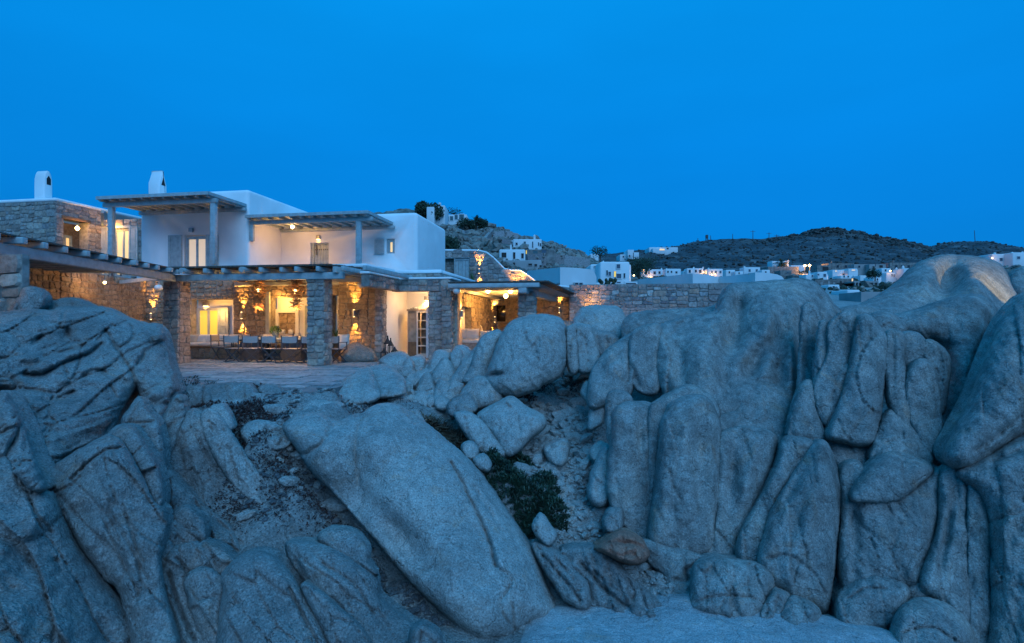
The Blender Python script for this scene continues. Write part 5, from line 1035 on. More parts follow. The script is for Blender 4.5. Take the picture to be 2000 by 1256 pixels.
for k in range(420):
    th, ph = rg.uniform(0, 6.28), rg.uniform(0, 1.5); q = pp+Vector((math.cos(th)*math.cos(ph)*.19, math.sin(th)*math.cos(ph)*.19, .21+math.sin(ph)*.19))*1.0*1; q = pp+(q-pp)*rg.uniform(.75, 1.03); s = .022
    a = Vector((rg.uniform(-1,1), rg.uniform(-1,1), rg.uniform(-1,1))).normalized()*s; b = a.orthogonal().normalized()*s*.6; m.add([q-a, q+b, q+a, q-b], [(0,1,2,3)])
o = m.build('foliage', M_LEAF, PL); o['kind'] = 'stuff'
# crockery on the table
for k, (px, w_) in enumerate(((560, .16), (590, .12), (519, .10))):
    q = H(aat(px, tb), tb, FL+.752); m = MB(); m.lathe(q, [(w_*.5, 0), (w_, .05), (w_*.95, .055), (w_*.4, .015)], 14); tag(m.build('dish', M_CU, smooth=True), ['shallow cream dish on the table right of the potted plant', 'small cream dish at the pillar end of the table', 'small cream dish on the table left of the potted plant'][k], 'dish')
# things on the mantel in the square opening
q = H(ab(566), bb+.18, zb(652, 566)+.0)
for k, (px, w_, h) in enumerate(((556, .30, .16), (575, .15, .16))):
    x = ab(px); m = MB(); m.box((-w_/2, -.06, 0), (w_/2, .06, h)); o = m.build('carving', M_GLB, bevel=.03); o.location = H(x, bb+.12, zb(652, 566)+.002); o.rotation_euler[2] = RZ; tag(o, ['long low white carving on the ledge of the square opening', 'square white block on the ledge of the square opening'][k], 'ornament')
q = H(ab(538), bb+.05, FL+.78); r = empty('lantern', q, 'round wire lantern standing left of the square opening', 'lantern')
m = MB()
for k in range(4): m.tube([q+Vector((.14*math.cos(t), .14*math.sin(t), .06+k*.08)) for t in np.linspace(0, 6.28, 13)], .008, 4)
for k in range(6): m.tube([q+Vector((.14*math.cos(k*1.05), .14*math.sin(k*1.05), z)) for z in (.0, .32)], .006, 4)
m.build('wire_cage', M_MET, r); m = MB(); m.lathe(q, [(.15, 0), (.15, .03)], 12); m.build('base', M_MET, r)
part('plinth', M_ST, None, FB(bb-.02), aat(532, bb), aat(600, bb), FL, FL+.775, 0, .38).update_tag() 
tag([o for o in col.objects if o.name.startswith('plinth') and o.parent is None][-1], 'low stone ledge under the square framed opening', 'ledge')
# built bench along the back with cushions
BE = empty('built_bench', H(0.6, 2.3, FL), 'built stone bench with a cream seat cushion behind the left chairs', 'bench')
be = FB(2.35); u0, u1 = aat(350, 2.35), aat(560, 2.35)
stones(BE, be, u0, u1, FL, FL+.36, .3, .17, m=M_STB, wrap=0, th=.75)
part('bench_slab', M_CABD, BE, be, u0-.02, u1, FL+.362, FL+.42, .05, -.78)
u = u0
for k, w_ in enumerate((.75, 1.55, 1.3)):
    part('seat_cushion', M_CU, BE, be, u, u+w_-.02, FL+.422, FL+.54, .02, -.7, bevel=.04); u += w_
def pillow(px, b, py, w_, h, m_, label, rz, tx=-18, sz=None):
    a = aat(px, b); z = zat(py, a, b); n = 9; vs_ = []; 
    for s in (1, -1):
        for j in range(n):
            for i in range(n):
                x = i/(n-1)*2-1; y = j/(n-1)*2-1; t = (max(0, (1-x**4)*(1-y**4)))**.5
                vs_.append((x*w_/2*(1-.06*(1-y*y)*abs(x)), s*t*.075, (y*h/2*(1-.06*(1-x*x)*abs(y)))+h/2))
    fs_ = []
    for s in range(2):
        for j in range(n-1):
            for i in range(n-1):
                q = s*n*n+j*n+i; f = (q, q+1, q+n+1, q+n); fs_.append(f if s == 1 else f[::-1])
    mb = MB(); mb.add(vs_, fs_); o = mb.build('pillow', m_, smooth=True); o.location = H(a, b, z); o.rotation_euler = (R(tx), 0, RZ+R(rz)); tag(o, label, 'pillow', None)
pt = ['tan pillow leftmost on the built bench', 'second cream pillow from the left on the built bench', 'third cream pillow on the built bench', 'cream pillow behind the side-on chair', 'cream pillow below the wall light between the niches', 'small cream pillow on the bench right end']
for k, (px, w_) in enumerate(((374, .5), (393, .45), (411, .45), (434, .42), (452, .42), (520, .42))):
    pillow(px, 2.75, 671.5, w_, .36, M_CUB if k in (0,) else M_CU, pt[k], RS.uniform(-14, 14))
pillow(672, 1.9, 681, .36, .5, M_CU, 'white pillow standing right of the blue-grey pillar', 30)
pillow(903, 4.6, 663, .42, .42, M_CU, 'white pillow at the left end of the right terrace bench', 10)
pillow(913, 4.75, 663, .5, .42, M_CUB, 'tan pillow behind the striped one on the right terrace bench', -8)
pillow(921, 4.6, 663, .55, .42, M_CU, 'white pillow in the middle of the right terrace bench', 4)
pillow(946, 4.6, 663, .40, .34, M_CU, 'white pillow half hidden by the largest boulder', -4)
# tall round wicker chair silhouette behind the right bench
q = H(aat(926, 7), 7, FL); r = empty('wire_chair', q, 'white wire armchair with high rounded back on the right terrace', 'chair')
m = MB(); zb2 = zat(655, aat(926, 7), 7)-FL
for k in range(9):
    x = -.3+k*.075; hh = .72*math.sqrt(max(.1, 1-(x/.42)**2)); m.tube([q+U3*x+Vector((0, 0, .42)), q+U3*x+Vector((0, 0, .42+hh+.1))], .012, 5)
m.tube([q+U3*(.36*math.cos(t))+Vector((0, 0, .85+.42*math.sin(t))) for t in np.linspace(-.6, 3.74, 18)], .02, 6); m.build('backrest', M_GLB, r)
m = MB(); m.lathe(q, [(.33, .40), (.33, .44)], 16); m.build('seat', M_GLB, r)
for t in (.8, 2.4, 3.9, 5.4): m = MB(); m.tube([q+Vector((.26*math.cos(t), .26*math.sin(t), z)) for z in (0, .4)], .018, 6); m.build('leg', M_GLB, r)
# agave and pot in the narrow doorway
q = H(aat(656, 2.7), 2.7, FL+.55); r = empty('potted_plant', q, 'spiky plant in a dark pot just right of the blue-grey pillar', 'potted plant')
m = MB(); m.lathe(q, [(.10, -.55), (.17, -.2), (.19, .0), (.15, .02)], 14); m.build('pot', M_CABD, r); m = MB()
for k in range(16):
    an = RS.uniform(0, 6.28); l = RS.uniform(.35, .7); d = Vector((math.cos(an), math.sin(an), 0)); s = Vector((-d.y, d.x, 0))*.025
    pts = [q+d*l*.35*t*t+Vector((0, 0, l*t)) for t in (0, .4, .75, 1)]
    for i in range(3): w0, w1 = (1, .8, .45, .05)[i], (1, .8, .45, .05)[i+1]; m.add([pts[i]-s*w0, pts[i]+s*w0, pts[i+1]+s*w1, pts[i+1]-s*w1], [(0,1,2,3)])
m.build('leaves', M_LEAF, r)
# natural rock sitting against the lit wall and lanterns beside the doorway
rock('boulder', [(664,706),(666,686),(678,672),(696,668),(712,676),(728,682),(734,694),(735,708),(700,712)], 17.6, 17.3, M_ST if False else granite('rock_by_house', (.30,.25,.21), (.36,.30,.25)), .5, 22, label='natural boulder left standing against the lit stone wall of the terrace', cat='rock')
def lantern(px, b, h, w_, label):
    q = H(aat(px, b), b, FL); r = empty('lantern', q, label, 'lantern', 'dark candle lanterns beside the doorway')
    m = MB(); x = w_/2; m.box(q+Vector((-x, -x, 0)), q+Vector((x, x, .03))); m.box(q+Vector((-x, -x, h*.68)), q+Vector((x, x, h*.72)))
    for sx in (-1, 1):
        for sy in (-1, 1): m.bar(q+Vector((sx*x*.9, sy*x*.9, 0)), q+Vector((sx*x*.9, sy*x*.9, h*.7)), .02, .02)
    m.build('lantern_frame', M_DK, r); m = MB(); m.lathe(q+Vector((0, 0, h*.72)), [(x*1.1, 0), (x*.4, h*.14), (x*.25, h*.2), (.02, h*.28)], 8); m.build('roof', M_DK, r)
    m = MB(); m.lathe(q+Vector((0, 0, .03)), [(x*.45, 0), (x*.45, h*.3)], 8); m.build('candle', M_CU, r)
lantern(750, 1.6, .45, .2, 'squat dark lantern nearest the slim pier'); lantern(757, 1.75, .85, .2, 'tallest dark lantern left of the cabinet doorway'); lantern(763, 1.6, .78, .16, 'second tall dark lantern left of the cabinet doorway'); lantern(771, 1.7, .5, .2, 'low dark lantern nearest the doorway opening')
# ================================================================ upper garden gate wall
gb = 12.6; GWl = empty('garden_wall', H(8, gb, 1), 'stone retaining wall with a wavy top and grey plank gate above the right terrace', 'wall')
FG = FB(gb); ga = lambda px: aat(px, gb); gz_ = lambda py, px: zat(py, aat(px, gb), gb)
top = [(850, 489), (934, 490), (950, 494), (962, 503), (975, 516), (985, 526), (1000, 529), (1015, 529), (1030, 538), (1045, 550), (1062, 556), (1115, 562)]
tp = [(ga(x), gz_(y, x)) for x, y in top]
def keepg(u, z): return z < np.interp(u, [t[0] for t in tp], [t[1] for t in tp])-.05
gh = (ga(857), ga(917), 1.0, gz_(504, 890))
stones(GWl, FG, ga(850), ga(1115), .8, 4.1, .32, .19, holes=[gh], keep=keepg, m=M_ST2, core=False, wrap=0, proud=.04)
m = MB(); n = len(tp); xs = [tp[0][0]]+[t[0] for t in tp]
for side in ((0, 1), (1, 2)): pass
pts = [t for t in tp if t[0] > gh[1]]; pts = [(gh[1], float(np.interp(gh[1], [t[0] for t in tp], [t[1] for t in tp])))]+pts
for (x0, z0), (x1, z1) in zip(pts[:-1], pts[1:]): q = [FG.p(x0, .8, 0), FG.p(x1, .8, 0), FG.p(x1, z1, 0), FG.p(x0, z0, 0), FG.p(x0, .8, -.4), FG.p(x1, .8, -.4), FG.p(x1, z1, -.4), FG.p(x0, z0, -.4)]; m.add(q, [(0,1,2,3),(7,6,5,4),(3,2,6,7)])
fbox(m, FG, tp[0][0], gh[1], gh[3], pts[0][1]-.01, 0, -.4)
m.build('mortar', M_MOB, GWl)
m = MB(); m.tube([FG.p(x, z+.02, -.05) for x, z in tp], .055, 6); m.build('coping', M_WC, GWl)
stones(GWl, Fr(FG.p(0, 0, -.35)-Vector((0,0,EY)), FG.u, FG.n), ga(864), ga(889), .8, gh[3], .2, .13, m=M_ST, wrap=0, th=.1)
GT = empty('gate', FG.p(ga(900), 1, 0), 'grey vertical plank gate beside the lit garden wall', 'gate')
for k in range(4): x0 = ga(888)+(ga(916)-ga(888))*k/4; part('plank', M_WD, GT, FG, x0+.01, x0+(ga(916)-ga(888))/4-.01, 1.0, gz_(504.5, 900), -.12, -.07)
for z in (1.6, 3.2): part('crossbar', M_WD, GT, FG, ga(888), ga(916), z, z+.1, -.069, -.04)
m = MB(); fbox(m, FG, ga(857), ga(864), .9, gz_(504, 860), -.2, .02); fbox(m, FG, ga(864), ga(917), gz_(504.5, 890), gz_(502.5, 890), -.2, .02); fbox(m, FG, ga(887), ga(888.3), .9, gz_(504.5, 890), -.2, .02); m.build('gate_frame', M_WD, GT)
sconce(FG, ga(937), gz_(530, 937), 'wall light high on the wavy garden wall', 42)
spot(FG.p(ga(1022), 1.9, .35), (0, .15, 1), 40, 90)
spot(FG.p(ga(1005), 1.7, .35), (.1, .15, 1), 35, 80)
spot(FG.p(ga(1043), 1.5, .35), (.1, .15, 1), 25, 80)
# small agave by the gate wall
q = FG.p(ga(928), gz_(560, 928), .5); r = empty('spiky_plant', q, 'dark spiky plant at the foot of the lit garden wall', 'plant'); m = MB()
for k in range(18):
    an = RS.uniform(0, 6.28); l = RS.uniform(.5, 1.0); d = Vector((math.cos(an), math.sin(an), 0)); s = Vector((-d.y, d.x, 0))*.03
    pts = [q+d*l*.4*t*t+Vector((0, 0, l*t)) for t in (0, .5, 1)]; m.add([pts[0]-s, pts[0]+s, pts[1]+s*.7, pts[1]-s*.7], [(0,1,2,3)]); m.add([pts[1]-s*.7, pts[1]+s*.7, pts[2]], [(0,1,2)])
m.build('leaves', M_LEAF, r)
# ================================================================ long right wall
lb = 10.0; LR = empty('stone_wall', H(15, lb, 0), 'long mixed-stone boundary wall right of the villa, running behind the boulders', 'wall')
FL2 = FB(lb); l0, l1 = aat(1112, lb), aat(1445, lb)
lz = [(l0, 1.60), (aat(1190, lb), 1.60), (aat(1191, lb), 1.66), (aat(1385, lb), 1.62), (aat(1400, lb), 1.52), (aat(1412, lb), 1.25), (aat(1420, lb), .95), (l1, .9)]
def keepl(u, z): return z < np.interp(u, [t[0] for t in lz], [t[1] for t in lz])
stones(LR, FL2, l0, l1, -.2, 1.68, .30, .17, keep=keepl, core=True, m=M_ST2, mm=M_MOB, wrap=0, proud=.035, th=.45)
part('ledge', M_ST2, LR, FL2, aat(1212, lb), aat(1408, lb), .50, .60, .05, .5)
stones(LR, Fr(FL2.p(0, 0, .45)-Vector((0,0,EY)), FL2.u, FL2.n), aat(1212, lb), aat(1408, lb), -.4, .5, .5, .16, m=M_ST2, wrap=0, proud=.03, th=.4)
LR2 = empty('stone_wall', H(20, lb+1.5, 0), 'low coursed stone wall running behind the smooth headland', 'wall')
FL3 = FB(lb+1.3); stones(LR2, FL3, aat(1400, lb+1.3), aat(1550, lb+1.3), -.5, 1.60, .45, .28, m=M_ST2, mm=M_MOB, wrap=0, th=.4)
spot(FL2.p(aat(1148, lb), .25, .3), (0, .10, 1), 26, 70); spot(FL2.p(aat(1165, lb), .1, .3), (.05, .10, 1), 22, 60)
# lamp behind the great hump that lights its right flank
spot(P(2090, 500, 11.6), P(1955, 550, 13.4)-P(2090, 500, 11.6), 34, 60, r=.05, c=(1, .74, .32), bl=.3)
# ================================================================ hills
M_HILL = granite('near_hill', (.17,.155,.14), (.27,.24,.20), bump=.05, grain=.12)
def hillmat(name, dark, rockc, sc_):
    m = bpy.data.materials.new(name); m.use_nodes = True; n = m.node_tree; L = n.links; b = n.nodes['Principled BSDF']; b.inputs['Roughness'].default_value = .95
    g = n.nodes.new('ShaderNodeNewGeometry'); t = n.nodes.new('ShaderNodeTexNoise'); t.inputs['Scale'].default_value = sc_; t.inputs['Detail'].default_value = 9; t.inputs['Roughness'].default_value = .72
    mp = n.nodes.new('ShaderNodeMapping'); mp.inputs['Scale'].default_value = (1, .5, 2.6); L.new(g.outputs['Position'], mp.inputs[0]); L.new(mp.outputs[0], t.inputs[0])
    r = n.nodes.new('ShaderNodeValToRGB'); e = r.color_ramp.elements; e[0].position = .40; e[0].color = (*dark, 1); e[1].position = .66; e[1].color = (*rockc, 1); q = e.new(.53); q.color = (*[(x*2+y)/3 for x, y in zip(dark, rockc)], 1)
    L.new(t.outputs[0], r.inputs[0]); L.new(r.outputs[0], b.inputs['Base Color'])
    p = n.nodes.new('ShaderNodeBump'); p.inputs['Distance'].default_value = .6/sc_*.3; L.new(t.outputs[0], p.inputs['Height']); L.new(p.outputs[0], b.inputs['Normal']); return m
def hill(name, crest, dc, base, dbs, m, amp, ns, nx=260, nt=70, back=1.35, kind='structure', terr=0, ridged=0):
    px0, px1 = crest[0][0], crest[-1][0]; xs = np.linspace(px0, px1, nx); cy = np.interp(xs, [c[0] for c in crest], [c[1] for c in crest])
    by = np.interp(xs, [c[0] for c in base], [c[1] for c in base]); ts = np.concatenate([np.linspace(0, 1, nt), np.linspace(1.04, 1.6, 10)])
    vs_ = []
    for t in ts:
        for x, c, b_ in zip(xs, cy, by):
            d = dbs+(dc-dbs)*min(t, 1)+(dc*back-dc)*max(0, t-1)
            zc = (628-c)/F*dc; z0 = (628-b_)/F*dbs; tt = min(t, 1); z = z0+(zc-z0)*(tt**1.05) if t <= 1 else zc-(t-1)**1.3*zc*1.6
            X = (x-1000)/F*d
            v = noise.fractal((X*ns, d*ns, z*ns*1.5), .75, 2.15, 6)
            if ridged: v += .7*abs(noise.fractal((X*ns*3, d*ns*3, 9), .7, 2.2, 4))
            k = .35+.65*math.sin(math.pi*min(1, t*.93)); z += amp*v*(k if t < 1 else .35)
            if terr and t < .95: s = (z/terr) % 1; z += terr*.35*((s*s*(3-2*s))-s)*min(1, t*5)
            vs_.append((X, d, EY+z))
    ny = len(ts); m_ = MB(); m_.v = vs_; m_.f = [(j*nx+i, j*nx+i+1, (j+1)*nx+i+1, (j+1)*nx+i) for j in range(ny-1) for i in range(nx-1)]
    return tag(m_.build(name, m, smooth=True), kind=kind)
M_H1 = hillmat('near_hill_ground', (.075,.07,.055), (.34,.30,.26), .55)
M_H2 = hillmat('far_hill_scrub', (.024,.029,.034), (.15,.15,.15), .075)
M_H3 = hillmat('rocky_summit', (.045,.045,.045), (.17,.16,.15), .07)
nearhill = hill('near_hill', [(560,470),(700,420),(800,409),(838,414),(870,426),(905,434),(930,441),(960,449),(1000,456),(1040,464),(1080,476),(1110,488),(1145,502),(1165,512),(1200,530),(1260,560)], 110, [(560,600),(1260,600)], 36, M_H1, 1.8, .09, nx=330, nt=110, terr=1.6, ridged=1)
farhill = hill('far_hill', [(1020,520),(1130,504),(1180,499),(1250,492),(1300,486),(1340,480),(1365,472),(1395,469),(1440,466),(1480,467),(1520,462),(1560,459),(1590,457),(1650,458),(1720,470),(1780,478),(1815,486),(1840,479),(1880,475),(1920,475),(1960,480),(2000,485),(2100,492),(2300,505)], 470, [(1020,560),(1500,552),(2300,545)], 190, M_H2, 4, .012, nx=330, nt=70, ridged=1)
summit = hill('rocky_summit', [(1420,476),(1470,470),(1530,463),(1560,457),(1585,452),(1600,450),(1625,447),(1640,447),(1655,452),(1690,454),(1700,460),(1740,465),(1760,470),(1800,480),(1830,487),(1880,500)], 450, [(1420,520),(1560,535),(1700,535),(1880,520)], 330, M_H3, 4.5, .045, nx=240, nt=60, ridged=1)
slope = hill('rocky_slope', [(1790,532),(1850,522),(1900,514),(1940,510),(2010,509),(2100,505),(2300,500)], 112, [(1790,640),(2300,640)], 30, M_H1, 1.0, .1, nx=90, nt=50, ridged=1)
# boulders sprinkled over the near hill and the summit
def bvh(o):
    from mathutils.bvhtree import BVHTree
    return BVHTree.FromPolygons([o.matrix_world @ v.co for v in o.data.vertices], [tuple(p.vertices) for p in o.data.polygons])
ICO = None
def chunk(mb, c, s, rg, flat=.7):
    global ICO
    if ICO is None:
        bm = bmesh.new(); bmesh.ops.create_icosphere(bm, subdivisions=1, radius=1); ICO = ([tuple(v.co) for v in bm.verts], [tuple(v.index for v in f.verts) for f in bm.faces]); bm.free()
    a = rg.uniform(0, 6.28); ca, sa = math.cos(a), math.sin(a); ex, ey, ez = rg.uniform(.7, 1.4), rg.uniform(.6, 1.1), flat*rg.uniform(.6, 1.2); vs_ = []
    tx = rg.uniform(-.5, .5)
    for x, y, z in ICO[0]:
        k = rg.uniform(.72, 1.15); x, y, z = x*ex*k, y*ey*k, z*ez*k; z += x*tx
        vs_.append((c[0]+(x*ca-y*sa)*s, c[1]+(x*sa+y*ca)*s, c[2]+z*s))
    mb.add(vs_, ICO[1])
bpy.context.view_layer.update()
def PXY_(l): return [XY(*q) for q in l]
def scatter(o, n, region, smin, smax, name, m, sd, parent=None, flat=.7, sink=.2):
    tree = bvh(o); rg = random.Random(sd); mb = MB(); reg = np.array(region, float); x0, y0 = reg.min(0); x1, y1 = reg.max(0); k = 0; tries = 0
    while k < n and tries < n*12:
        tries += 1; x, y = rg.uniform(x0, x1), rg.uniform(y0, y1)
        if not inside(np.array([[x, y]]), reg)[0]: continue
        h = tree.ray_cast(Vector((x, y, 400)), Vector((0, 0, -1)))
        if h[0] is None: continue
        s = smin*(smax/smin)**(rg.random()**1.8); chunk(mb, h[0]+Vector((0, 0, s*sink)), s, rg, flat); k += 1
    return tag(mb.build(name, m, parent), kind='stuff')
TREES = [bvh(slope), bvh(nearhill), bvh(farhill), bvh(bpy.data.objects['ground'])]
def snap(px, py, d):
    o = Vector((0, 0, EY)); dr = P(px, py, 10)-o; best = d
    for t in TREES:
        h = t.ray_cast(o, dr)
        if h[0] is not None and h[0].y > 25: best = min(best, h[0].y-.3)
    return best
M_V = hillmat('valley_scrub', (.03,.03,.027), (.11,.10,.09), .35)
gme = bpy.data.objects['ground'].data; gme.materials.append(M_V)
for p_ in gme.polygons:
    if p_.center.y > 24: p_.material_index = 1
M_BR = masonry('hill_boulder', [(.20,.18,.16),(.30,.27,.24),(.16,.15,.14),(.34,.30,.26)])
M_BD = masonry('summit_boulder', [(.055,.052,.05),(.085,.08,.075),(.04,.038,.036),(.11,.10,.09)])
def XY(px, d): return ((px-1000)/F*d, d)
scatter(slope, 500, [XY(1800, 40), XY(2150, 40), XY(2150, 108), XY(1850, 108)], .15, .8, 'hill_rocks', M_BR, 9)
scatter(nearhill, 2600, [XY(840, 50), XY(1120, 45), XY(1150, 108), XY(850, 108)], .18, .95, 'hill_rocks', M_BR, 3)
scatter(summit, 2600, [XY(1440, 345), XY(1860, 345), XY(1800, 452), XY(1560, 452), XY(1480, 445)], 0.7, 2.6, 'summit_rocks', M_BD, 4)
scatter(farhill, 3500, [XY(1150, 230), XY(2060, 220), XY(2060, 465), XY(1250, 465)], .4, 1.5, 'scrub_rocks', M_BD, 5)
# dry-stone terraces on the near hill (things one can tell apart)
def hwall(pts, d, h, label, m=M_ST2, th=.5, sx=.9, sz=.5):
    d = (snap(pts[0][0], pts[0][1], d[0]), snap(pts[-1][0], pts[-1][1], d[1])); P0 = P(pts[0][0], pts[0][1], d[0]); P1 = P(pts[-1][0], pts[-1][1], d[1]); u = P1-P0; u.z = 0
    r = empty('dry_stone_wall', P0, label, 'wall'); mb = MB(); q = []
    for i, (x, y) in enumerate(pts): t = i/(len(pts)-1); q.append(P(x, y, d[0]+(d[1]-d[0])*t))
    for a, b in zip(q[:-1], q[1:]):
        mb.bar(a-Vector((0, 0, h/2-.1)), b-Vector((0, 0, h/2-.1)), th, h)
    mb.build('wall_core', m, r); rg = random.Random(int(pts[0][0])); sb_ = MB()
    for a, b in zip(q[:-1], q[1:]):
        n = int((b-a).length*h*1.6)
        for k in range(n): t = rg.random(); p = a.lerp(b, t)+Vector((0, -th/2, -rg.uniform(0, h))); chunk(sb_, p, rg.uniform(.16, .32), rg, .6)
    if sb_.v: o = sb_.build('stone', M_BR, r); o['kind'] = 'stuff'
hwall([(858,478),(890,482),(915,486),(935,478),(950,462),(962,448)], (62, 92), 1.4, 'rising dry-stone wall on the near hill below the hilltop house')
hwall([(855,447),(880,443),(905,452),(930,460)], (88, 90), 3.0, 'long stone retaining wall under the hilltop house')
hwall([(930,467),(965,468),(1000,470)], (76, 78), 1.6, 'pale dry-stone terrace wall in the middle of the near hill')
hwall([(962,455),(985,452),(1010,458)], (90, 92), 1.8, 'upper dry-stone terrace wall near the crest of the near hill')
hwall([(1030,500),(1060,496),(1100,500),(1150,508)], (66, 70), 2.2, 'lower dry-stone wall right of the unfinished house on the near hill')
# ================================================================ far and near white houses
M_WF = mat('far_white_wall', (.66, .66, .65), .9, var=.05, scale=.6)
M_GW = mat('grey_render', (.30, .29, .28), .9, var=.12, scale=.8)
M_SF = mat('far_stone', (.20, .18, .165), .95, var=.35, scale=1.6)
M_WND = mat('dark_window', (.03, .04, .05), .25)
M_WNG = mat('green_blue_window', (.06, .12, .13), .3)
M_SHT = mat('blue_shutter', (.05, .09, .13), .6)
def house(px0, px1, yt, yb, d, label, wins=(), m=M_WF, depth=None, chim=(), lit=(), rot=0, parapet=True, name='white_house', bevel=.12, extra=(), cat='house', doorm=None):
    d = min(snap(px0+1, yb-.5, d), snap(px1-1, yb-.5, d), snap((px0+px1)/2, yb-.5, d)); a, b = P(px0, yb, d), P(px1, yb, d); z0, z1 = a.z, P(px0, yt, d).z; w_ = b.x-a.x; dp = depth or max(3, w_*.6)
    r = empty(name, ((a.x+b.x)/2, d, z0), label, cat)
    def bx(nm, x0, x1, y0, y1, za, zb_, mm, bev=0):
        q = MB(); q.box((x0, y0, za), (x1, y1, zb_)); return q.build(nm, mm, r, bevel=bev, seg=2)
    bx('wall', a.x, b.x, d, d+dp, z0-2, z1, m, bevel)
    for (x0, x1, y0, y1) in extra:
        de = d-.4-dp*.3; p, q = P(x0, y1, de), P(x1, y0, de); bx('wall', p.x, q.x, de, d+dp*.7, p.z-2, q.z, m, bevel)
    for wv in wins:
        x0, x1, y0, y1 = wv[:4]; mm = wv[4] if len(wv) > 4 else M_WND; xm_, ym_ = (x0+x1)/2, (y0+y1)/2; dw = d-.4-dp*.3 if any(e_[0] < xm_ < e_[1] and e_[2] < ym_ < e_[3]+4 for e_ in extra) else d; p, q = P(x0, y1, d), P(x1, y0, d); dxw = dw-d; p = P(x0, y1, dw); q = P(x1, y0, dw); d_ = dw; off = .06 if len(wv) < 6 else wv[5]
        f = MB(); t = min(.12, (q.x-p.x)*.14)
        f.box((p.x-t, d_-off, p.z-t), (p.x, d_+.02, q.z+t)); f.box((q.x, d_-off, p.z-t), (q.x+t, d_+.02, q.z+t)); f.box((p.x, d_-off, q.z), (q.x, d_+.02, q.z+t)); f.box((p.x, d_-off, p.z-t), (q.x, d_+.02, p.z))
        fo = f.build('window', m, r); g = MB(); g.box((p.x, d_-off*.4, p.z), (q.x, d_+.01, q.z)); g.build('pane', mm, fo)
    for cx, ct, cw in chim:
        p = P(cx, ct, d+.5); h = p.z-z1; s = cw/F*d/2; q = MB(); q.box((p.x-s, d+.4, z1-.1), (p.x+s, d+.4+s*1.6, z1+h*.8)); q.add([(p.x-s, d+.4, z1+h*.8), (p.x+s, d+.4, z1+h*.8), (p.x+s, d+.4+s*1.6, z1+h*.8), (p.x-s, d+.4+s*1.6, z1+h*.8), (p.x, d+.4+s*.8, p.z)], [(0,1,4),(1,2,4),(2,3,4),(3,0,4)]); q.build('chimney', m, r)
    for lx, ly, s in lit:
        p = P(lx, ly, d-.5); q = MB(); k = s/F*d/2; q.lathe(p, [(k*.3, -k), (k, -k*.4), (k, k*.4), (k*.3, k)], 8); q.build('lamp', M_BULBS, r); point(p-Vector((0, .4, 0)), 1.3*s*(d/100)**2, .15)
    return r
# mid-distance white buildings
def wing(pts, d, zt, zb_, label, depth=4, name='white_house', openings=()):
    """pts = [(px, py_top)...] front wall line in plan given by distances"""
    r = empty(name, P(pts[0][0], 600, d[0]), label, 'house'); n = len(pts)
    fr_ = [P(x, y, dd) for (x, y), dd in zip(pts, d)]; m = MB(); bz = P(0, zb_, max(d)).z
    bk = [v+Vector((0, depth, 0)) for v in fr_]
    vs_ = fr_+bk+[Vector((v.x, v.y, bz)) for v in fr_]+[Vector((v.x, v.y, bz)) for v in bk]
    fs_ = []
    for i in range(n-1): fs_ += [(i, i+1, n+i+1, n+i), (2*n+i, 2*n+i+1, i+1, i), (3*n+i+1, 3*n+i, n+i, n+i+1)]
    fs_ += [(2*n, 0, n, 3*n), (n-1, 3*n-1, 4*n-1, 2*n-1)]
    m.add(vs_, fs_); m.build('wall', M_WF, r); return r
r = wing([(1030,529),(1094,522)], (40, 33), 0, 566, 'plain white volume with a corner facing us, left of the gate-side houses', 4)
r2 = wing([(1094,522),(1125,523),(1152,526),(1160,530),(1165,540)], (33, 34.2, 35.6, 36, 36.3), 0, 566, 'white volume with a rounded right shoulder and a small door, just over the long wall', 3)
for px0, px1, y0 in ((1121.5, 1139, 549),):
    mb = MB(); mb.box((P(px0,0,33.9).x, 33.7, P(0,566,33.9).z), (P(px1,0,33.9).x, 34.6, P(0,551,33.9).z)); mb.build('door_frame', M_WF, r2)
    for a, b in ((1123, 1129.5), (1131.5, 1138)): mb = MB(); mb.box((P(a,0,33.7).x, 33.66, P(0,566,33.7).z), (P(b,0,33.7).x, 33.72, P(0,552.5,33.7).z)); mb.build('pane', M_WND, r2)
r3 = wing([(1247,546),(1262,544),(1353,534)], (46, 45, 38), 0, 575, 'left stretch of the long low white wall above the stone wall', 2, 'white_wall')
r4 = wing([(1353,534),(1378,536),(1404,541),(1440,537),(1475,532)], (38, 39.5, 41, 39, 36.5), 0, 575, 'bent middle stretch of the long low white wall above the stone wall', 2, 'white_wall')
r5 = wing([(1475,532),(1500,533),(1518,536),(1527,540),(1533,547),(1535,556)], (36.5, 37.5, 38.3, 38.6, 38.9, 39), 0, 575, 'rounded right end of the long low white wall', 2, 'white_wall')
for q in (r3, r4, r5): q['category'] = 'wall'
house(1153, 1233, 516, 572, 62, 'large two-storey white house behind the rounded white volume', wins=[(1165,1169,529,535),(1184,1187,528,538),(1188,1193,531,539,M_SHT),(1204,1211,516.5,524.5,M_SHT),(1204,1213,535,544,M_SHT),(1218,1221,534,543),(1160,1167,519.5,521),(1199,1203,530,541,M_WINY)], depth=6, extra=[(1172,1230,511,540)], lit=[(1238,538,3.2)], chim=[(1178,509,3)])
house(1160, 1247, 552, 578, 52, 'low white outbuilding with slatted windows behind the dark cactus', wins=[(1194,1198,552.5,558),(1204,1212,550.5,553,M_SHT),(1204,1212,555,560,M_SHT),(1222,1242,553,559)], depth=3)
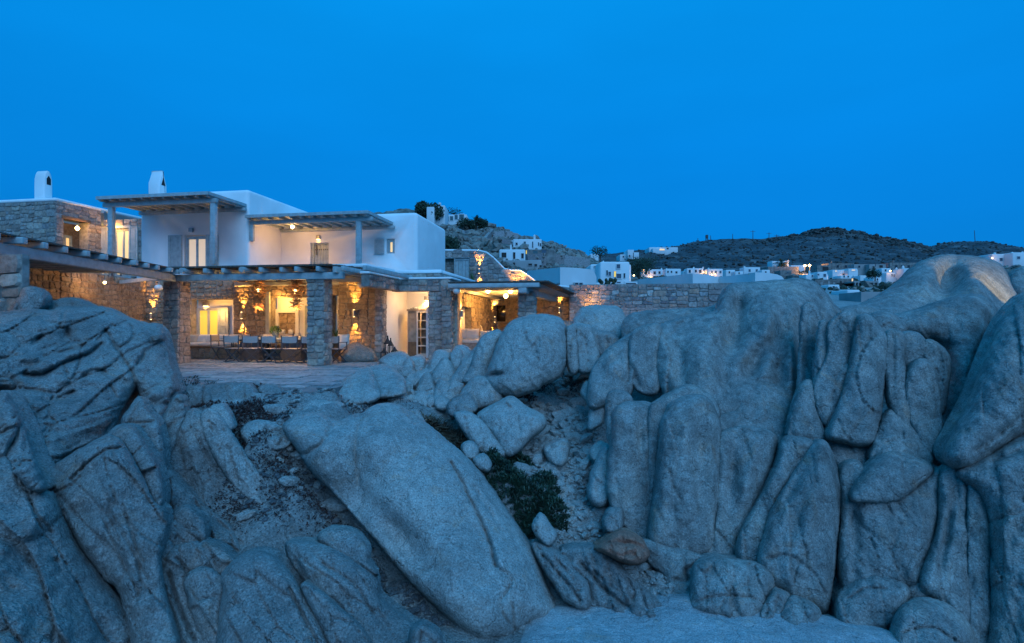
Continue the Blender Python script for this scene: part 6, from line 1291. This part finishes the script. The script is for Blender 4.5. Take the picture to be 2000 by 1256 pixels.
# hillside houses on the near hill
house(833, 869, 401, 436, 108, 'white tower house on top of the near hill with a tall chimney', wins=[(863,866,414,418)], chim=[(859,395,4.5)], depth=5, extra=[(833,848,404,430)])
house(868, 912, 419, 436, 102, 'long hilltop house with four big glazed bays', wins=[(871,877,423.5,432,M_WNG),(879,885,422.5,431,M_WNG),(888,894,420,429,M_WNG),(897,906,419,429,M_WNG),(908,911,425,431)], depth=5)
house(1002, 1058, 467, 487, 84, 'upper white hillside house with a pointed chimney', wins=[(1007,1011,474,479),(1023,1027,472,478,M_WNG),(1039.5,1041.5,472,484),(1051,1053,473.5,480),(1054.5,1057,475,481)], chim=[(1044,458,4),(1001,474,3)], depth=6)
house(975, 1026, 487, 508, 74, 'unfinished white hillside house with black openings', wins=[(979.5,989,493.5,503.5,M_DK),(1002,1006.5,493,506,M_DK),(1018,1023,495,505,M_DK)], chim=[(998,477,3)], depth=6)
house(975, 1058, 508, 520, 72, 'grey concrete basement storey with dark openings under the unfinished house', wins=[(981,987,513,518,M_DK),(1002,1006,513,518,M_DK),(1032,1039,515,519,M_DK),(1044,1049,516,520,M_DK),(1054,1058,518,522,M_DK)], m=M_GW, depth=6, name='concrete_building', cat='building')
house(1026, 1085, 487, 505, 79, 'stone annex with two wide windows right of the white hillside house', wins=[(1041,1050,489.5,495.5,M_WNG),(1058,1067,488,494,M_SHT),(1027,1029,489,496,M_WINY)], m=M_SF, depth=5, name='stone_building', cat='building')
house(1153, 1169, 496, 503, 300, 'small white building on the skyline at the end of the near hill', depth=8)
house(1211, 1238, 497, 508, 420, 'lower white cluster on the far skyline', wins=[(1216,1219,500,503),(1228,1231,498,502)], extra=[(1226,1238,488,500),(1236,1248,493,500)], depth=12)
house(1268, 1324, 483, 493, 430, 'long white hilltop villa with an orange lit terrace', wins=[(1288,1298,486,489,M_WIN),(1302,1306,484,487)], extra=[(1275,1300,485,490)], lit=[(1292,488,4)], depth=12)
# village houses in the valley
house(1253, 1295, 526, 540, 150, 'leftmost low valley house with a warm lit porch behind the white wall', wins=[(1266,1269,530,535),(1276,1281,530,536),(1286,1290,530,535)], chim=[(1270,523,2.5),(1292,523,2.5)], lit=[(1270,541,2.4),(1257,527,2)])
house(1300, 1330, 525, 540, 145, 'square white valley house with four dark windows', wins=[(1303,1306,529,533),(1310,1313,529,533),(1319,1323,530,534)], chim=[(1302,524,2)])
house(1342, 1374, 524, 535, 150, 'white valley house with two chimneys and a row of openings', wins=[(1345,1349,527,533),(1357,1361,527,532),(1365,1370,527,533)], chim=[(1355,521,2.5),(1373,521,2.5)], lit=[(1374,532,2)])
house(1382, 1412, 525, 538, 148, 'white valley house with arched porch right of the two-chimney one', wins=[(1389,1392,529,534,M_SHT),(1396,1400,529,534,M_SHT),(1405,1409,529,534,M_SHT)], chim=[(1384,523,2.5)], lit=[(1390,536,1.8),(1397,536,1.6)])
house(1453, 1485, 522, 534, 146, 'white house with pale shutters just above the white wall corner', wins=[(1462,1466,526,531,M_SHT),(1476,1480,526,531,M_SHT)], chim=[(1454,520,3)])
house(1508, 1541, 510, 524, 170, 'taller white house with a balcony and palm at its foot', wins=[(1530,1532.5,513,521,M_SHT),(1534,1536.5,513,521,M_SHT),(1515,1520,512,514,M_SHT)], chim=[(1539,508,3)], extra=[(1528,1541,511,520)])
house(1545, 1572, 518, 522, 180, 'thin low white roofline beside two bright street lights', depth=5)
house(1574, 1618, 536, 549, 118, 'white village house with blue windows over the building site', wins=[(1585,1588,537,541,M_SHT),(1596,1600,535,538,M_SHT),(1608,1613,535,541,M_SHT)], chim=[(1581,528,3)], extra=[(1597,1616,531,545)], lit=[(1605,546,2),(1612,545,1.6),(1603,547,1.4)])
house(1626, 1676, 527, 541, 128, 'white village house with reddish lit windows', wins=[(1631,1634,528,531,M_WIN2),(1663,1670,526.5,529,M_WIN2),(1645,1652,534,538,M_SHT)], extra=[(1657,1675,524.5,535)], lit=[(1650,543,1.8)])
house(1642, 1673, 538, 545, 120, 'small white lower house with three windows below the reddish lit one', wins=[(1647,1650,539,542),(1655,1658,539,542),(1665,1668,539,542)])
house(1680, 1705, 538, 550, 112, 'plain white cube house in the middle of the village', wins=[(1692,1696,540,543)])
house(1731, 1765, 532, 549, 105, 'long white house stepping down beside the great hump', wins=[(1741,1743,535,540),(1755,1757,533,539),(1759,1761,533,539),(1745,1747,536,541)], chim=[(1751,522,3),(1764,518,3.5)], lit=[(1739,529,2.6)])
house(1765, 1806, 524, 535, 103, 'white house with two wide dark windows touching the hump', wins=[(1777,1785,527,532,M_WND),(1792,1796,528,532)])
house(1938, 2012, 496, 512, 95, 'white house with blue shutters above the rocks at the right edge', wins=[(1952,1958,504,510,M_SHT),(1965,1970,503,512,M_SHT),(1986,1992,501,506,M_SHT)], chim=[(1943,493,3.5),(1977,492,3),(1997,491,3)], lit=[(1938,504,2.4)], extra=[(1978,2008,493,508)])
house(1590, 1612, 566, 581, 70, 'small bright white cube at the shoulder of the headland', depth=2, wins=[(1600,1601.5,571,577)])
# stone and concrete village buildings
for i, (x0, x1, y0, y1, d, lab, mm, ws) in enumerate([
 (1524, 1546, 528, 542, 125, 'square stone house with one blue window behind the white wall end', M_SF, [(1537,1540,531,534,M_SHT)]),
 (1548, 1574, 537, 548, 122, 'dark stone shed with an open front by the village road', M_SF, [(1551,1560,540,547,M_DK)]),
 (1500, 1560, 521, 533, 165, 'grey stone range behind the palm', M_SF, []),
 (1596, 1622, 518, 532, 150, 'stone house with a large dark opening under the hill', M_SF, [(1606,1618,521,529,M_DK)]),
 (1618, 1668, 514, 528, 158, 'long stone house with a stepped roof under the hill', M_SF, [(1634,1638,518,523),(1650,1654,518,523)]),
 (1668, 1700, 516, 528, 152, 'grey house right of the long stepped one', M_GW, [(1676,1680,519,523)]),
 (1698, 1730, 516, 530, 150, 'grey concrete house with a square black window', M_GW, [(1717,1724,518,523,M_DK),(1704,1708,520,529,M_DK)]),
 (1738, 1812, 513, 526, 160, 'long stone range of arches at the foot of the hill', M_SF, [(1748,1753,518,523),(1760,1765,518,523),(1772,1777,518,523),(1784,1789,518,523)]),
 (1592, 1634, 546, 562, 100, 'half-built stone building with pale square openings', M_SF, [(1602,1607,551,557,M_GW),(1617,1621,549,558,M_GW),(1627,1631,551,557,M_GW)]),
 (1634, 1668, 544, 560, 98, 'half-built stone building with an orange lit corner', M_SF, [(1640,1644,549,555,M_DK),(1663,1666,544,557,M_WIN)]),
 (1540, 1600, 549, 560, 95, 'low stone terrace building behind the smooth headland', M_SF, [(1560,1566,552,556,M_DK)]),
 (1682, 1740, 570, 590, 60, 'long grey terrace wall right of the village car park', M_GW, [])]):
    house(x0, x1, y0, y1, d, lab, wins=ws, m=mm, name='stone_building', cat='building', bevel=0, chim=[(x0+7, y0-5, 2.5)] if i in (3, 4, 7) else ())
for x0, x1, y0, y1, d, lab, ws in (
 (1418,1436,527,537,150,'small white flat-roofed house left of the pale-shuttered one',[(1423,1426,530,534)]),
 (1436,1452,530,538,140,'tiny white annex touching the pale-shuttered house',[(1442,1445,532,535)]),
 (1488,1504,527,536,140,'small white house half hidden behind the white wall corner',[(1494,1497,530,534)]),
 (1706,1722,541,552,104,'small white shed right of the plain white cube house',[(1712,1715,544,548,M_DK)]),
 (1618,1640,556,566,88,'low white roof between the half-built stone buildings',[(1626,1630,559,563,M_DK)]),
 (1722,1740,524,533,132,'narrow white house above the stepping white one',[(1728,1731,526,530)]),
 (1812,1840,506,514,190,'pale farm building high behind the great hump',[(1820,1824,508,512)]),
 (1850,1876,500,506,230,'faint white house on the slope above the great hump',[(1860,1864,502,505)]),
 (1335,1342,529,535,152,'tiny white hut left of the two-chimney house',[(1337,1339,531,534)]),
 (1655,1680,566,578,74,'low white terrace wall over the parked cars',[])): house(x0, x1, y0, y1, d, lab, wins=ws)
VB = PXY_([(1250,60),(1850,60),(1950,190),(1200,190)])
scatter(bpy.data.objects['ground'], 1500, VB, .25, 1.1, 'valley_bushes', mat('valley_bush', (.03,.04,.025), .9, var=.4), 51, flat=.8)
scatter(bpy.data.objects['ground'], 900, VB, .2, .9, 'valley_stones', M_BR, 52, flat=.8)
# open concrete frame under construction
r = empty('unfinished_building', P(1690, 570, 85), 'open concrete frame of an unfinished building with black bays', 'building')
for (x0, x1, y0, y1) in ((1668,1716,549,552),(1638,1668,559.5,562)):
    mb = MB(); p, q = P(x0, y1, 85), P(x1, y0, 85); mb.box((p.x, 85, p.z), (q.x, 90, q.z)); mb.build('slab', M_GW, r)
for x, y0, y1 in ((1670,552,568),(1676,552,568),(1692,552,568),(1706,552,568),(1714,552,568),(1640,562,575),(1651,562,575),(1660,562,575)):
    mb = MB(); p, q = P(x, y1, 85), P(x+2, y0, 85); mb.box((p.x, 85, p.z-1.5), (q.x, 85.3, q.z)); mb.build('column', M_GW, r)
mb = MB(); p, q = P(1638, 572, 87), P(1720, 552, 87); mb.box((p.x, 87.5, p.z-3), (q.x, 88, q.z)); mb.build('back_wall', M_DK, r)
# street lights
for k, (px, py, d, h) in enumerate(((1572, 519, 165, 5), (1581, 518.5, 165, 5))):
    p = P(px, py, d); r = empty('street_light', p-Vector((0, 0, h)), ['left of two bright street lights at the foot of the far hill', 'right of two bright street lights at the foot of the far hill'][k], 'street light')
    mb = MB(); mb.tube([p-Vector((0, 0, h+3)), p], .09, 6); mb.build('pole', M_FR, r); mb = MB(); mb.lathe(p, [(.2, -.25), (.42, 0), (.2, .3)], 8); mb.build('lamp_head', M_BULB, r); point(p-Vector((0, 1, 0)), 160, .3)
# utility poles along the crest
for k, (px, y0, y1, d, lab) in enumerate(((1363,465,476,465,'leftmost thin pole on the crest of the far hill'),(1388,460,470,465,'thin pole right of the lattice mast'),(1431,457,470,466,'third thin pole along the crest of the far hill'),(1470.5,450,468,466,'tallest crossarm pole along the crest of the far hill'),(1502,454,466,467,'fifth crossarm pole along the crest of the far hill'),(1517,458,463,467,'shortest crossarm pole before the rocky summit'),(1167,484,499,300,'thin pole on the skyline over the small white building'),(1710,494,518,140,'dark pole in front of the rocky hill over the village'),(1905,450,476,455,'leaning pole on the right-hand skyline'))):
    a, b = P(px, y1+3, d-2), P(px-(2 if k == 8 else 0), y0, d-2); r = empty('utility_pole', a, lab, 'utility pole'); s = d/450
    mb = MB(); mb.tube([a, b], [.32*s, .22*s], 6); mb.build('pole', M_FR, r)
    if k in (3, 4, 5): mb = MB(); mb.bar(b-Vector((2.2, 0, 1)), b-Vector((-2.2, 0, 1)), .25, .25); mb.build('crossarm', M_FR, r)
a, b = P(1380.5, 474, 463), P(1380.5, 458.5, 463); r = empty('lattice_mast', a, 'stout lattice mast on the crest of the far hill', 'mast'); mb = MB()
for k in range(4): dx, dy = (-1, 1, 1, -1)[k], (-1, -1, 1, 1)[k]; mb.tube([a+Vector((dx, dy, -1)), b+Vector((dx*.6, dy*.6, -2))], .2, 5)
for k in range(7): t = k/7; z0 = a.lerp(b, t); z1 = a.lerp(b, t+1/7); mb.bar(z0+Vector((-1, -1, 0)), z1+Vector((.9, -1, 0)), .15, .15)
mb.build('mast_frame', M_FR, r); mb = MB(); mb.lathe(b, [(1.2, -3), (1.3, -.5), (.3, 0)], 8); mb.build('antenna', M_FR, r)
# ================================================================ hill vegetation
M_TREE = mat('dark_tree_leaf', (.022, .04, .018), .8, var=.5, scale=1.5)
M_TRK = mat('tree_trunk', (.08, .06, .045), .9, var=.2)
def tree(px, py, d, w_, h, label, sd, n=1500, ls=.16):
    s_ = snap(px, py-1, d)/d; d *= s_; w_ *= s_; h *= s_; ls *= s_; base = P(px, py, d); r = empty('tree', base, label, 'tree'); rg = random.Random(sd); m = MB()
    lobes = [(Vector((rg.uniform(-.32, .32)*w_, rg.uniform(-.25, .25)*w_, h*rg.uniform(.35, .8))), rg.uniform(.22, .36)*w_) for _ in range(9)]
    for k in range(n):
        c, rad = lobes[k % 9]; v = Vector((rg.gauss(0, 1), rg.gauss(0, 1), rg.gauss(0, .8))).normalized()*rad*rg.uniform(.6, 1.05); q = base+c+v; a = Vector((rg.uniform(-1, 1), rg.uniform(-1, 1), rg.uniform(-1, 1))).normalized()*ls*rg.uniform(.7, 1.5); b = a.orthogonal().normalized()*ls*.6
        m.add([q-a, q+b, q+a, q-b], [(0,1,2,3)])
    o = m.build('crown', M_TREE, r); m = MB(); m.tube([base-Vector((0, 0, .5)), base+Vector((.1*w_*.3, 0, h*.45))], [.05*w_, .03*w_], 7)
    for k in range(4): m.tube([base+Vector((0, 0, h*.3)), base+lobes[k][0]], [.03*w_, .01*w_], 5)
    m.build('trunk', M_TRK, r)
tree(842, 438, 100, 5.2, 3.6, 'dark round tree in front of the hilltop tower house', 1, 3800, .24)
tree(911, 447, 98, 3.2, 1.7, 'dark bush left of the palm beside the glazed hilltop house', 2, 900)
tree(941, 449, 98, 2.6, 1.9, 'dark bush right of the palm on the crest of the near hill', 3, 900)
tree(885, 420, 106, 3.5, .8, 'low greenery showing over the flat roof of the glazed house', 4, 400, .12)
tree(872, 490, 64, 3.4, 1.2, 'dark green thicket below the dry-stone wall on the near hill', 5, 1400, .14)
tree(1172, 509, 70, 2.2, 2.0, 'small feathery tree where the near hill meets the far hill', 6, 500, .10)
tree(1247, 540, 75, 4.5, 2.6, 'brownish scrub tree right of the large two-storey white house', 7, 1500, .12)
tree(1262, 531, 90, 3.6, 2.3, 'dark tree behind the left stretch of the white wall', 9, 900, .14)
tree(1709, 545, 100, 2.6, 1.9, 'dark tree right of the plain white cube house', 8, 700)
for k, (px, py, d, h, n_, lab) in enumerate(((929, 444, 98, 2.4, 26, 'palm tree silhouetted on the crest of the near hill'), (1526, 527, 168, 2.4, 22, 'palm at the foot of the taller white house with a balcony'))):
    base = P(px, py, d); r = empty('palm_tree', base, lab, 'palm tree'); s = d/98; m = MB(); top = base+Vector((0, 0, h*.45*s)); m.tube([base-Vector((0, 0, .6)), top], [.22*s, .16*s], 8); m.build('trunk', M_TRK, r); rg = random.Random(k)
    m = MB()
    for j in range(n_):
        an = rg.uniform(0, 6.28); el = rg.uniform(-.3, 1.3); dr = Vector((math.cos(an)*math.cos(el), math.sin(an)*math.cos(el), math.sin(el))); l = 1.7*s; pts = [top+dr*l*t-Vector((0, 0, .55*s*t*t*(1.3-el*.4))) for t in np.linspace(0, 1, 7)]
        sd_ = Vector((-math.sin(an), math.cos(an), 0))
        for i in range(6):
            for q_ in (-1, 1):
                a = pts[i]; b = pts[i+1]; tip = (a+b)/2+sd_*q_*.34*s*(1-abs(i/6-.4))-Vector((0, 0, .1*s)); m.add([a, b, tip], [(0,1,2)])
    m.build('fronds', M_TREE, r)
# dark cactus plants over the long wall
for k, (x0, n_) in enumerate(((1170, 6), (1188, 6))):
    base = P(x0, 563, 27.5); r = empty('cactus', base, ['left clump of dark prickly cactus rising over the long wall', 'right clump of dark prickly cactus rising over the long wall'][k], 'cactus'); rg = random.Random(20+k); m = MB()
    for j in range(n_*3):
        c = base+Vector((rg.uniform(-.05, .45), rg.uniform(-.2, .2), rg.uniform(-.2, .42))); s = rg.uniform(.06, .10); m.lathe(c, [(s*.3, -s*1.4), (s, -s*.2), (s*.8, s*.8), (s*.1, s*1.4)], 6)
    m.build('pads', M_LEAF if False else M_TREE, r)
# cars parked in the notch
for k, (px, lab) in enumerate(((1633, 'pale parked car left in the notch between the headland and the hump'), (1665, 'dark parked car right in the notch between the headland and the hump'))):
    d = 72; p = P(px, 590, d); r = empty('parked_car', p, lab, 'car', 'cars parked in the notch'); cm = mat('car_paint_'+('pale' if k == 0 else 'dark'), (.16, .17, .18) if k == 0 else (.03, .035, .04), .35, metal=.3)
    prof = [(-.95, .25), (-.95, .7), (-.6, .85), (-.35, 1.28), (.35, 1.28), (.62, .85), (.95, .75), (.95, .25)]
    prof = [(x*1.0, z) for x, z in prof]; n = len(prof); mb = MB(); mb.v = [p+Vector((x, 0, z)) for x, z in prof]+[p+Vector((x, 3.6, z)) for x, z in prof]; mb.f = [tuple(range(n)), tuple(range(n, 2*n))[::-1]]+[((i+1) % n, i, n+i, n+(i+1) % n) for i in range(n)]; mb.build('body', cm, r, bevel=.08)
    mb = MB(); mb.add([p+Vector(q) for q in ((-.5, -.012, .9), (.5, -.012, .9), (.3, -.012, 1.2), (-.3, -.012, 1.2))], [(0,1,2,3)]); mb.build('windscreen', M_WND, r)
    for s in (-1, 1):
        mb = MB(); mb.tube([p+Vector((s*.75, .5, .3)), p+Vector((s*.97, .5, .3))], .3, 12); mb.build('wheel', M_DK, r); mb = MB(); mb.lathe(p+Vector((s*.68, -.03, .62)), [(.1, -.05), (.1, .05)], 8); mb.build('headlight', M_GLB, r)
# ================================================================ rubble, litter and plants near the camera
bpy.context.view_layer.update()
gobj = bpy.data.objects['ground']
def PXY(l): return [tuple(P(*q))[:2] for q in l]
gully = PXY([(930,800,11),(1010,760,12.4),(1100,760,12.2),(1150,760,11.6),(1190,850,10),(1200,960,8.8),(1230,1040,8.0),(1330,1150,7.1),(1290,1195,6.8),(1180,1110,7.1),(1120,1060,7.5),(1040,1000,8.2),(1000,920,9.0),(960,870,9.8)])
scatter(gobj, 3600, gully, .018, .10, 'rubble', G_M, 31, flat=.6)
scatter(gobj, 190, gully, .09, .20, 'rubble', G_M, 32, flat=.65)
path = PXY([(360,770,10),(640,770,10),(740,790,10.5),(690,830,9.6),(600,800,9.4),(560,850,8.5),(600,900,8.1),(660,980,7.7),(640,1040,7.2),(520,1020,6.8),(440,1010,6.7),(430,930,7.4),(450,860,8.4),(380,830,9)])
scatter(gobj, 1500, path, .012, .07, 'rubble', G_S, 33, flat=.45)
scatter(gobj, 60, path, .05, .13, 'rubble', G_M, 34, flat=.6)
base_ = PXY([(960,1230,6.2),(1080,1200,6.6),(1280,1200,6.6),(1500,1230,6.4),(1650,1256,6.2),(1640,1290,6.1),(1200,1235,6.2),(980,1256,6.1)])
scatter(gobj, 420, base_, .010, .05, 'rubble', G_M, 35, flat=.6)
cleft = PXY([(630,1060,7.4),(700,1060,7.3),(800,1150,6.7),(880,1230,6.2),(840,1240,6.2),(740,1160,6.6)])
scatter(gobj, 260, cleft, .015, .09, 'rubble', G_S, 36, flat=.5)
mid = PXY([(745,735,13.5),(800,720,15),(900,700,14.5),(960,790,12),(900,815,10.9),(820,800,11.3),(760,790,11)])
scatter(gobj, 150, mid, .10, .34, 'rubble', G_M, 37, flat=.75)
scatter(gobj, 900, mid, .02, .10, 'rubble', G_M, 38, flat=.6)
mid2 = PXY([(1090,740,12.6),(1200,700,12.4),(1300,690,12.4),(1290,650,14.5),(1100,660,15),(1080,690,14)])
scatter(gobj, 120, mid2, .10, .30, 'rubble', G_M, 39, flat=.7)
scatter(gobj, 600, mid2, .02, .10, 'rubble', G_M, 40, flat=.6)
up_ = PXY([(1000,790,11.6),(1130,790,11.4),(1190,860,9.9),(1150,930,9.2),(1050,900,9.6)])
scatter(gobj, 46, up_, .12, .30, 'rubble', G_M, 41, flat=.6, sink=0)
# individual stones lying about
gt = bvh(gobj)
def drop(x, y):
    h = gt.ray_cast(Vector((x, y, 60)), Vector((0, 0, -1))); return h[0]
STN = [(535,862,8.6,.16,'pale flat stone lying mid-path among dry litter'),(585,930,7.9,.14,'whitish stone on the path beside the giant slab'),(565,1008,7.2,.12,'small pale stone low on the path'),(648,980,7.6,.18,'wedge-shaped stone against the left foot of the giant slab'),(1130,770,12.2,.22,'low pale stone at the top of the gravel gully near the dry brush'),(1015,905,9.2,.20,'angular stone standing in the gravel above the succulent'),(1195,1010,8.0,.2,'stone lying left of the cliff foot in the gully'),(1115,1240,6.15,.05,'pebble lying alone on the smooth sand'),(1352,1205,6.7,.06,'reddish pebble on the sand under the wide blunt boulder'),(1338,1200,6.7,.07,'dark pebble beside the reddish one on the sand')]
rg = random.Random(8)
for px, py, d, s, lab in STN:
    p = P(px, py, d); q = drop(p.x, p.y); bm = bmesh.new(); bmesh.ops.create_icosphere(bm, subdivisions=3, radius=1)
    sd = rg.uniform(0, 90); ex, ey, ez = rg.uniform(.9, 1.4), rg.uniform(.7, 1), rg.uniform(.45, .7)
    for v in bm.verts:
        n = noise.noise_vector(v.co*1.1+Vector((sd, 0, 0))); k = 1+.28*n.x+.1*noise.noise(v.co*3+Vector((sd, 5, 0))); v.co = Vector((v.co.x*ex, v.co.y*ey, v.co.z*ez))*k*s
    me = bpy.data.meshes.new('stone'); bm.to_mesh(me); bm.free(); me.polygons.foreach_set('use_smooth', [True]*len(me.polygons)); me.materials.append(G_O if 'reddish' in lab else G_M); o = bpy.data.objects.new('stone', me); o.location = q+Vector((0, 0, s*.25)); link(o); tag(o, lab, 'stone')
# blades
M_DRY = mat('dry_grass', (.11, .07, .04), .9, var=.5, scale=8)
M_RED = mat('reddish_dry_litter', (.055, .022, .018), .9, var=.5, scale=12)
M_TWG = mat('dark_twig', (.05, .035, .03), .9, var=.3)
M_SUC = mat('succulent_leaf', (.022, .050, .028), .55, var=.45, scale=5)
def tuft(c, rad, n, lmin, lmax, name, m, label, cat, sd, w_=.006, up=1.0, curl=.6, parent=None):
    rg = random.Random(sd); mb = MB()
    for k in range(n):
        a = rg.uniform(0, 6.28); rr_ = rad*math.sqrt(rg.random()); b = c+Vector((math.cos(a)*rr_, math.sin(a)*rr_*.7, 0)); g = drop(b.x, b.y) if parent is None else b
        if g is not None: b.z = max(g.z, c.z-.3)-.02
        an = rg.uniform(0, 6.28); l = rg.uniform(lmin, lmax); dr = Vector((math.cos(an)*curl, math.sin(an)*curl, up*rg.uniform(.5, 1))).normalized(); s = Vector((-math.sin(an), math.cos(an), rg.uniform(-.3, .3)))*w_
        p1 = b+dr*l*.55; p2 = p1+(dr+Vector((math.cos(an), math.sin(an), -.7))*curl).normalized()*l*.45
        mb.add([b-s, b+s, p1+s*.8, p1-s*.8, p2], [(0,1,2,3),(3,2,4)])
    o = mb.build(name, m); return tag(o, label, cat)
def hitp(px, py, d):
    h = gt.ray_cast(Vector((0, 0, EY)), P(px, py, 10)-Vector((0, 0, EY)))[0]
    return h if h is not None and abs(h.y-d) < 2.5 else P(px, py, d)

tuft(hitp(858, 862, 9.6), .48, 2200, .22, .55, 'grass_tuft', M_DRY, 'bushy tuft of dry dark grass behind the shoulder of the giant slab', 'dry grass', 3, w_=.012, curl=.9)
tuft(hitp(893, 876, 9.3), .40, 1800, .20, .48, 'grass_tuft', M_DRY, 'second dry grass tuft spilling down towards the two round stones', 'dry grass', 4, w_=.012, curl=.9)
# succulent shrub as rosettes
def rosettes(pts, n, name, label, m, sd, lmin=.05, lmax=.10, hgt=.12):
    rg = random.Random(sd); mb = MB()
    for k in range(n):
        cx, cy, rad = pts[k % len(pts)]; a = rg.uniform(0, 6.28); rr_ = rad*math.sqrt(rg.random()); x, y = cx+math.cos(a)*rr_, cy+math.sin(a)*rr_; g = drop(x, y)
        if g is None: continue
        b = g+Vector((0, 0, rg.uniform(0, hgt)*(1.2-rr_/rad)))
        for j in range(6):
            an = rg.uniform(0, 6.28); el = rg.uniform(.1, 1.4); l = rg.uniform(lmin, lmax); dr = Vector((math.cos(an)*math.cos(el), math.sin(an)*math.cos(el), math.sin(el))); s = Vector((-math.sin(an), math.cos(an), 0))*l*.13; mdl = b+dr*l*.5+Vector((0, 0, .01))
            mb.add([b, mdl-s, b+dr*l, mdl+s], [(0,1,2,3)])
    return tag(mb.build(name, m), label, 'plant')
def gp(px, py, d, r): p = hitp(px, py, d); return (p.x, p.y, r)
rosettes([gp(960,905,9.0,.25),gp(985,930,8.7,.38),gp(1015,915,8.9,.25),gp(1010,960,8.35,.42),gp(1045,975,8.2,.38),gp(1070,950,8.4,.25),gp(1040,1010,7.9,.34),gp(1075,1005,7.95,.28)], 2600, 'succulent_plant', 'spreading dark green succulent growing between the giant slab and the gravel', M_SUC, 6, hgt=.22)
rosettes([gp(925,868,9.2,.12),gp(938,880,9.0,.14)], 160, 'succulent_plant', 'small green succulent sprig beside the two round stones', M_SUC, 7)
# reddish litter patches: uncountable
def litter(pts, n, sd, m, l0=.03, l1=.10, nm='dry_litter', up=.35):
    rg = random.Random(sd); mb = MB()
    for k in range(n):
        cx, cy, rad = pts[k % len(pts)]; a = rg.uniform(0, 6.28); rr_ = rad*rg.random()**.6; x, y = cx+math.cos(a)*rr_*1.5, cy+math.sin(a)*rr_*.8; g = drop(x, y)
        if g is None: continue
        an = rg.uniform(0, 6.28); l = rg.uniform(l0, l1); dr = Vector((math.cos(an), math.sin(an), rg.uniform(0, up*2))).normalized(); s = Vector((-math.sin(an), math.cos(an), 0))*.009; b = g+Vector((0, 0, rg.uniform(0, .035)))
        mb.add([b-s, b+s, b+dr*l], [(0,1,2)])
        if k % 3 == 0: mb.add([b+dr*l*.5-s*2, b+dr*l*.5+s*2, b+dr*l*.5+Vector((0, 0, l*.4))], [(0,1,2)])
    return tag(mb.build(nm, m), kind='stuff')
litter([gp(370,800,9.0,.28),gp(350,815,8.9,.22),gp(400,790,9.3,.3),gp(440,800,9.2,.3),gp(470,812,8.9,.35),gp(480,840,8.6,.38),gp(525,770,10.1,.25),gp(515,800,9.5,.3)], 4200, 11, M_RED)
litter([gp(700,800,10.6,.5),gp(760,790,10.8,.5),gp(650,755,10.6,.35),gp(600,760,10.3,.3),gp(560,830,8.9,.35),gp(540,870,8.4,.4),gp(510,900,8.0,.4),gp(480,870,8.2,.3),gp(690,812,10,.3)], 2600, 12, M_RED, .03, .08)
litter([gp(556,935,7.8,.15),gp(600,975,7.5,.25),gp(450,985,7.0,.35),gp(420,1010,6.8,.25),gp(500,1010,6.9,.35),gp(590,1000,7.2,.3),gp(640,1010,7.3,.2),gp(480,960,7.2,.35)], 1500, 13, M_RED, .02, .07)
litter([gp(1070,745,12.7,.6),gp(1110,750,12.4,.55),gp(1020,765,12.3,.45),gp(1000,775,12,.4),gp(1130,745,12.4,.4),gp(1180,680,13.6,.3)], 4600, 14, M_RED, .04, .11)
tuft(P(548, 930, 7.85), .13, 330, .05, .14, 'dry_plant', M_RED, 'dark red dry plant hugging the left foot of the giant slab', 'dry plant', 15, curl=1.1, up=.6)
# bare twiggy bush at the terrace edge
def twigs(p, n, h, label, sd):
    rg = random.Random(sd); mb = MB()
    for k in range(n):
        an = rg.uniform(0, 6.28); d = Vector((math.cos(an)*.45, math.sin(an)*.45, 1)).normalized(); l = h*rg.uniform(.5, 1); a = p+Vector((rg.uniform(-.1, .1), rg.uniform(-.1, .1), -.05)); b = a+d*l*.6+Vector((rg.uniform(-.04, .04), 0, 0)); c = b+(d+Vector((rg.uniform(-.5, .5), rg.uniform(-.5, .5), 0)))*l*.4
        mb.tube([a, b, c], [.007, .005, .002], 4)
        for j in range(5): q = a.lerp(c, rg.uniform(.3, 1)); e = q+Vector((rg.uniform(-1, 1), rg.uniform(-1, 1), rg.uniform(0, 1)))*.07; mb.tube([q, e], [.004, .002], 3); s = .012; mb.add([e+Vector((-s, 0, 0)), e+Vector((0, 0, s)), e+Vector((s, 0, 0)), e+Vector((0, 0, -s))], [(0,1,2,3)])
    tag(mb.build('bare_bush', M_TWG), label, 'bush')
p = P(362, 770, 9.6); twigs(p, 26, .42, 'bare twiggy bush at the terrace edge beside the left outcrop', 1)
p = P(352, 790, 9.3); twigs(p, 14, .3, 'low dark bare bush just below the twiggy one at the left outcrop', 2)
p = P(408, 755, 9.9); twigs(p, 5, .16, 'tiny dry sprig on top of the block at the terrace edge', 3)
# reddish litter in the deep cleft
litter([gp(1612,1150,7.0,.1),gp(1618,1170,6.95,.1)], 120, 17, M_RED, .03, .08)
